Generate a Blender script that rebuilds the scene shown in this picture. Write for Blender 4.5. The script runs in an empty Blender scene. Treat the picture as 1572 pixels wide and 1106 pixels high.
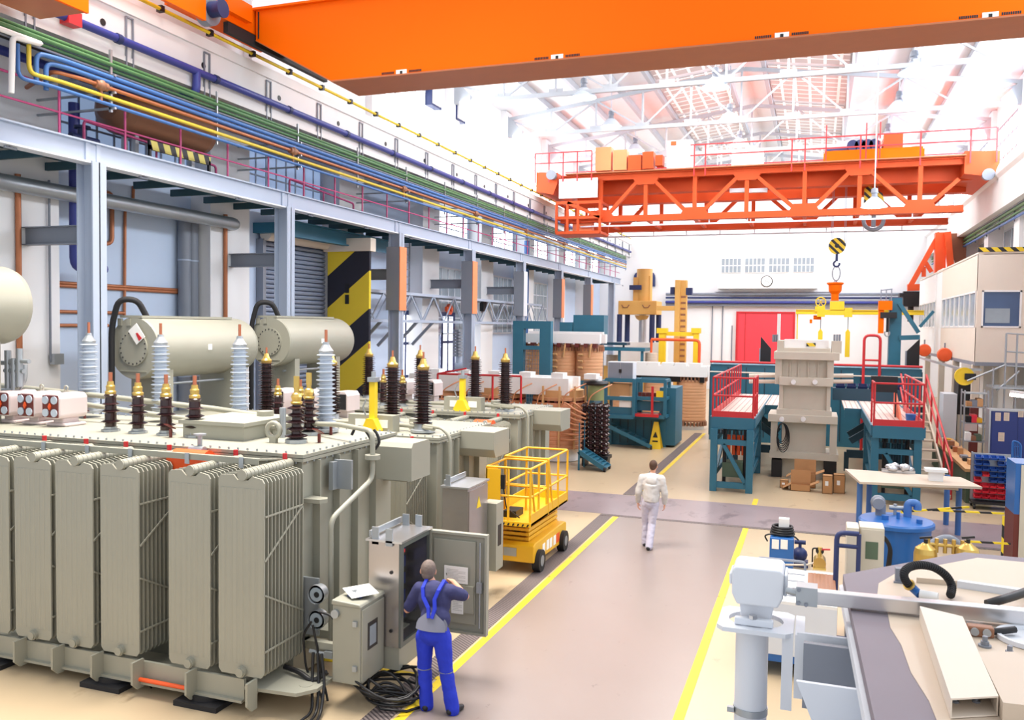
import bpy, math, random
from mathutils import Vector, Matrix
random.seed(7)
V = Vector
SC = bpy.context.scene
COL = SC.collection
# ------------------------------------------------------------------ camera
FPX = 1310.18                                   # focal length in pixels of the 1572 x 1106 frame
CX, CY = 786.0, 553.0
RX = V((0.94192676, 0.33555761, 0.01323138))    # camera right, down and forward in world axes
RD = V((0.02606525, -0.03377132, -0.99908964))
RF = V((-0.33480529, 0.94141414, -0.04055651))
EYE = V((0, 0, 4.45))
cam = bpy.data.objects.new('camera', bpy.data.cameras.new('camera'))
COL.objects.link(cam)
cam.matrix_world = Matrix(((RX.x, -RD.x, -RF.x, 0), (RX.y, -RD.y, -RF.y, 0), (RX.z, -RD.z, -RF.z, 4.45), (0, 0, 0, 1)))
cam.data.sensor_width = 36; cam.data.lens = FPX / 1572 * 36; cam.data.clip_end = 300
SC.camera = cam
# ------------------------------------------------------------------ light
SC.view_settings.view_transform = 'Standard'; SC.view_settings.look = 'None'
SC.view_settings.gamma = 1; SC.view_settings.use_curve_mapping = False
SC.view_settings.exposure = 1.1
wd = bpy.data.worlds.new('daylight'); SC.world = wd; wd.use_nodes = True
wd.node_tree.nodes['Background'].inputs[0].default_value = (0.93, 0.96, 1.0, 1)
wd.node_tree.nodes['Background'].inputs[1].default_value = 0.54
SC.cycles.max_bounces = 6; SC.cycles.diffuse_bounces = 4; SC.cycles.glossy_bounces = 3
SC.cycles.transparent_max_bounces = 8; SC.cycles.caustics_reflective = False; SC.cycles.caustics_refractive = False
def area(name, loc, rot, sx, sy, e, c=(1, 1, 1), spread=180):
    l = bpy.data.lights.new(name, 'AREA'); l.shape = 'RECTANGLE'; l.size = sx; l.size_y = sy; l.energy = e; l.color = c; l.spread = math.radians(spread)
    o = bpy.data.objects.new(name, l); COL.objects.link(o); o.location = loc; o.rotation_euler = rot
    return o
# daylight falling through the roof glazing either side of the ridge, and through the side clerestories, plus one added warm top fill
area('overhead_daylight_and_fill', (-5.4, 41, 15.0), (0, 0, 0), 2.6, 36, 980, (1, 0.97, 0.93))
area('overhead_daylight_and_fill', (-0.8, 41, 15.0), (0, 0, 0), 2.6, 36, 980, (1, 0.97, 0.93))
area('overhead_daylight_and_fill', (-8.6, 11.2, 16.0), (0, 0, 0), 8, 6, 900, (1, 0.92, 0.82), 90)  # warm fill added over the near transformer, where there is no roof glazing
area('window_daylight', (7.25, 36, 12.4), (0, math.radians(84), 0), 2.2, 50, 2500, (0.84, 0.92, 1))
area('window_daylight', (-13.85, 44, 12.3), (0, math.radians(-84), 0), 2.2, 36, 800, (0.94, 0.97, 1))
# ------------------------------------------------------------------ helpers
def at(u, v, X=None, Y=None, Z=None):
    "point where the sight line through pixel (u, v) of the photograph meets the plane X, Y or Z"
    d = RX * (u - CX) + RD * (v - CY) + RF * FPX
    t = (X - EYE.x) / d.x if X is not None else (Y - EYE.y) / d.y if Y is not None else (Z - EYE.z) / d.z
    return EYE + d * t
def lin(c):
    return tuple((x / 255 / 12.92 if x / 255 <= 0.04045 else ((x / 255 + 0.055) / 1.055) ** 2.4) for x in c) + (1,)
MT = {}
def mat(name, c, rough=0.5, metal=0.0, var=0.10, scale=3.0, bump=0.0, emit=0.0, spec=0.5, alpha=1.0):
    m = bpy.data.materials.new(name); m.use_nodes = True; MT[name] = m
    nt = m.node_tree; b = nt.nodes['Principled BSDF']
    b.inputs['Roughness'].default_value = rough; b.inputs['Metallic'].default_value = metal
    b.inputs['Specular IOR Level'].default_value = spec; b.inputs['Base Color'].default_value = lin(c)
    if var or bump:
        tc = nt.nodes.new('ShaderNodeTexCoord'); ns = nt.nodes.new('ShaderNodeTexNoise')
        ns.inputs['Scale'].default_value = scale; ns.inputs['Detail'].default_value = 5
        nt.links.new(tc.outputs['Object'], ns.inputs['Vector'])
        if var:
            mx = nt.nodes.new('ShaderNodeMix'); mx.data_type = 'RGBA'
            k = lin(c); mx.inputs[6].default_value = tuple(x * (1 - var) for x in k[:3]) + (1,)
            mx.inputs[7].default_value = tuple(min(1, x * (1 + var)) for x in k[:3]) + (1,)
            nt.links.new(ns.outputs['Fac'], mx.inputs[0]); nt.links.new(mx.outputs[2], b.inputs['Base Color'])
        if bump:
            bp = nt.nodes.new('ShaderNodeBump'); bp.inputs['Strength'].default_value = bump; bp.inputs['Distance'].default_value = 0.02
            nt.links.new(ns.outputs['Fac'], bp.inputs['Height']); nt.links.new(bp.outputs['Normal'], b.inputs['Normal'])
    if emit:
        b.inputs['Emission Color'].default_value = lin(c); b.inputs['Emission Strength'].default_value = emit
    if alpha < 1: b.inputs['Alpha'].default_value = alpha
    return m
def stripes(name, c1, c2, width, dirv, rough=0.5, soft=False, c3=None, noise=0.0):
    "two-colour stripes across direction dirv (object space)"
    m = mat(name, c1, rough, var=0); nt = m.node_tree; b = nt.nodes['Principled BSDF']
    tc = nt.nodes.new('ShaderNodeTexCoord'); dp = nt.nodes.new('ShaderNodeVectorMath'); dp.operation = 'DOT_PRODUCT'
    dp.inputs[1].default_value = tuple(x / width for x in dirv); nt.links.new(tc.outputs['Object'], dp.inputs[0])
    fr = nt.nodes.new('ShaderNodeMath'); fr.operation = 'FRACT'; nt.links.new(dp.outputs['Value'], fr.inputs[0])
    gt = nt.nodes.new('ShaderNodeMath'); gt.operation = 'GREATER_THAN'; gt.inputs[1].default_value = 0.54
    nt.links.new(fr.outputs[0], gt.inputs[0])
    mx = nt.nodes.new('ShaderNodeMix'); mx.data_type = 'RGBA'; mx.inputs[6].default_value = lin(c1); mx.inputs[7].default_value = lin(c2)
    nt.links.new(gt.outputs[0], mx.inputs[0]); nt.links.new(mx.outputs[2], b.inputs['Base Color'])
    return m
def grid(name, c1, c2, sx, sy, gap, rough=0.5, emit=0.0, axes='XY'):
    "panes of c1 separated by bars of c2"
    m = mat(name, c1, rough, var=0); nt = m.node_tree; b = nt.nodes['Principled BSDF']
    tc = nt.nodes.new('ShaderNodeTexCoord'); sp = nt.nodes.new('ShaderNodeSeparateXYZ'); nt.links.new(tc.outputs['Object'], sp.inputs[0])
    outs = []
    for a, s in ((axes[0], sx), (axes[1], sy)):
        mu = nt.nodes.new('ShaderNodeMath'); mu.operation = 'DIVIDE'; mu.inputs[1].default_value = s; nt.links.new(sp.outputs[a], mu.inputs[0])
        fr = nt.nodes.new('ShaderNodeMath'); fr.operation = 'FRACT'; nt.links.new(mu.outputs[0], fr.inputs[0])
        lt = nt.nodes.new('ShaderNodeMath'); lt.operation = 'LESS_THAN'; lt.inputs[1].default_value = gap / s; nt.links.new(fr.outputs[0], lt.inputs[0])
        outs.append(lt)
    mxm = nt.nodes.new('ShaderNodeMath'); mxm.operation = 'MAXIMUM'
    nt.links.new(outs[0].outputs[0], mxm.inputs[0]); nt.links.new(outs[1].outputs[0], mxm.inputs[1])
    mx = nt.nodes.new('ShaderNodeMix'); mx.data_type = 'RGBA'; mx.inputs[6].default_value = lin(c1); mx.inputs[7].default_value = lin(c2)
    nt.links.new(mxm.outputs[0], mx.inputs[0]); nt.links.new(mx.outputs[2], b.inputs['Base Color'])
    if emit:
        nt.links.new(mx.outputs[2], b.inputs['Emission Color']); b.inputs['Emission Strength'].default_value = emit
    return m

def scuffs(name, dark, scale, thr, amt):
    "darker scuff marks and stains of their own shape on a floor paint"
    m = MT[name]; nt = m.node_tree; b = nt.nodes['Principled BSDF']; src = b.inputs['Base Color'].links[0].from_socket
    tc = nt.nodes.new('ShaderNodeTexCoord'); mp = nt.nodes.new('ShaderNodeMapping'); mp.inputs['Scale'].default_value = (scale, scale * 0.55, scale)
    ns = nt.nodes.new('ShaderNodeTexNoise'); ns.inputs['Scale'].default_value = 1; ns.inputs['Detail'].default_value = 8; ns.inputs['Roughness'].default_value = 0.65
    cr = nt.nodes.new('ShaderNodeValToRGB'); cr.color_ramp.elements[0].position = thr; cr.color_ramp.elements[1].position = min(1, thr + 0.07)
    cr.color_ramp.elements[0].color = (0, 0, 0, 1); cr.color_ramp.elements[1].color = (amt, amt, amt, 1)
    mx = nt.nodes.new('ShaderNodeMix'); mx.data_type = 'RGBA'; mx.inputs[7].default_value = lin(dark)
    nt.links.new(tc.outputs['Object'], mp.inputs['Vector']); nt.links.new(mp.outputs[0], ns.inputs['Vector']); nt.links.new(ns.outputs['Fac'], cr.inputs[0])
    nt.links.new(cr.outputs[0], mx.inputs[0]); nt.links.new(src, mx.inputs[6]); nt.links.new(mx.outputs[2], b.inputs['Base Color'])
class G:
    "collects shapes and links them as ONE mesh object"
    def __init__(s): s.v = []; s.f = []; s.mi = []; s.sm = []; s.k = 0; s.pc = []
    def add(s, vs, fs, m=0, smooth=False):
        n = len(s.v); s.v += [tuple(x) for x in vs]
        for f in fs: s.f.append(tuple(i + n for i in f)); s.mi.append(m); s.sm.append(smooth); s.pc.append(s.k)
        return s
    def box(s, x0, x1, y0, y1, z0, z1, m=0):
        s.k += 1
        x0, x1 = sorted((x0, x1)); y0, y1 = sorted((y0, y1)); z0, z1 = sorted((z0, z1))
        vs = [(x, y, z) for z in (z0, z1) for y in (y0, y1) for x in (x0, x1)]
        return s.add(vs, [(0, 2, 3, 1), (4, 5, 7, 6), (0, 1, 5, 4), (2, 6, 7, 3), (0, 4, 6, 2), (1, 3, 7, 5)], m)
    def bar(s, p, q, w, h, m=0, up=(0, 0, 1)):
        s.k += 1
        p, q = V(p), V(q); d = (q - p).normalized(); u = V(up)
        if abs(d.dot(u)) > 0.98: u = V((0, 1, 0))
        a = d.cross(u).normalized() * (w / 2); b = a.cross(d).normalized() * (h / 2)
        vs = [p + i * a + j * b for j in (-1, 1) for i in (-1, 1)] + [q + i * a + j * b for j in (-1, 1) for i in (-1, 1)]
        return s.add(vs, [(0, 2, 3, 1), (4, 5, 7, 6), (0, 1, 5, 4), (2, 6, 7, 3), (0, 4, 6, 2), (1, 3, 7, 5)], m)
    def cyl(s, p, q, r, r2=None, n=14, m=0, caps=True, smooth=True):
        s.k += 1
        p, q = V(p), V(q); r2 = r if r2 is None else r2; d = (q - p).normalized()
        u = V((0, 0, 1)) if abs(d.z) < 0.9 else V((1, 0, 0))
        a = d.cross(u).normalized(); b = d.cross(a)
        e = [(a * math.cos(t) + b * math.sin(t)) for t in [2 * math.pi * i / n for i in range(n)]]
        s.add([p + x * r for x in e] + [q + x * r2 for x in e], [(i, i + n, (i + 1) % n + n, (i + 1) % n) for i in range(n)], m, smooth)
        if caps:
            s.add([p + x * r for x in e], [tuple(range(n))], m); s.add([q + x * r2 for x in e], [tuple(reversed(range(n)))], m)
        return s
    def tube(s, pts, r, n=8, m=0, closed=False):
        s.k += 1
        pts = [V(p) for p in pts]
        if len(pts) == 2: return s.cyl(pts[0], pts[1], r, n=n, m=m)
        k = len(pts); rings = []; a = None
        for i in range(k):
            if closed: d = (pts[(i + 1) % k] - pts[i - 1]).normalized()
            else: d = ((pts[min(i + 1, k - 1)] - pts[i]).normalized() + (pts[i] - pts[max(i - 1, 0)]).normalized()).normalized()
            if a is None:
                u = V((0, 0, 1)) if abs(d.z) < 0.9 else V((1, 0, 0)); a = d.cross(u).normalized()
            else:
                a = (a - d * a.dot(d)).normalized()
            b = d.cross(a); sc = 1.0
            if 0 < i < k - 1:
                c = (pts[i + 1] - pts[i]).normalized().dot((pts[i] - pts[i - 1]).normalized()); sc = min(1.5, 1 / max(0.3, math.sqrt((1 + c) / 2)))
            rings.append([pts[i] + (a * math.cos(t) + b * math.sin(t)) * r * (sc if n < 6 else 1) for t in [2 * math.pi * j / n for j in range(n)]])
        vs = [p for g in rings for p in g]; fs = []
        for i in range(k if closed else k - 1):
            o, o2 = i * n, ((i + 1) % k) * n
            fs += [(o + j, o + (j + 1) % n, o2 + (j + 1) % n, o2 + j) for j in range(n)]
        s.add(vs, fs, m, True)
        if not closed: s.add(rings[0], [tuple(reversed(range(n)))], m); s.add(rings[-1], [tuple(range(n))], m)
        return s
    def pipe(s, pts, r, n=8, m=0, bend=None):
        "tube with rounded corners"
        pts = [V(p) for p in pts]; bend = bend or r * 3; o = [pts[0]]
        for i in range(1, len(pts) - 1):
            a, b = pts[i - 1] - pts[i], pts[i + 1] - pts[i]; k = min(bend, a.length * 0.45, b.length * 0.45)
            p, q = pts[i] + a.normalized() * k, pts[i] + b.normalized() * k
            o += [p.lerp(pts[i], t).lerp(pts[i].lerp(q, t), t) for t in (0, 0.25, 0.5, 0.75, 1)]
        return s.tube(o + [pts[-1]], r, n, m)
    def lathe(s, prof, c, n=20, ax='Z', smooth=True):
        "profile of (radius, height[, material]) turned about an axis through c"
        s.k += 1
        c = V(c); M = {'Z': lambda x, y, z: V((x, y, z)), 'Y': lambda x, y, z: V((x, z, -y)), 'X': lambda x, y, z: V((z, y, -x))}[ax]
        rings = [[c + M(p[0] * math.cos(2 * math.pi * i / n), p[0] * math.sin(2 * math.pi * i / n), p[1]) for i in range(n)] for p in prof]
        for k in range(len(prof) - 1):
            mm = prof[k + 1][2] if len(prof[k + 1]) > 2 else 0
            s.add(rings[k] + rings[k + 1], [(i, (i + 1) % n, (i + 1) % n + n, i + n) for i in range(n)], mm, smooth)
        if prof[0][0] > 1e-4: s.add(rings[0], [tuple(reversed(range(n)))], prof[0][2] if len(prof[0]) > 2 else 0)
        if prof[-1][0] > 1e-4: s.add(rings[-1], [tuple(range(n))], prof[-1][2] if len(prof[-1]) > 2 else 0)
        return s
    def prism(s, poly, ax, a0, a1, m=0):
        "polygon in the two other axes extruded along ax"
        s.k += 1
        mk = {'X': lambda p, a: (a, p[0], p[1]), 'Y': lambda p, a: (p[0], a, p[1]), 'Z': lambda p, a: (p[0], p[1], a)}[ax]
        n = len(poly); ar = sum(poly[i - 1][0] * poly[i][1] - poly[i][0] * poly[i - 1][1] for i in range(n))
        if (ar < 0) != (ax == 'Y'): poly = poly[::-1]
        a0, a1 = sorted((a0, a1))
        s.add([mk(p, a0) for p in poly] + [mk(p, a1) for p in poly],
              [tuple(reversed(range(n))), tuple(range(n, 2 * n))] + [(i, (i + 1) % n, (i + 1) % n + n, i + n) for i in range(n)], m)
        return s
    def ell(s, c, r, m=0, n=14, R=None):
        s.k += 1
        c = V(c); r = (r, r, r) if not hasattr(r, '__len__') else r; k = n // 2; vs = []; fs = []
        for j in range(k + 1):
            ph = math.pi * j / k
            for i in range(n):
                p = V((r[0] * math.sin(ph) * math.cos(2 * math.pi * i / n), r[1] * math.sin(ph) * math.sin(2 * math.pi * i / n), r[2] * math.cos(ph)))
                vs.append(c + (R @ p if R else p))
        for j in range(k):
            for i in range(n): fs.append((j * n + i, (j + 1) * n + i, (j + 1) * n + (i + 1) % n, j * n + (i + 1) % n))
        return s.add(vs, fs, m, True)
    def cap(s, p, q, r0, r1, m=0, n=12):
        s.cyl(p, q, r0, r1, n=n, m=m); s.ell(p, r0, m, n); return s.ell(q, r1, m, n)
    def out(s, name, mats, parent=None, org=None, bev=0.0, **tags):
        me = bpy.data.meshes.new(name)
        mats = [mats] if not isinstance(mats, (list, tuple)) else mats
        if org is None:
            if parent is None:
                xs, ys, zs = zip(*s.v); org = ((min(xs) + max(xs)) / 2, (min(ys) + max(ys)) / 2, min(zs))
            else: org = (0, 0, 0)
        me.from_pydata([(x - org[0], y - org[1], z - org[2]) for x, y, z in s.v], [], s.f)
        for k in mats: me.materials.append(MT[k])
        me.polygons.foreach_set('material_index', s.mi); me.polygons.foreach_set('use_smooth', s.sm); me.update()
        o = bpy.data.objects.new(name, me); COL.objects.link(o); o.location = org
        if bev:
            b = o.modifiers.new('bevel', 'BEVEL'); b.width = bev; b.segments = 2; b.limit_method = 'ANGLE'
        if parent is not None: adopt(o, parent)
        for k, v in tags.items(): o[k] = v
        return o
def outs(g, name, mats, parent, **tags):
    "like out(), but every single shape collected becomes a part of its own"
    ps = {}
    for f, mi, sm, k in zip(g.f, g.mi, g.sm, g.pc): ps.setdefault(k, []).append((f, mi, sm))
    r = []
    for k in sorted(ps):
        h = G(); ix = {}
        for f, mi, sm in ps[k]:
            h.f.append(tuple(ix.setdefault(i, len(ix)) for i in f)); h.mi.append(mi); h.sm.append(sm)
        h.v = [g.v[i] for i in ix]; r.append(h.out(name, mats, parent, **tags))
    return r
G.outs = outs
def adopt(o, parent):
    o.parent = parent
    if parent.type == 'EMPTY' or parent.parent is None:
        o.matrix_parent_inverse = Matrix.Translation(-parent.location)
    else:
        o.matrix_parent_inverse = Matrix.Translation(-(parent.location))
def thing(name, label, cat, loc, group=None):
    o = bpy.data.objects.new(name, None); COL.objects.link(o); o.location = loc; o.empty_display_size = 0.2
    o['label'] = label; o['category'] = cat
    if group: o['group'] = group
    return o
def lab(o, label, cat, group=None):
    o['label'] = label; o['category'] = cat
    if group: o['group'] = group
    return o
def kids(o): return [c for c in COL.objects if c.parent == o]
def dup(o, loc, label=None, parent=None, rz=None):
    "copy of a thing (or part) with copies of all it carries"
    c = o.copy(); COL.objects.link(c)
    mi = o.matrix_parent_inverse.copy()
    if parent is not None: c.parent = parent; c.matrix_parent_inverse = mi
    for ch in kids(o): dup(ch, ch.location.copy(), None, c)
    c.location = loc
    if rz is not None: c.rotation_euler.z = rz
    if label: c['label'] = label
    return c
def struct(o): o['kind'] = 'structure'; return o
def pbox(g, u0, v0, u1, v1, Y, d, m=0):
    "box whose front face, at distance Y along the hall, spans the two corners measured in the photograph"
    um, vm = (u0 + u1) / 2, (v0 + v1) / 2
    x0, x1 = at(u0, vm, Y=Y).x, at(u1, vm, Y=Y).x; z0, z1 = at(um, v1, Y=Y).z, at(um, v0, Y=Y).z
    return g.box(x0, x1, Y, Y + d, z0, z1, m)
# ------------------------------------------------------------------ materials
mat('wall_white', (236, 236, 238), 0.85, var=0.03, scale=0.8)
mat('wall_pale_blue', (198, 214, 238), 0.8, var=0.12, scale=0.5)
mat('concrete_white', (228, 226, 226), 0.85, var=0.05, scale=1.2, bump=0.1)
mat('ceiling_white', (236, 238, 242), 0.85, var=0.03)
mat('floor_beige', (188, 168, 138), 0.32, var=0.10, scale=0.6, bump=0.02)
mat('floor_aisle', (138, 125, 120), 0.28, var=0.08, scale=0.7, bump=0.02)
mat('floor_crossing', (146, 132, 136), 0.30, var=0.16, scale=0.9, bump=0.03)
mat('line_yellow', (226, 196, 40), 0.5, var=0.18, scale=6)
mat('drain_grey', (104, 92, 92), 0.6, var=0)
mat('paint_grey', (156, 155, 142), 0.42, var=0.05, scale=1.5)
mat('paint_dark', (96, 102, 98), 0.45, var=0.06)
mat('steel_blue', (166, 178, 198), 0.45, var=0.06, scale=1.0)
mat('steel_white', (214, 219, 228), 0.45, var=0.04)
mat('truss_grey', (176, 182, 190), 0.5, var=0.04)
mat('steel_mid', (128, 134, 146), 0.45, var=0.06)
mat('gallery_teal', (52, 84, 96), 0.6, var=0.1)
mat('orange_crane', (246, 106, 0), 0.5, var=0.05, scale=0.4, spec=0.12)
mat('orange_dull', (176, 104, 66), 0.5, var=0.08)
mat('red_crane', (208, 84, 42), 0.5, var=0.07, scale=0.6, spec=0.2)
mat('red_pale', (240, 140, 90), 0.45, var=0.04)
mat('pipe_blue', (52, 62, 140), 0.4, var=0.08)
mat('pipe_sky', (66, 112, 176), 0.42, var=0.08)
mat('pipe_green', (78, 122, 78), 0.45, var=0.08)
mat('pipe_yellow', (216, 188, 58), 0.45, var=0.08)
mat('copper', (178, 112, 76), 0.42, 0.35, var=0.12, scale=5)
mat('tank_brown', (150, 104, 78), 0.5, var=0.10)
mat('pink_rail', (186, 72, 124), 0.45, var=0.06)
mat('red_rail', (198, 42, 48), 0.42, var=0.06)
mat('black', (24, 24, 28), 0.45, var=0.1)
mat('rubber', (30, 30, 34), 0.7, var=0.1)
mat('navy', (34, 48, 96), 0.5, var=0.08)
mat('porcelain_grey', (188, 198, 212), 0.18, var=0.03)
mat('porcelain_brown', (52, 32, 34), 0.12, var=0.1)
mat('brass', (206, 174, 96), 0.3, 0.7, var=0.08)
mat('copper_tip', (196, 120, 90), 0.3, 0.6, var=0.05)
mat('aluminium', (205, 205, 208), 0.28, 0.9, var=0.05)
mat('stainless', (190, 184, 182), 0.26, 0.85, var=0.06, scale=1.0)
mat('galvanised', (168, 174, 180), 0.4, 0.6, var=0.08)
mat('box_pink', (204, 190, 190), 0.35, var=0.03)
mat('maroon', (104, 40, 34), 0.45, var=0.1)
mat('orange_bright', (236, 92, 40), 0.45, var=0.05)
mat('yellow_machine', (232, 178, 34), 0.4, var=0.06)
mat('yellow_bright', (240, 206, 40), 0.4, var=0.06)
mat('tan_machine', (222, 174, 96), 0.45, var=0.05)
mat('teal', (42, 104, 128), 0.42, var=0.08)
mat('teal_dark', (30, 66, 84), 0.45, var=0.08)
mat('press_grey', (202, 195, 180), 0.5, var=0.05)
mat('paper', (240, 240, 238), 0.8, var=0.02)
mat('skin', (214, 158, 132), 0.55, var=0.06, scale=9)
mat('hair_grey', (112, 98, 92), 0.7, var=0.25, scale=30, bump=0.4)
mat('hair_brown', (78, 52, 38), 0.7, var=0.25, scale=30, bump=0.4)
mat('shirt_navy', (52, 54, 98), 0.85, var=0.14, scale=6, bump=0.25)
mat('overall_blue', (30, 52, 190), 0.8, var=0.12, scale=7, bump=0.25)
mat('overall_grey', (124, 126, 142), 0.85, var=0.06, scale=7)
mat('cloth_white', (206, 203, 202), 0.9, var=0.05, scale=7, bump=0.3)
mat('cloth_lilac', (196, 193, 212), 0.9, var=0.05, scale=7, bump=0.3)
mat('cardboard', (186, 138, 92), 0.8, var=0.10)
mat('wood', (206, 160, 110), 0.6, var=0.15)
mat('coil_tan', (214, 160, 118), 0.6, var=0.07)
mat('coil_copper', (206, 142, 104), 0.5, var=0.10, scale=6)
mat('bin_blue', (30, 84, 172), 0.4, var=0.05)
mat('bin_red', (226, 54, 72), 0.4, var=0.05)
mat('tank_blue', (38, 100, 172), 0.35, var=0.08)
mat('cabinet_blue', (26, 46, 116), 0.4, var=0.05)
mat('door_red', (226, 62, 76), 0.5, var=0.04)
mat('shutter', (150, 162, 186), 0.45, 0.2, var=0.05)
mat('cabin_cream', (224, 212, 198), 0.6, var=0.02)
mat('cover_cream', (204, 188, 170), 0.5, var=0.04, scale=2)
mat('cover_mauve', (128, 120, 130), 0.6, var=0.06)
mat('white_part', (236, 236, 236), 0.5, var=0.03)
mat('bench_green', (84, 104, 84), 0.5, var=0.08)
mat('pane_dark', (70, 92, 130), 0.12, var=0.15, scale=1.5)
mat('pane_blue_glow', (150, 172, 206), 0.25, var=0, emit=0.30)  # glow added to lift the gallery panes, which render dark in shade
mat('pane_grey', (150, 162, 172), 0.15, var=0.2, scale=2)
mat('pane_daylight', (246, 250, 255), 0.3, var=0, emit=1.6)
mat('lamp_glow', (255, 248, 232), 0.3, var=0, emit=9)
mat('lamp_body', (196, 206, 218), 0.35, var=0.03)
mat('green_wrap', (142, 150, 100), 0.5, var=0.08)
stripes('hazard_diag', (232, 206, 52), (34, 34, 48), 1.80, (-0.62, 0, 0.785), 0.55)
stripes('hazard_small', (228, 196, 40), (30, 30, 34), 0.24, (0.7, 0.0, 0.7), 0.5)
stripes('hazard_run', (228, 214, 110), (30, 30, 34), 0.34, (0, 0.9, 0.35), 0.5)
stripes('hazard_post', (236, 206, 40), (30, 30, 34), 0.46, (1, 0, 0.9), 0.5)
stripes('drain_slots', (118, 106, 104), (64, 56, 58), 0.06, (0.75, 1.0, 0), 0.6)
grid('skylight', (178, 164, 160), (246, 244, 242), 0.62, 0.72, 0.12, 0.4, emit=0.14)
grid('deck_grating', (232, 206, 196), (150, 128, 124), 0.16, 0.10, 0.030, 0.6)
grid('wall_tiles', (238, 238, 240), (222, 222, 226), 1.6, 1.2, 0.03, 0.8, axes='YZ')
scuffs('floor_aisle', (96, 84, 82), 4.0, 0.645, 0.75); scuffs('floor_crossing', (96, 86, 92), 1.6, 0.56, 0.6); scuffs('floor_beige', (140, 116, 88), 2.2, 0.62, 0.5); scuffs('line_yellow', (110, 96, 40), 7.0, 0.60, 0.8)
# ================================================================== the hall
XB = -15.6; XP = -14.95; XC = -13.25; XRR = 6.84; YF = 63.6
COLS = [12.9 + 6.36 * k for k in range(8)]
g = G(); g.box(-16.2, 9.2, 1.0, YF + 0.4, -0.2, 0.0); struct(g.out('floor', 'floor_beige'))
g = G(); g.box(-4.24, -1.42, 1.0, 19.55, 0.0, 0.004); struct(g.out('floor_aisle', 'floor_aisle'))
g = G(); g.box(-14.5, 9.0, 19.72, 22.15, 0.0, 0.004); struct(g.out('floor_crossing', 'floor_crossing'))
for nm, x0, x1, y0, y1 in (('trim_1', -4.36, -4.24, 1.0, 19.5), ('trim_2', -1.42, -1.30, 1.0, 19.5), ('trim_3', -4.38, -4.26, 22.2, 36.5), ('trim_4', -1.42, -1.3, 22.2, 23.0)):
    g = G(); g.box(x0, x1, y0, y1, 0.0, 0.006); struct(g.out(nm, 'line_yellow'))
g = G()
g.box(-6.4, -4.36, 9.62, 9.70, 0, 0.006); struct(g.out('trim_5', 'line_yellow'))
g = G(); g.box(-4.70, -4.40, 3.0, 19.5, 0, 0.008); lab(g.out('drain_grate', 'drain_slots'), 'brown slotted floor drain running beside the left yellow aisle line', 'drain')
g = G(); g.box(-4.72, -4.42, 22.2, 36.5, 0, 0.008); lab(g.out('drain_grate', 'drain_slots'), 'brown floor drain strip continuing beyond the grey cross aisle', 'drain')
g = G(); g.box(-4.7, 9, 19.53, 19.70, 0, 0.008); lab(g.out('drain_grate', 'drain_slots'), 'dark narrow floor gutter across the near edge of the grey cross aisle', 'drain')
for k, (x, y, l) in enumerate(((-1.05, 23.1, 0.55), (-2.0, 22.9, 0.3), (0.9, 22.5, 0.7))):
    pass
# ---- left wall
g = G(); g.box(XB - 0.3, XB, 1, YF, 0, 9.7); struct(g.out('wall_left', 'wall_pale_blue'))
g = G(); g.box(XB - 0.3, -14.2, 1, YF, 10.86, 16.2); struct(g.out('wall_left_upper', 'wall_white'))
g = G(); g.box(XB - 0.3, XC, 1, YF, 9.66, 10.86)                       # runway beam of the cranes, with its ledge
g.box(XC, XC + 0.06, 1, YF, 10.62, 10.86); g.box(XC, XC + 0.03, 1, YF, 9.66, 9.76)
struct(g.out('trim_6', 'concrete_white'))
n = 7
for k, y in enumerate(COLS):
    g = G(); g.box(XB, XP, y - 0.8, y + 0.8, 0, 9.66); g.box(XP, XP + 0.03, y - 0.86, y - 0.74, 0, 9.66)
    struct(g.out('trim_%d' % n, 'wall_white')); n += 1
    g = G(); g.box(-14.2, -13.95, y - 0.45, y + 0.45, 10.86, 14.5); struct(g.out('trim_%d' % n, 'wall_white')); n += 1
# hangers on the beam face, black vent holes
g = G()
for k in range(24):
    y = 9.2 + 2.33 * k
    g.bar((XC + 0.03, y - 0.09, 9.55), (XC + 0.03, y - 0.09, 10.55), 0.03, 0.03); g.bar((XC + 0.03, y + 0.09, 9.55), (XC + 0.03, y + 0.09, 10.55), 0.03, 0.03)
    g.bar((XC + 0.03, y - 0.1, 10.55), (XC + 0.03, y + 0.1, 10.55), 0.03, 0.03); g.bar((XC + 0.03, y - 0.1, 9.55), (XC + 0.03, y + 0.1, 9.55), 0.03, 0.03)
struct(g.out('trim_%d' % n, 'steel_mid')); n += 1
g = G()
for k in range(18): g.cyl((XC - 0.02, 10.3 + 2.9 * k, 10.25), (XC + 0.012, 10.3 + 2.9 * k, 10.25), 0.07, n=10)
struct(g.out('trim_%d' % n, 'black')); n += 1
# clerestory windows, upper left
wn = 1
def window(x, y0, y1, z0, z1, ny, nz, side, frame='steel_white', pane='pane_daylight', t=0.05):
    global wn
    w = G(); s = side; xx = x + s * 0.05
    w.box(x, xx, y0 + t * 1.6, y1 - t * 1.6, z0, z0 + t * 1.6); w.box(x, xx, y0 + t * 1.6, y1 - t * 1.6, z1 - t * 1.6, z1)
    w.box(x, xx, y0, y0 + t * 1.6, z0, z1); w.box(x, xx, y1 - t * 1.6, y1, z0, z1)
    for i in range(1, ny): yy = y0 + (y1 - y0) * i / ny; w.box(x, xx - s * 0.004, yy - t / 2, yy + t / 2, z0 + t, z1 - t)
    for i in range(1, nz): zz = z0 + (z1 - z0) * i / nz; w.box(x, xx - s * 0.01, y0, y1, zz - t / 2, zz + t / 2)
    o = struct(w.out('window_%d' % wn, frame)); wn += 1
    p = G(); p.box(x + s * 0.002, x + s * 0.02, y0, y1, z0, z1); p.out('pane', pane, o)
    return o
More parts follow.
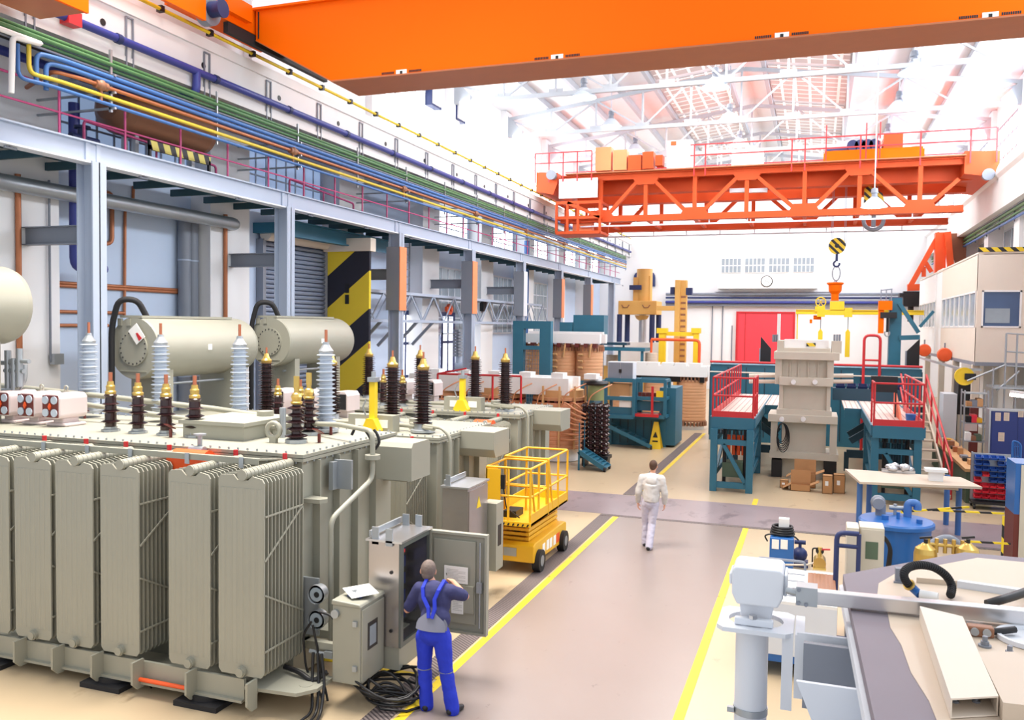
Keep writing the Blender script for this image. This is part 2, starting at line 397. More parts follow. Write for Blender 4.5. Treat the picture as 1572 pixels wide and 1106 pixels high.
for k in range(2, 8): window(-14.2, COLS[k] + 0.75, COLS[k] + 5.6, 11.1, 13.3, 6, 3, 1, frame='steel_white')
for y in (30.2, 32.6):                                               # two open vent casements high on the left wall
    o = struct(G().box(-14.2, -13.9, y - 0.55, y + 0.35, 12.75, 13.9).out('window_%d' % wn, 'navy')); wn += 1
    G().box(-13.95, -13.84, y - 0.5, y + 0.22, 12.82, 13.84).out('pane', 'wall_white', o)
for k in range(3, 8):                                                # factory glazing above and below the gallery
    window(XB, COLS[k] + 1.0, COLS[k] + 5.3, 7.95, 9.5, 7, 2, 1, frame='steel_white', pane='pane_daylight')
    if k < 6: window(XB, COLS[k] + 1.0, COLS[k] + 5.3, 4.0, 7.0, 6, 4, 1, frame='steel_white', pane='pane_grey')
for k in (0, 1): window(XB, COLS[k] + 0.9, COLS[k] + 5.45, 7.95, 9.55, 9, 2, 1, frame='steel_blue', pane='pane_blue_glow')
window(XB, 6.6, 11.9, 7.95, 9.55, 9, 2, 1, frame='steel_blue', pane='pane_blue_glow')
for k, y in enumerate((30.2, 34.4, 36.9)):                           # tall blue-framed strip windows at floor level
    window(XP + 0.03 if k == 3 else XB, y, y + 1.5, 1.0, 5.0, 2, 3, 1, frame='navy', pane='pane_daylight', t=0.12)
# ---- right wall
g = G(); g.box(7.9, 8.3, 20, YF, 0, 9.4); struct(g.out('wall_right', 'wall_white'))
g = G(); g.box(7.5, 7.9, 20, YF, 10.95, 16.2); struct(g.out('wall_right_upper', 'wall_white'))
g = G(); g.box(XRR, 8.3, 20, YF, 9.4, 10.95); g.prism([(XRR, 10.7), (XRR - 0.12, 10.82), (XRR - 0.12, 10.95), (XRR + 0.1, 10.95)], 'Y', 20, YF)
struct(g.out('trim_%d' % n, 'concrete_white')); n += 1
for k in range(2, 8):
    y = COLS[k]; g = G(); g.box(7.3, 7.9, y - 0.5, y + 0.5, 0, 9.4); struct(g.out('trim_%d' % n, 'wall_white')); n += 1
    g = G(); g.box(7.3, 7.5, y - 0.45, y + 0.45, 10.95, 14.5); struct(g.out('trim_%d' % n, 'wall_white')); n += 1
    window(7.5, y + 0.7, y + 5.6, 11.3, 13.5, 6, 3, -1, frame='steel_mid')
    window(7.9, y + 0.8, y + 5.5, 6.4, 9.0, 3, 2, -1, frame='steel_white', pane='pane_grey')
# ---- far wall with its glazed office bay
g = G(); g.box(XB - 0.3, 8.3, YF, YF + 0.3, 0, 16.6); struct(g.out('wall_back', 'wall_white'))
a, b = at(1105, 393, Y=62.6), at(1252, 443, Y=62.6)
bay = thing('office_bay', 'white glazed office bay projecting high on the far wall above the clock', 'bay window', ((a.x + b.x) / 2, 62.6, b.z))
G().box(a.x - 0.1, b.x + 0.1, 62.6, YF, b.z, a.z).box(a.x - 0.4, b.x + 1.4, 63.45, YF, b.z - 0.2, a.z + 1.2).out('bay_wall', 'wall_white', bay)
for i in range(4):
    w = (b.x - a.x) / 4; x0 = a.x + w * i + 0.12; x1 = x0 + w - 0.24; z0, z1 = at(1180, 419, Y=62.6).z, at(1180, 396, Y=62.6).z
    f = G().box(x0, x1, 62.53, 62.6, z0, z1).out('bay_window', 'white_part', bay)
    p = G()
    for c in range(5):
        for r in range(2):
            ww, hh = (x1 - x0) / 5, (z1 - z0) / 2; p.box(x0 + ww * c + 0.035, x0 + ww * (c + 1) - 0.035, 62.51, 62.535, z0 + hh * r + 0.04, z0 + hh * (r + 1) - 0.04)
    p.out('pane', 'pane_grey', f)
c = at(1177, 432, Y=62.55)
ck = thing('wall_clock', 'round white wall clock on the far office bay', 'clock', c)
G().lathe([(0.36, 0), (0.40, -0.02), (0.40, 0.06), (0.36, 0.08)], c, 28, 'Y').out('clock_rim', 'black', ck)
G().cyl((c.x, c.y - 0.085, c.z), (c.x, c.y + 0.02, c.z), 0.35, n=28).out('clock_face', 'paper', ck)
G().bar((c.x, c.y - 0.10, c.z), (c.x - 0.17, c.y - 0.10, c.z + 0.07), 0.03, 0.01).bar((c.x, c.y - 0.10, c.z), (c.x + 0.2, c.y - 0.10, c.z - 0.12), 0.025, 0.01).outs('clock_hand', 'black', ck)
a, b = at(1133, 481, Y=63.4), at(1218, 481, Y=63.4)
g = G(); g.box(a.x, b.x, 63.45, YF, 0, a.z); d = struct(g.out('door_1', 'door_red'))
g = G(); g.box(a.x - 0.12, a.x, 63.4, YF, 0, a.z + 0.12); g.box(b.x, b.x + 0.12, 63.4, YF, 0, a.z + 0.12); g.box(a.x, b.x, 63.4, YF, a.z, a.z + 0.12); g.box(a.x + 0.5, a.x + 0.54, 63.43, YF, 0, a.z); g.out('door_frame', 'red_rail', d)
# cable trays and blue pipes along the far wall
a, b = at(1050, 462, Y=63), at(1400, 455, Y=63)
for k, (dz, r, m, lb) in enumerate(((0.0, 0.10, 'pipe_blue', 'dark blue pipe run along the far wall below the clock'), (0.32, 0.07, 'navy', 'thin navy pipe above the blue pipe on the far wall'), (0.58, 0.10, 'steel_mid', 'grey conduit, topmost pipe along the far wall'))):
    z = at(1180, 459, Y=63).z - 0.25 + dz
    lab(G().cyl((-10.5, 63.1 + 0.05 * k, z), (7.7, 63.1 + 0.05 * k, z), r, n=10).out('wall_pipe', m), lb, 'pipe')
lab(G().box(-10.5, 7.7, 63.2, YF - 0.01, at(1180, 468, Y=63).z - 0.1, at(1180, 466, Y=63).z + 0.1).out('cable_tray', 'steel_mid'), 'grey cable tray under the blue pipes on the far wall', 'cable tray')
# ---- roof: two slopes, purlins, glazing
def roofz(x): return 14.5 + (1.45 * (1 - abs(x + 3.2) / 10.9))
g = G()
g.prism([(-14.4, roofz(-14.2)), (-3.2, roofz(-3.2)), (-3.2, roofz(-3.2) + 0.2), (-14.4, roofz(-14.2) + 0.2)], 'Y', 17, YF)
g.prism([(7.9, roofz(7.7)), (-3.2, roofz(-3.2)), (-3.2, roofz(-3.2) + 0.2), (7.9, roofz(7.7) + 0.2)], 'Y', 17, YF)
struct(g.out('ceiling', 'ceiling_white'))
g = G()
for x in (-12.0, -10.2, -8.6, -7.15, -4.0, -2.4, 1.15, 3.2, 5.2):
    z = roofz(x); s = 1.45 / 10.9 * (1 if x < -3.2 else -1)
    g.bar((x, 17, z - 0.13), (x, YF, z - 0.13), 0.16, 0.26)
struct(g.out('trim_%d' % n, 'truss_grey')); n += 1
for k in range(3, 8):
    for x0, x1 in ((-6.95, -4.15), (-2.25, 1.0)):
        y0, y1 = COLS[k] - 6.36 + 0.3, COLS[k] - 0.3
        z0, z1 = roofz(x0) - 0.02, roofz(x1) - 0.02
        w = G(); w.add([(x0, y0, z0), (x1, y0, z1), (x1, y1, z1), (x0, y1, z0), (x0, y0, z0 - 0.05), (x1, y0, z1 - 0.05), (x1, y1, z1 - 0.05), (x0, y1, z0 - 0.05)],
                       [(0, 1, 2, 3), (7, 6, 5, 4), (0, 4, 5, 1), (1, 5, 6, 2), (2, 6, 7, 3), (3, 7, 4, 0)])
        struct(w.out('window_%d' % wn, 'skylight')); wn += 1
# ---- roof trusses
def truss(y):
    t = struct(bpy.data.objects.new('roof_truss', None)); COL.objects.link(t); t.location = (-3.2, y, 13.4)
    G().bar((-14.0, y, 13.4), (7.4, y, 13.4), 0.14, 0.16).out('bottom_chord', 'truss_grey', t)
    G().bar((-14.0, y, roofz(-14) - 0.35), (-3.2, y, roofz(-3.2) - 0.35), 0.14, 0.16).bar((-3.2, y, roofz(-3.2) - 0.35), (7.4, y, roofz(7.4) - 0.35), 0.14, 0.16).out('top_chord', 'truss_grey', t)
    xs = [-14.0 + 21.4 * i / 10 for i in range(11)]; w = G(); d = G()
    for i, x in enumerate(xs):
        zt = roofz(x) - 0.35; w.bar((x, y, 13.4), (x, y, zt), 0.08, 0.08)
        if i < 10:
            x2 = xs[i + 1]; zt2 = roofz(x2) - 0.35
            if i % 2 == 0: d.bar((x, y, zt), (x2, y, 13.4), 0.07, 0.07)
            else: d.bar((x, y, 13.4), (x2, y, zt2), 0.07, 0.07)
            d.box(x2 - 0.28, x2 + 0.28, y - 0.02, y + 0.02, 13.36, 13.62)
    w.outs('web_post', 'truss_grey', t); d.outs('web_diagonal', 'truss_grey', t)
    w = G()
    for s, x in ((1, -14.15), (-1, 7.5)): w.prism([(x, 13.3), (x + s * 0.9, 13.42), (x + s * 0.9, 13.6), (x, 14.5)], 'Y', y - 0.1, y + 0.1)
    w.outs('haunch', 'truss_grey', t)
for k in range(3, 8): truss(COLS[k])
# ---- pendant lamps under the trusses
def pendant(x, y, z, zt, label, grp='high bay lamps under the roof'):
    t = thing('pendant_lamp', label, 'lamp', (x, y, z), grp)
    G().cyl((x, y, z + 0.55), (x, y, zt), 0.025, n=6).out('suspension_rod', 'lamp_body', t)
    G().lathe([(0.06, 0.75), (0.12, 0.72), (0.14, 0.55), (0.11, 0.52), (0.11, 0.42), (0.16, 0.36)], (x, y, z), 14).out('ballast_housing', 'steel_mid', t)
    G().lathe([(0.16, 0.36), (0.26, 0.28), (0.40, 0.12), (0.52, 0.0), (0.50, -0.01), (0.38, 0.10), (0.24, 0.26), (0.14, 0.34)], (x, y, z), 22).out('lamp_shade', 'lamp_body', t)
    G().ell((x, y, z + 0.03), (0.46, 0.46, 0.07), n=18).out('bulb', 'lamp_glow', t)
    return t
LB = {0: ('white bell lamp hanging in the left row', 'white bell lamp hanging just left of the ridge', 'white bell lamp hanging in the right row')}
for j, (k, zz) in enumerate(((3, 13.3), (4, 13.5), (5, 13.65))):
    for i, px in enumerate((((896, 150), (1098, 135), (1403, 112)), ((938, 195), (1120, 186), (1380, 168)), ((975, 232), (1135, 224), (1363, 214)))[j]):
        p = at(px[0], px[1], Y=COLS[k] + 0.25)
        pendant(p.x, p.y, p.z, roofz(p.x) + 0.05, LB[0][i] + (', nearest to the orange girder', ', in the middle of the row', ', above the red crane')[j])
for u, v, nm in ((970, 322, 'glass bell lamp seen between the left diagonals of the red crane truss'), (1100, 318, 'glass bell lamp seen through the middle of the red crane truss'), (1342, 318, 'glass bell lamp seen in front of the striped hook block of the red crane')):
    p = at(u, v, Y=36.9 if u > 1300 else 52)
    pendant(p.x, p.y, p.z, roofz(p.x) + 0.05, nm)
# ================================================================== bridge cranes
YG = 17.4
ztop = at(400, 16, Y=YG).z; zl = at(395, 62, Y=YG).z; xl = at(393, 40, Y=YG).x
xh, zb = at(509, 122, Y=YG).x, at(800, 96, Y=YG).z
oc = thing('bridge_crane', 'bright orange box girder bridge crane crossing overhead near the camera', 'crane', (-3, YG + 0.6, zb))
G().prism([(xl, zl), (xh, zb), (6.6, zb), (6.6, ztop), (xl, ztop)], 'Y', YG, YG + 1.22).out('box_girder', 'orange_crane', oc)
G().box(xl - 0.05, 6.6, YG - 0.09, YG + 1.3, ztop, ztop + 0.05).out('top_flange', 'orange_crane', oc)
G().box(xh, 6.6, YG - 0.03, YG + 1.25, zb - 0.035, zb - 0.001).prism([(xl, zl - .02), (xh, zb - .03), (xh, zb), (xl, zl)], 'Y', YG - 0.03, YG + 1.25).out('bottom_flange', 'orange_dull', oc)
g = G()
for k in range(22):
    z = zl + 0.05 + (ztop - zl - 0.1) * k / 21; g.ell((xl + 0.08, YG - 0.012, z), 0.022, n=6)
g.out('splice_bolts', 'black', oc)
for u, v in ((616, 112), (855, 91), (1200, 63), (1520, 38)):          # small data plates along the lower edge
    p = at(u, v, Y=YG - 0.02)
    s = G().box(p.x - 0.13, p.x + 0.13, YG - 0.024, YG, zb - 0.03, zb + 0.09).out('data_plate', 'paper', oc)
    q = G().box(p.x - 0.03, p.x + 0.03, YG - 0.03, YG - 0.02, zb + 0.0, zb + 0.06)
    for i in range(9): q.box(p.x + 0.18 + 0.035 * i, p.x + 0.205 + 0.035 * i, YG - 0.006, YG - 0.001, zb + 0.02, zb + 0.07)
    for i in range(9): q.box(p.x - 0.5 + 0.035 * i, p.x - 0.475 + 0.035 * i, YG - 0.006, YG - 0.001, zb + 0.02, zb + 0.07)
    q.out('print', 'black', s)
g = G(); g.prism([(YG - 2.2, zl + 0.15), (YG + 1.2, zl + 0.15), (YG + 1.2, ztop), (YG - 1.2, ztop), (YG - 2.2, ztop - 0.1)], 'X', xl - 0.75, xl - 0.05)
g.box(xl - 0.75, xl - 0.05, YG - 3.6, YG - 2.0, zl + 0.45, ztop + 0.3); g.box(xl - 0.05, xl + 0.12, YG - 1.2, YG - 0.3, zl + 0.3, ztop)
g.out('end_carriage', 'orange_crane', oc)
w = at(331, 28, Y=YG - 1.2)
wh = G().cyl((xl - 0.1, YG - 1.75, zl + 0.1), (xl + 0.12, YG - 1.75, zl + 0.1), 0.33, n=22).out('wheel', 'steel_mid', oc)
G().cyl((xl + 0.12, YG - 1.75, zl + 0.1), (xl + 0.40, YG - 1.75, zl + 0.1), 0.17, n=18).cyl((xl + 0.40, YG - 1.75, zl + 0.1), (xl + 0.44, YG - 1.75, zl + 0.1), 0.2, n=18).out('drive_motor', 'navy', oc)
G().box(xl - 0.15, xl - 0.02, YG - 1.0, YG + 3.2, zl - 0.12, zl + 0.12).out('buffer_beam', 'rubber', oc)
pf = G().box(-12.72, -11.7, 8.0, 11.3, 9.62, 10.9).box(-11.72, -11.66, 8.0, 11.32, 9.60, 11.0).box(-12.7, -12.6, 11.2, YG - 2.0, 10.95, 11.4).box(-12.72, -12.5, 8, 11.3, 10.9, 11.4).out('service_platform', ['orange_crane'], oc)
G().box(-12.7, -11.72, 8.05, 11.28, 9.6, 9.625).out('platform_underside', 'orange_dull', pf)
G().box(-12.0, -11.85, 10.4, 10.9, 10.0, 10.3).cyl((-11.66, 10.9, 10.35), (-11.56, 10.9, 10.35), 0.12).box(-11.66, -11.6, 10.5, 11.0, 10.2, 10.5).out('limit_switch', 'galvanised', pf)

# ---- red truss crane further down the hall
Y1, Y2 = 40.3, 44.7
rc = thing('bridge_crane', 'red-orange truss bridge crane with walkway and cabinets in the far half of the hall', 'crane', (-3.2, 42.5, at(1160, 336, Y=Y1).z))
def px(u, v, Y=Y1): return at(u, v, Y=Y)
def zat(v): return at(1160, v, Y=Y1).z
ZB0, ZB1, ZT0, ZT1 = zat(334), zat(325), zat(267), zat(258)
TX = [px(u, 270).x for u in (992, 1147, 1320, 1476)]; BX = [px(u, 330).x for u in (922, 1066, 1234, 1411)]
XL, XR = px(862, 330).x, px(1478, 330).x
def side_truss(Y, back=False):
    w = 0.22
    G().box(XL, XR, Y - w / 2, Y + w / 2, ZB0, ZB1).box(XL, XR, Y - w, Y + w, ZB0 - 0.03, ZB0 + 0.04).out('bottom_chord', 'red_crane', rc)
    G().box(XL, XR + 0.2, Y - w / 2, Y + w / 2, ZT0, ZT1).box(XL, XR + 0.2, Y - w, Y + w, ZT1 - 0.04, ZT1 + 0.02).out('top_chord', 'red_crane', rc)
    v = G()
    for x in TX[:3] + BX: v.box(x - 0.09, x + 0.09, Y - 0.09, Y + 0.09, ZB1, ZT0)
    v.outs('truss_post', 'red_crane', rc)
    d = G(); B = BX; T = TX
    for a, b in ((B[0], T[0]), (T[0], B[1]), (B[1], T[1]), (T[1], B[2]), (B[2], T[2]), (T[2], B[3]), (B[3], XR + 0.1)):
        za, zb_ = (ZB1, ZT0) if a in B else (ZT0, ZB1)
        s = 0.3 if b > a else -0.3
        d.bar((a + s, Y, za), (b - s, Y, zb_ if b != XR + 0.1 else zat(288)), 0.16, 0.24, up=(0, 1, 0))
    d.outs('truss_diagonal', 'red_crane', rc)
    p = G()
    for x in T[:3]: p.prism([(x - 0.6, ZT0), (x - 0.4, ZT0 - 0.28), (x + 0.4, ZT0 - 0.28), (x + 0.6, ZT0), (x + 0.6, ZT1), (x - 0.6, ZT1)], 'Y', Y - 0.13, Y + 0.13)
    for x in B: p.prism([(x - 0.75, ZB0), (x - 0.45, ZB1 + 0.28), (x + 0.45, ZB1 + 0.28), (x + 0.75, ZB0)], 'Y', Y - 0.13, Y + 0.13)
    p.outs('gusset', 'red_crane', rc)
side_truss(Y1); side_truss(Y2)
G().box(XL, XR + 0.5, Y1 + 0.9, Y1 + 1.5, zat(285), zat(259)).box(XL, XR + .5, Y1 + 0.7, Y1 + 1.7, zat(259), zat(258)).box(XL, XR + 0.5, Y2 - 1.5, Y2 - 0.9, zat(292), zat(270)).out('main_girder', 'red_crane', rc)
c = G()
for x in TX[:3] + BX: c.bar((x, Y1, ZB0 + 0.1), (x, Y1 + 1.6, ZB0 + 0.1), 0.14, 0.14); c.bar((x, Y2, ZB0 + 0.1), (x, Y2 - 1.6, ZB0 + 0.1), 0.14, 0.14); c.bar((x, Y1, ZT0 + 0.1), (x, Y2, ZT0 + 0.1), 0.12, 0.14)
c.outs('cross_brace', 'red_crane', rc)
G().box(XL + 0.3, XR, Y1 - 0.5, Y1 + 0.9, ZT1 + 0.02, ZT1 + 0.07).box(XL + 0.3, XR, Y2 - 0.9, Y2 + 0.5, ZT1 + 0.02, ZT1 + 0.07).out('walkway', 'orange_dull', rc)
# railings along the walkway
r = G(); zr = ZT1 + 1.1; x0, x1 = px(1062, 240).x, px(1527, 218).x
for z in (zr, ZT1 + 0.62): r.bar((x0, Y1 - 0.45, z), (x1, Y1 - 0.45, z), 0.05, 0.05)
for u in (1068, 1085, 1216, 1236, 1320, 1345, 1411, 1487, 1527): x = px(u, 240).x; r.bar((x, Y1 - 0.45, ZT1 - 0.3), (x, Y1 - 0.45, zr), 0.06, 0.06)
for u in (1268, 1329, 1350): x = px(u, 230).x; r.bar((x, Y1 - 0.3, ZT1), (x, Y1 - 0.3, zr + 0.55), 0.05, 0.05)
x2, x3 = px(826, 250).x, px(912, 250).x
for z in (zr, ZT1 + 0.62): r.bar((x2, Y1 - 0.45, z), (x3, Y1 - 0.45, z), 0.05, 0.05); r.bar((x2, Y2 + 0.45, z), (x1, Y2 + 0.45, z), 0.05, 0.05)
for i in range(5): x = x2 + (x3 - x2) * i / 4; r.bar((x, Y1 - 0.45, ZT1 - 0.3), (x, Y1 - 0.45, zr), 0.05, 0.05)
r.out('railing', 'red_rail', rc)
for u0, v0, u1, v1, m in ((914, 226, 938, 262, 'red_pale'), (941, 230, 962, 261, 'red_pale'), (964, 238, 984, 261, 'red_crane'), (986, 233, 1003, 259, 'red_crane'), (1006, 238, 1017, 254, 'red_crane')):
    b = pbox(G(), u0, v0, u1, v1, Y1 - 0.2, 0.6); b.out('switch_cabinet', m, rc)
b = pbox(G(), 1024, 215, 1062, 258, Y1 - 0.2, 0.7).out('control_cabinet', 'steel_white', rc, label='pale blue-grey control cabinet')
pbox(G(), 1030, 217, 1038, 223, Y1 - 0.24, 0.05).out('warning_label', 'orange_bright', b)
pbox(G(), 1123, 231, 1171, 256, Y1 - 0.2, 0.8).out('control_cabinet', 'white_part', rc, label='white control cabinet')
pbox(G(), 858, 274, 917, 304, Y1 - 0.4, 0.1).out('sign_panel', 'white_part', rc, label='blank white panel at the left end')
# end carriages
for a, b, u in ((826, 858, 842), (1478, 1531, 1503)):
    e = G(); xa, xb = px(a, 280).x, px(b, 280).x
    e.prism([(xa, zat(282)), (xb - 0.2, zat(288)), (xb, zat(270)), (xb, zat(252)), (xa, zat(250))], 'Y', Y1 - 0.3, Y2 + 0.4)
    ec = e.out('end_carriage', 'red_crane', rc)
    q = px(u + 10, 272); G().cyl((q.x, Y1 - 0.62, q.z), (q.x, Y1 - 0.3, q.z), 0.2, n=14).cyl((q.x, Y1 - 0.7, q.z), (q.x, Y1 - 0.6, q.z), 0.24, n=14).out('drive_motor', 'steel_mid', ec)
# driver's cage at the left end
k = G(); xa, xb = px(858, 330).x, px(924, 330).x; za, zb2 = zat(352), zat(303)
for x in (xa, xa + 0.55, (xa + xb) / 2, xb):
    for y in (Y1 - 0.4, Y1 + 1.2): k.bar((x, y, za), (x, y, zb2), 0.11, 0.11)
for z in (za, zb2, (za + zb2) / 2):
    for y in (Y1 - 0.4, Y1 + 1.2): k.bar((xa, y, z), (xb, y, z), 0.12, 0.14)
    for x in (xa, xb): k.bar((x, Y1 - 0.4, z), (x, Y1 + 1.2, z), 0.1, 0.12)
k.bar((xa + 0.55, Y1 - 0.4, zb2), (xb, Y1 - 0.4, (za + zb2) / 2), 0.16, 0.12, up=(0, 1, 0)); k.box(xa, xb, Y1 - 0.4, Y1 + 1.2, za - 0.08, za)
kg = k.out('driver_cage', 'red_crane', rc)
G().box(xa + 0.7, xb - 0.5, Y1, Y1 + 0.5, za + 0.05, za + 0.8).out('console', 'red_pale', kg)
# festoon lights and pipes under the truss
f = G()
for Y, z in ((Y1 - 0.1, ZB0 - 0.22), (Y2 + 0.2, ZB0 - 0.25)): f.bar((XL + 1.0, Y, z), (XR, Y, z), 0.07, 0.07)
for i in range(9):
    x = XL + 2 + 1.7 * i
    for Y, z in ((Y1 - 0.1, ZB0 - 0.22), (Y2 + 0.2, ZB0 - 0.25)): f.bar((x, Y, z), (x, Y, ZB0), 0.05, 0.05)
f.out('festoon_rail', 'steel_white', rc)
for u0, u1 in ((1120, 1147), (1150, 1178)): pbox(G(), u0, 289, u1, 295, Y1 + 0.2, 0.25).out('floodlight', 'steel_white', rc)
# trolley
x0, x1 = px(1266, 240).x, px(1418, 240).x
tr = G().box(x0, x1, Y1 + 0.3, Y2 - 0.3, zat(255), zat(236)).box(x0 - 0.05, x1 + 0.05, Y1 + 0.2, Y1 + 0.32, zat(252), zat(240)).out('trolley', 'orange_crane', rc)
G().box(px(1358, 225).x, px(1388, 225).x, Y1 + 0.6, Y1 + 2.4, zat(236), zat(213)).out('gearbox', 'red_crane', tr)
m = G(); z = zat(225)
for u in (1310, 1322, 1333, 1345): x = px(u, 225).x; m.cyl((x, Y1 + 0.9, z), (x, Y1 + 2.6, z), 0.24, n=14)
m.cyl((px(1268, 225).x, Y1 + 1.5, z - .1), (px(1350, 225).x, Y1 + 1.5, z - .1), 0.18, n=12); m.outs('hoist_drum', 'navy', tr)
# hook blocks
hb = thing('hook_block', 'large yellow and black striped hook block hanging behind the red crane truss', 'hook', px(1340, 345, 42.5))
a, b = px(1327, 287, 42.5), px(1357, 330, 42.5)
G().prism([(a.x, b.z), (a.x, a.z - 0.1), (a.x + 0.2, a.z), (b.x - 0.1, a.z - 0.35), (b.x, a.z - 0.8), (b.x, b.z)], 'Y', 42.3, 42.7).out('sheave_housing', 'hazard_small', hb)
g = G(); cxh = (a.x + b.x) / 2
g.tube([(cxh + 0.42 * math.cos(t), 42.5, b.z - 0.25 + 0.42 * math.sin(t)) for t in [math.pi * (0.9 + 1.2 * i / 10) for i in range(11)]], 0.09, 8); g.cyl((cxh, 42.5, b.z - 0.55), (cxh, 42.5, b.z + 0.1), 0.1); g.out('hook', 'steel_mid', hb)
G().cyl((a.x + 0.3, 42.5, a.z - .1), (a.x + 0.3, 42.5, zat(255)), 0.02, n=6).cyl((b.x - 0.3, 42.5, a.z - .4), (b.x - 0.3, 42.5, zat(255)), 0.02, n=6).out('wire_rope', 'steel_mid', hb)
YH = 42.5
p = at(1285, 378, Y=YH); 
hk = thing('hook_block', 'small round yellow and black striped hook block on long ropes below the red crane', 'hook', at(1285, 402, Y=YH))
G().cyl((p.x, YH - 0.14, p.z), (p.x, YH + 0.14, p.z), 0.37, n=26).out('sheave_housing', 'hazard_small', hk)
G().cyl((p.x, YH - 0.16, p.z), (p.x, YH + 0.16, p.z), 0.1, n=12).out('axle', 'black', hk)
g = G()
for dx in (-0.26, -0.2, 0.32, 0.38): g.cyl((p.x + dx, YH, p.z), (p.x + dx * 0.9, YH, zat(255)), 0.012, n=5)
g.out('wire_rope', 'steel_mid', hk)
q = at(1285, 408, Y=YH); g = G(); g.cyl((p.x, YH, p.z - 0.36), (p.x, YH, q.z + 0.2), 0.06)
g.tube([(p.x + 0.13 * math.cos(t), YH, q.z + 0.08 + 0.13 * math.sin(t)) for t in [math.pi * (0.6 + 1.5 * i / 8) for i in range(9)]], 0.045, 8)
g.out('hook', 'navy', hk)
# yellow lifting beam hanging on that hook
tq = at(1283, 482, Y=YH)
lb = thing('lifting_beam', 'yellow spreader beam with orange bell housing hanging from the small striped hook', 'lifting beam', (tq.x, YH, tq.z))
g = G(); r0 = at(1285, 420, Y=YH)
g.tube([(p.x + 0.17 * math.cos(t), YH, r0.z + 0.34 * math.sin(t)) for t in [2 * math.pi * i / 16 for i in range(16)]], 0.03, 6, closed=True)
z1 = at(1284, 434, Y=YH).z; z2 = at(1284, 436, Y=YH).z
for dx in (-0.16, 0.0, 0.1): g.cyl((p.x, YH, r0.z - 0.3), (p.x + dx - 0.02, YH, z2 - 0.02), 0.02, n=6)
g.out('chain_sling', 'steel_mid', lb)
z3 = at(1284, 465, Y=YH).z; zz = lambda v: at(1284, v, Y=YH).z
G().lathe([(0.36, zz(434)), (0.38, zz(436)), (0.30, zz(438)), (0.28, zz(447)), (0.17, zz(452)), (0.17, zz(461)), (0.2, zz(462))], (p.x - 0.03, YH, 0), 20).out('rotator_housing', 'orange_crane', lb)
XA, XZ = at(1222, 478, Y=YH).x, at(1418, 480, Y=YH).x
def hbar(x0, x1, z0, z1, m='yellow_bright', nm='beam', d=0.13):
    return G().box(x0, x1, YH - d, YH + d, z0, z1).box(x0, x1, YH - d * 1.5, YH + d * 1.5, z1 - 0.03, z1).box(x0, x1, YH - d * 1.5, YH + d * 1.5, z0, z0 + 0.03).out(nm, m, lb)
hbar(XA, XZ, zz(483), zz(476)); 
G().box(at(1274, 470, Y=YH).x, at(1296, 470, Y=YH).x, YH - 0.25, YH + 0.25, zz(476), zz(463)).box(at(1266, 470, Y=YH).x, at(1300, 470, Y=YH).x, YH - 0.2, YH + 0.2, zz(484), zz(476)).out('center_clamp', 'yellow_bright', lb)
wc = at(1260, 464, Y=YH); g = G(); g.tube([(wc.x + 0.22 * math.cos(t), YH, wc.z + 0.22 * math.sin(t)) for t in [2 * math.pi * i / 18 for i in range(18)]], 0.03, 6, closed=True)
for i in range(3): t = math.pi * i / 3; g.bar((wc.x - 0.2 * math.cos(t), YH, wc.z - 0.2 * math.sin(t)), (wc.x + 0.2 * math.cos(t), YH, wc.z + 0.2 * math.sin(t)), 0.03, 0.03)
g.box(wc.x - 0.25, wc.x + 0.2, YH - 0.2, YH + 0.2, zz(479), wc.z - 0.2); g.out('hand_wheel', 'yellow_bright', lb)
for u in (1260, 1302):
    x = at(u, 490, Y=YH).x
    G().box(x - 0.17, x + 0.17, YH - 0.22, YH + 0.22, zz(487), zz(473)).out('sliding_clamp', 'yellow_bright', lb)
    G().cyl((x, YH, zz(487)), (x, YH, zz(507)), 0.02, n=6).out('hanger_rod', 'steel_mid', lb)
    G().box(x - 0.1, x + 0.1, YH - 0.1, YH + 0.1, zz(548), zz(510)).prism([(x - 0.1, zz(510)), (x + 0.1, zz(510)), (x, zz(505))], 'Y', YH - 0.1, YH + 0.1).out('lifting_arm', 'yellow_bright', lb)
x = at(1245, 490, Y=YH).x
G().box(x - 0.06, x + 0.06, YH - .06, YH + .06, zz(497), zz(491)).cyl((x + 0.1, YH, zz(488)), (x + 0.45, YH, zz(488)), 0.1).out('pendant_control', ['orange_crane'], lb)
x = at(1224, 500, Y=YH).x; G().bar((x, YH, zz(483)), (x, YH, zz(548)), 0.05, 0.05).out('end_rod', 'yellow_bright', lb)
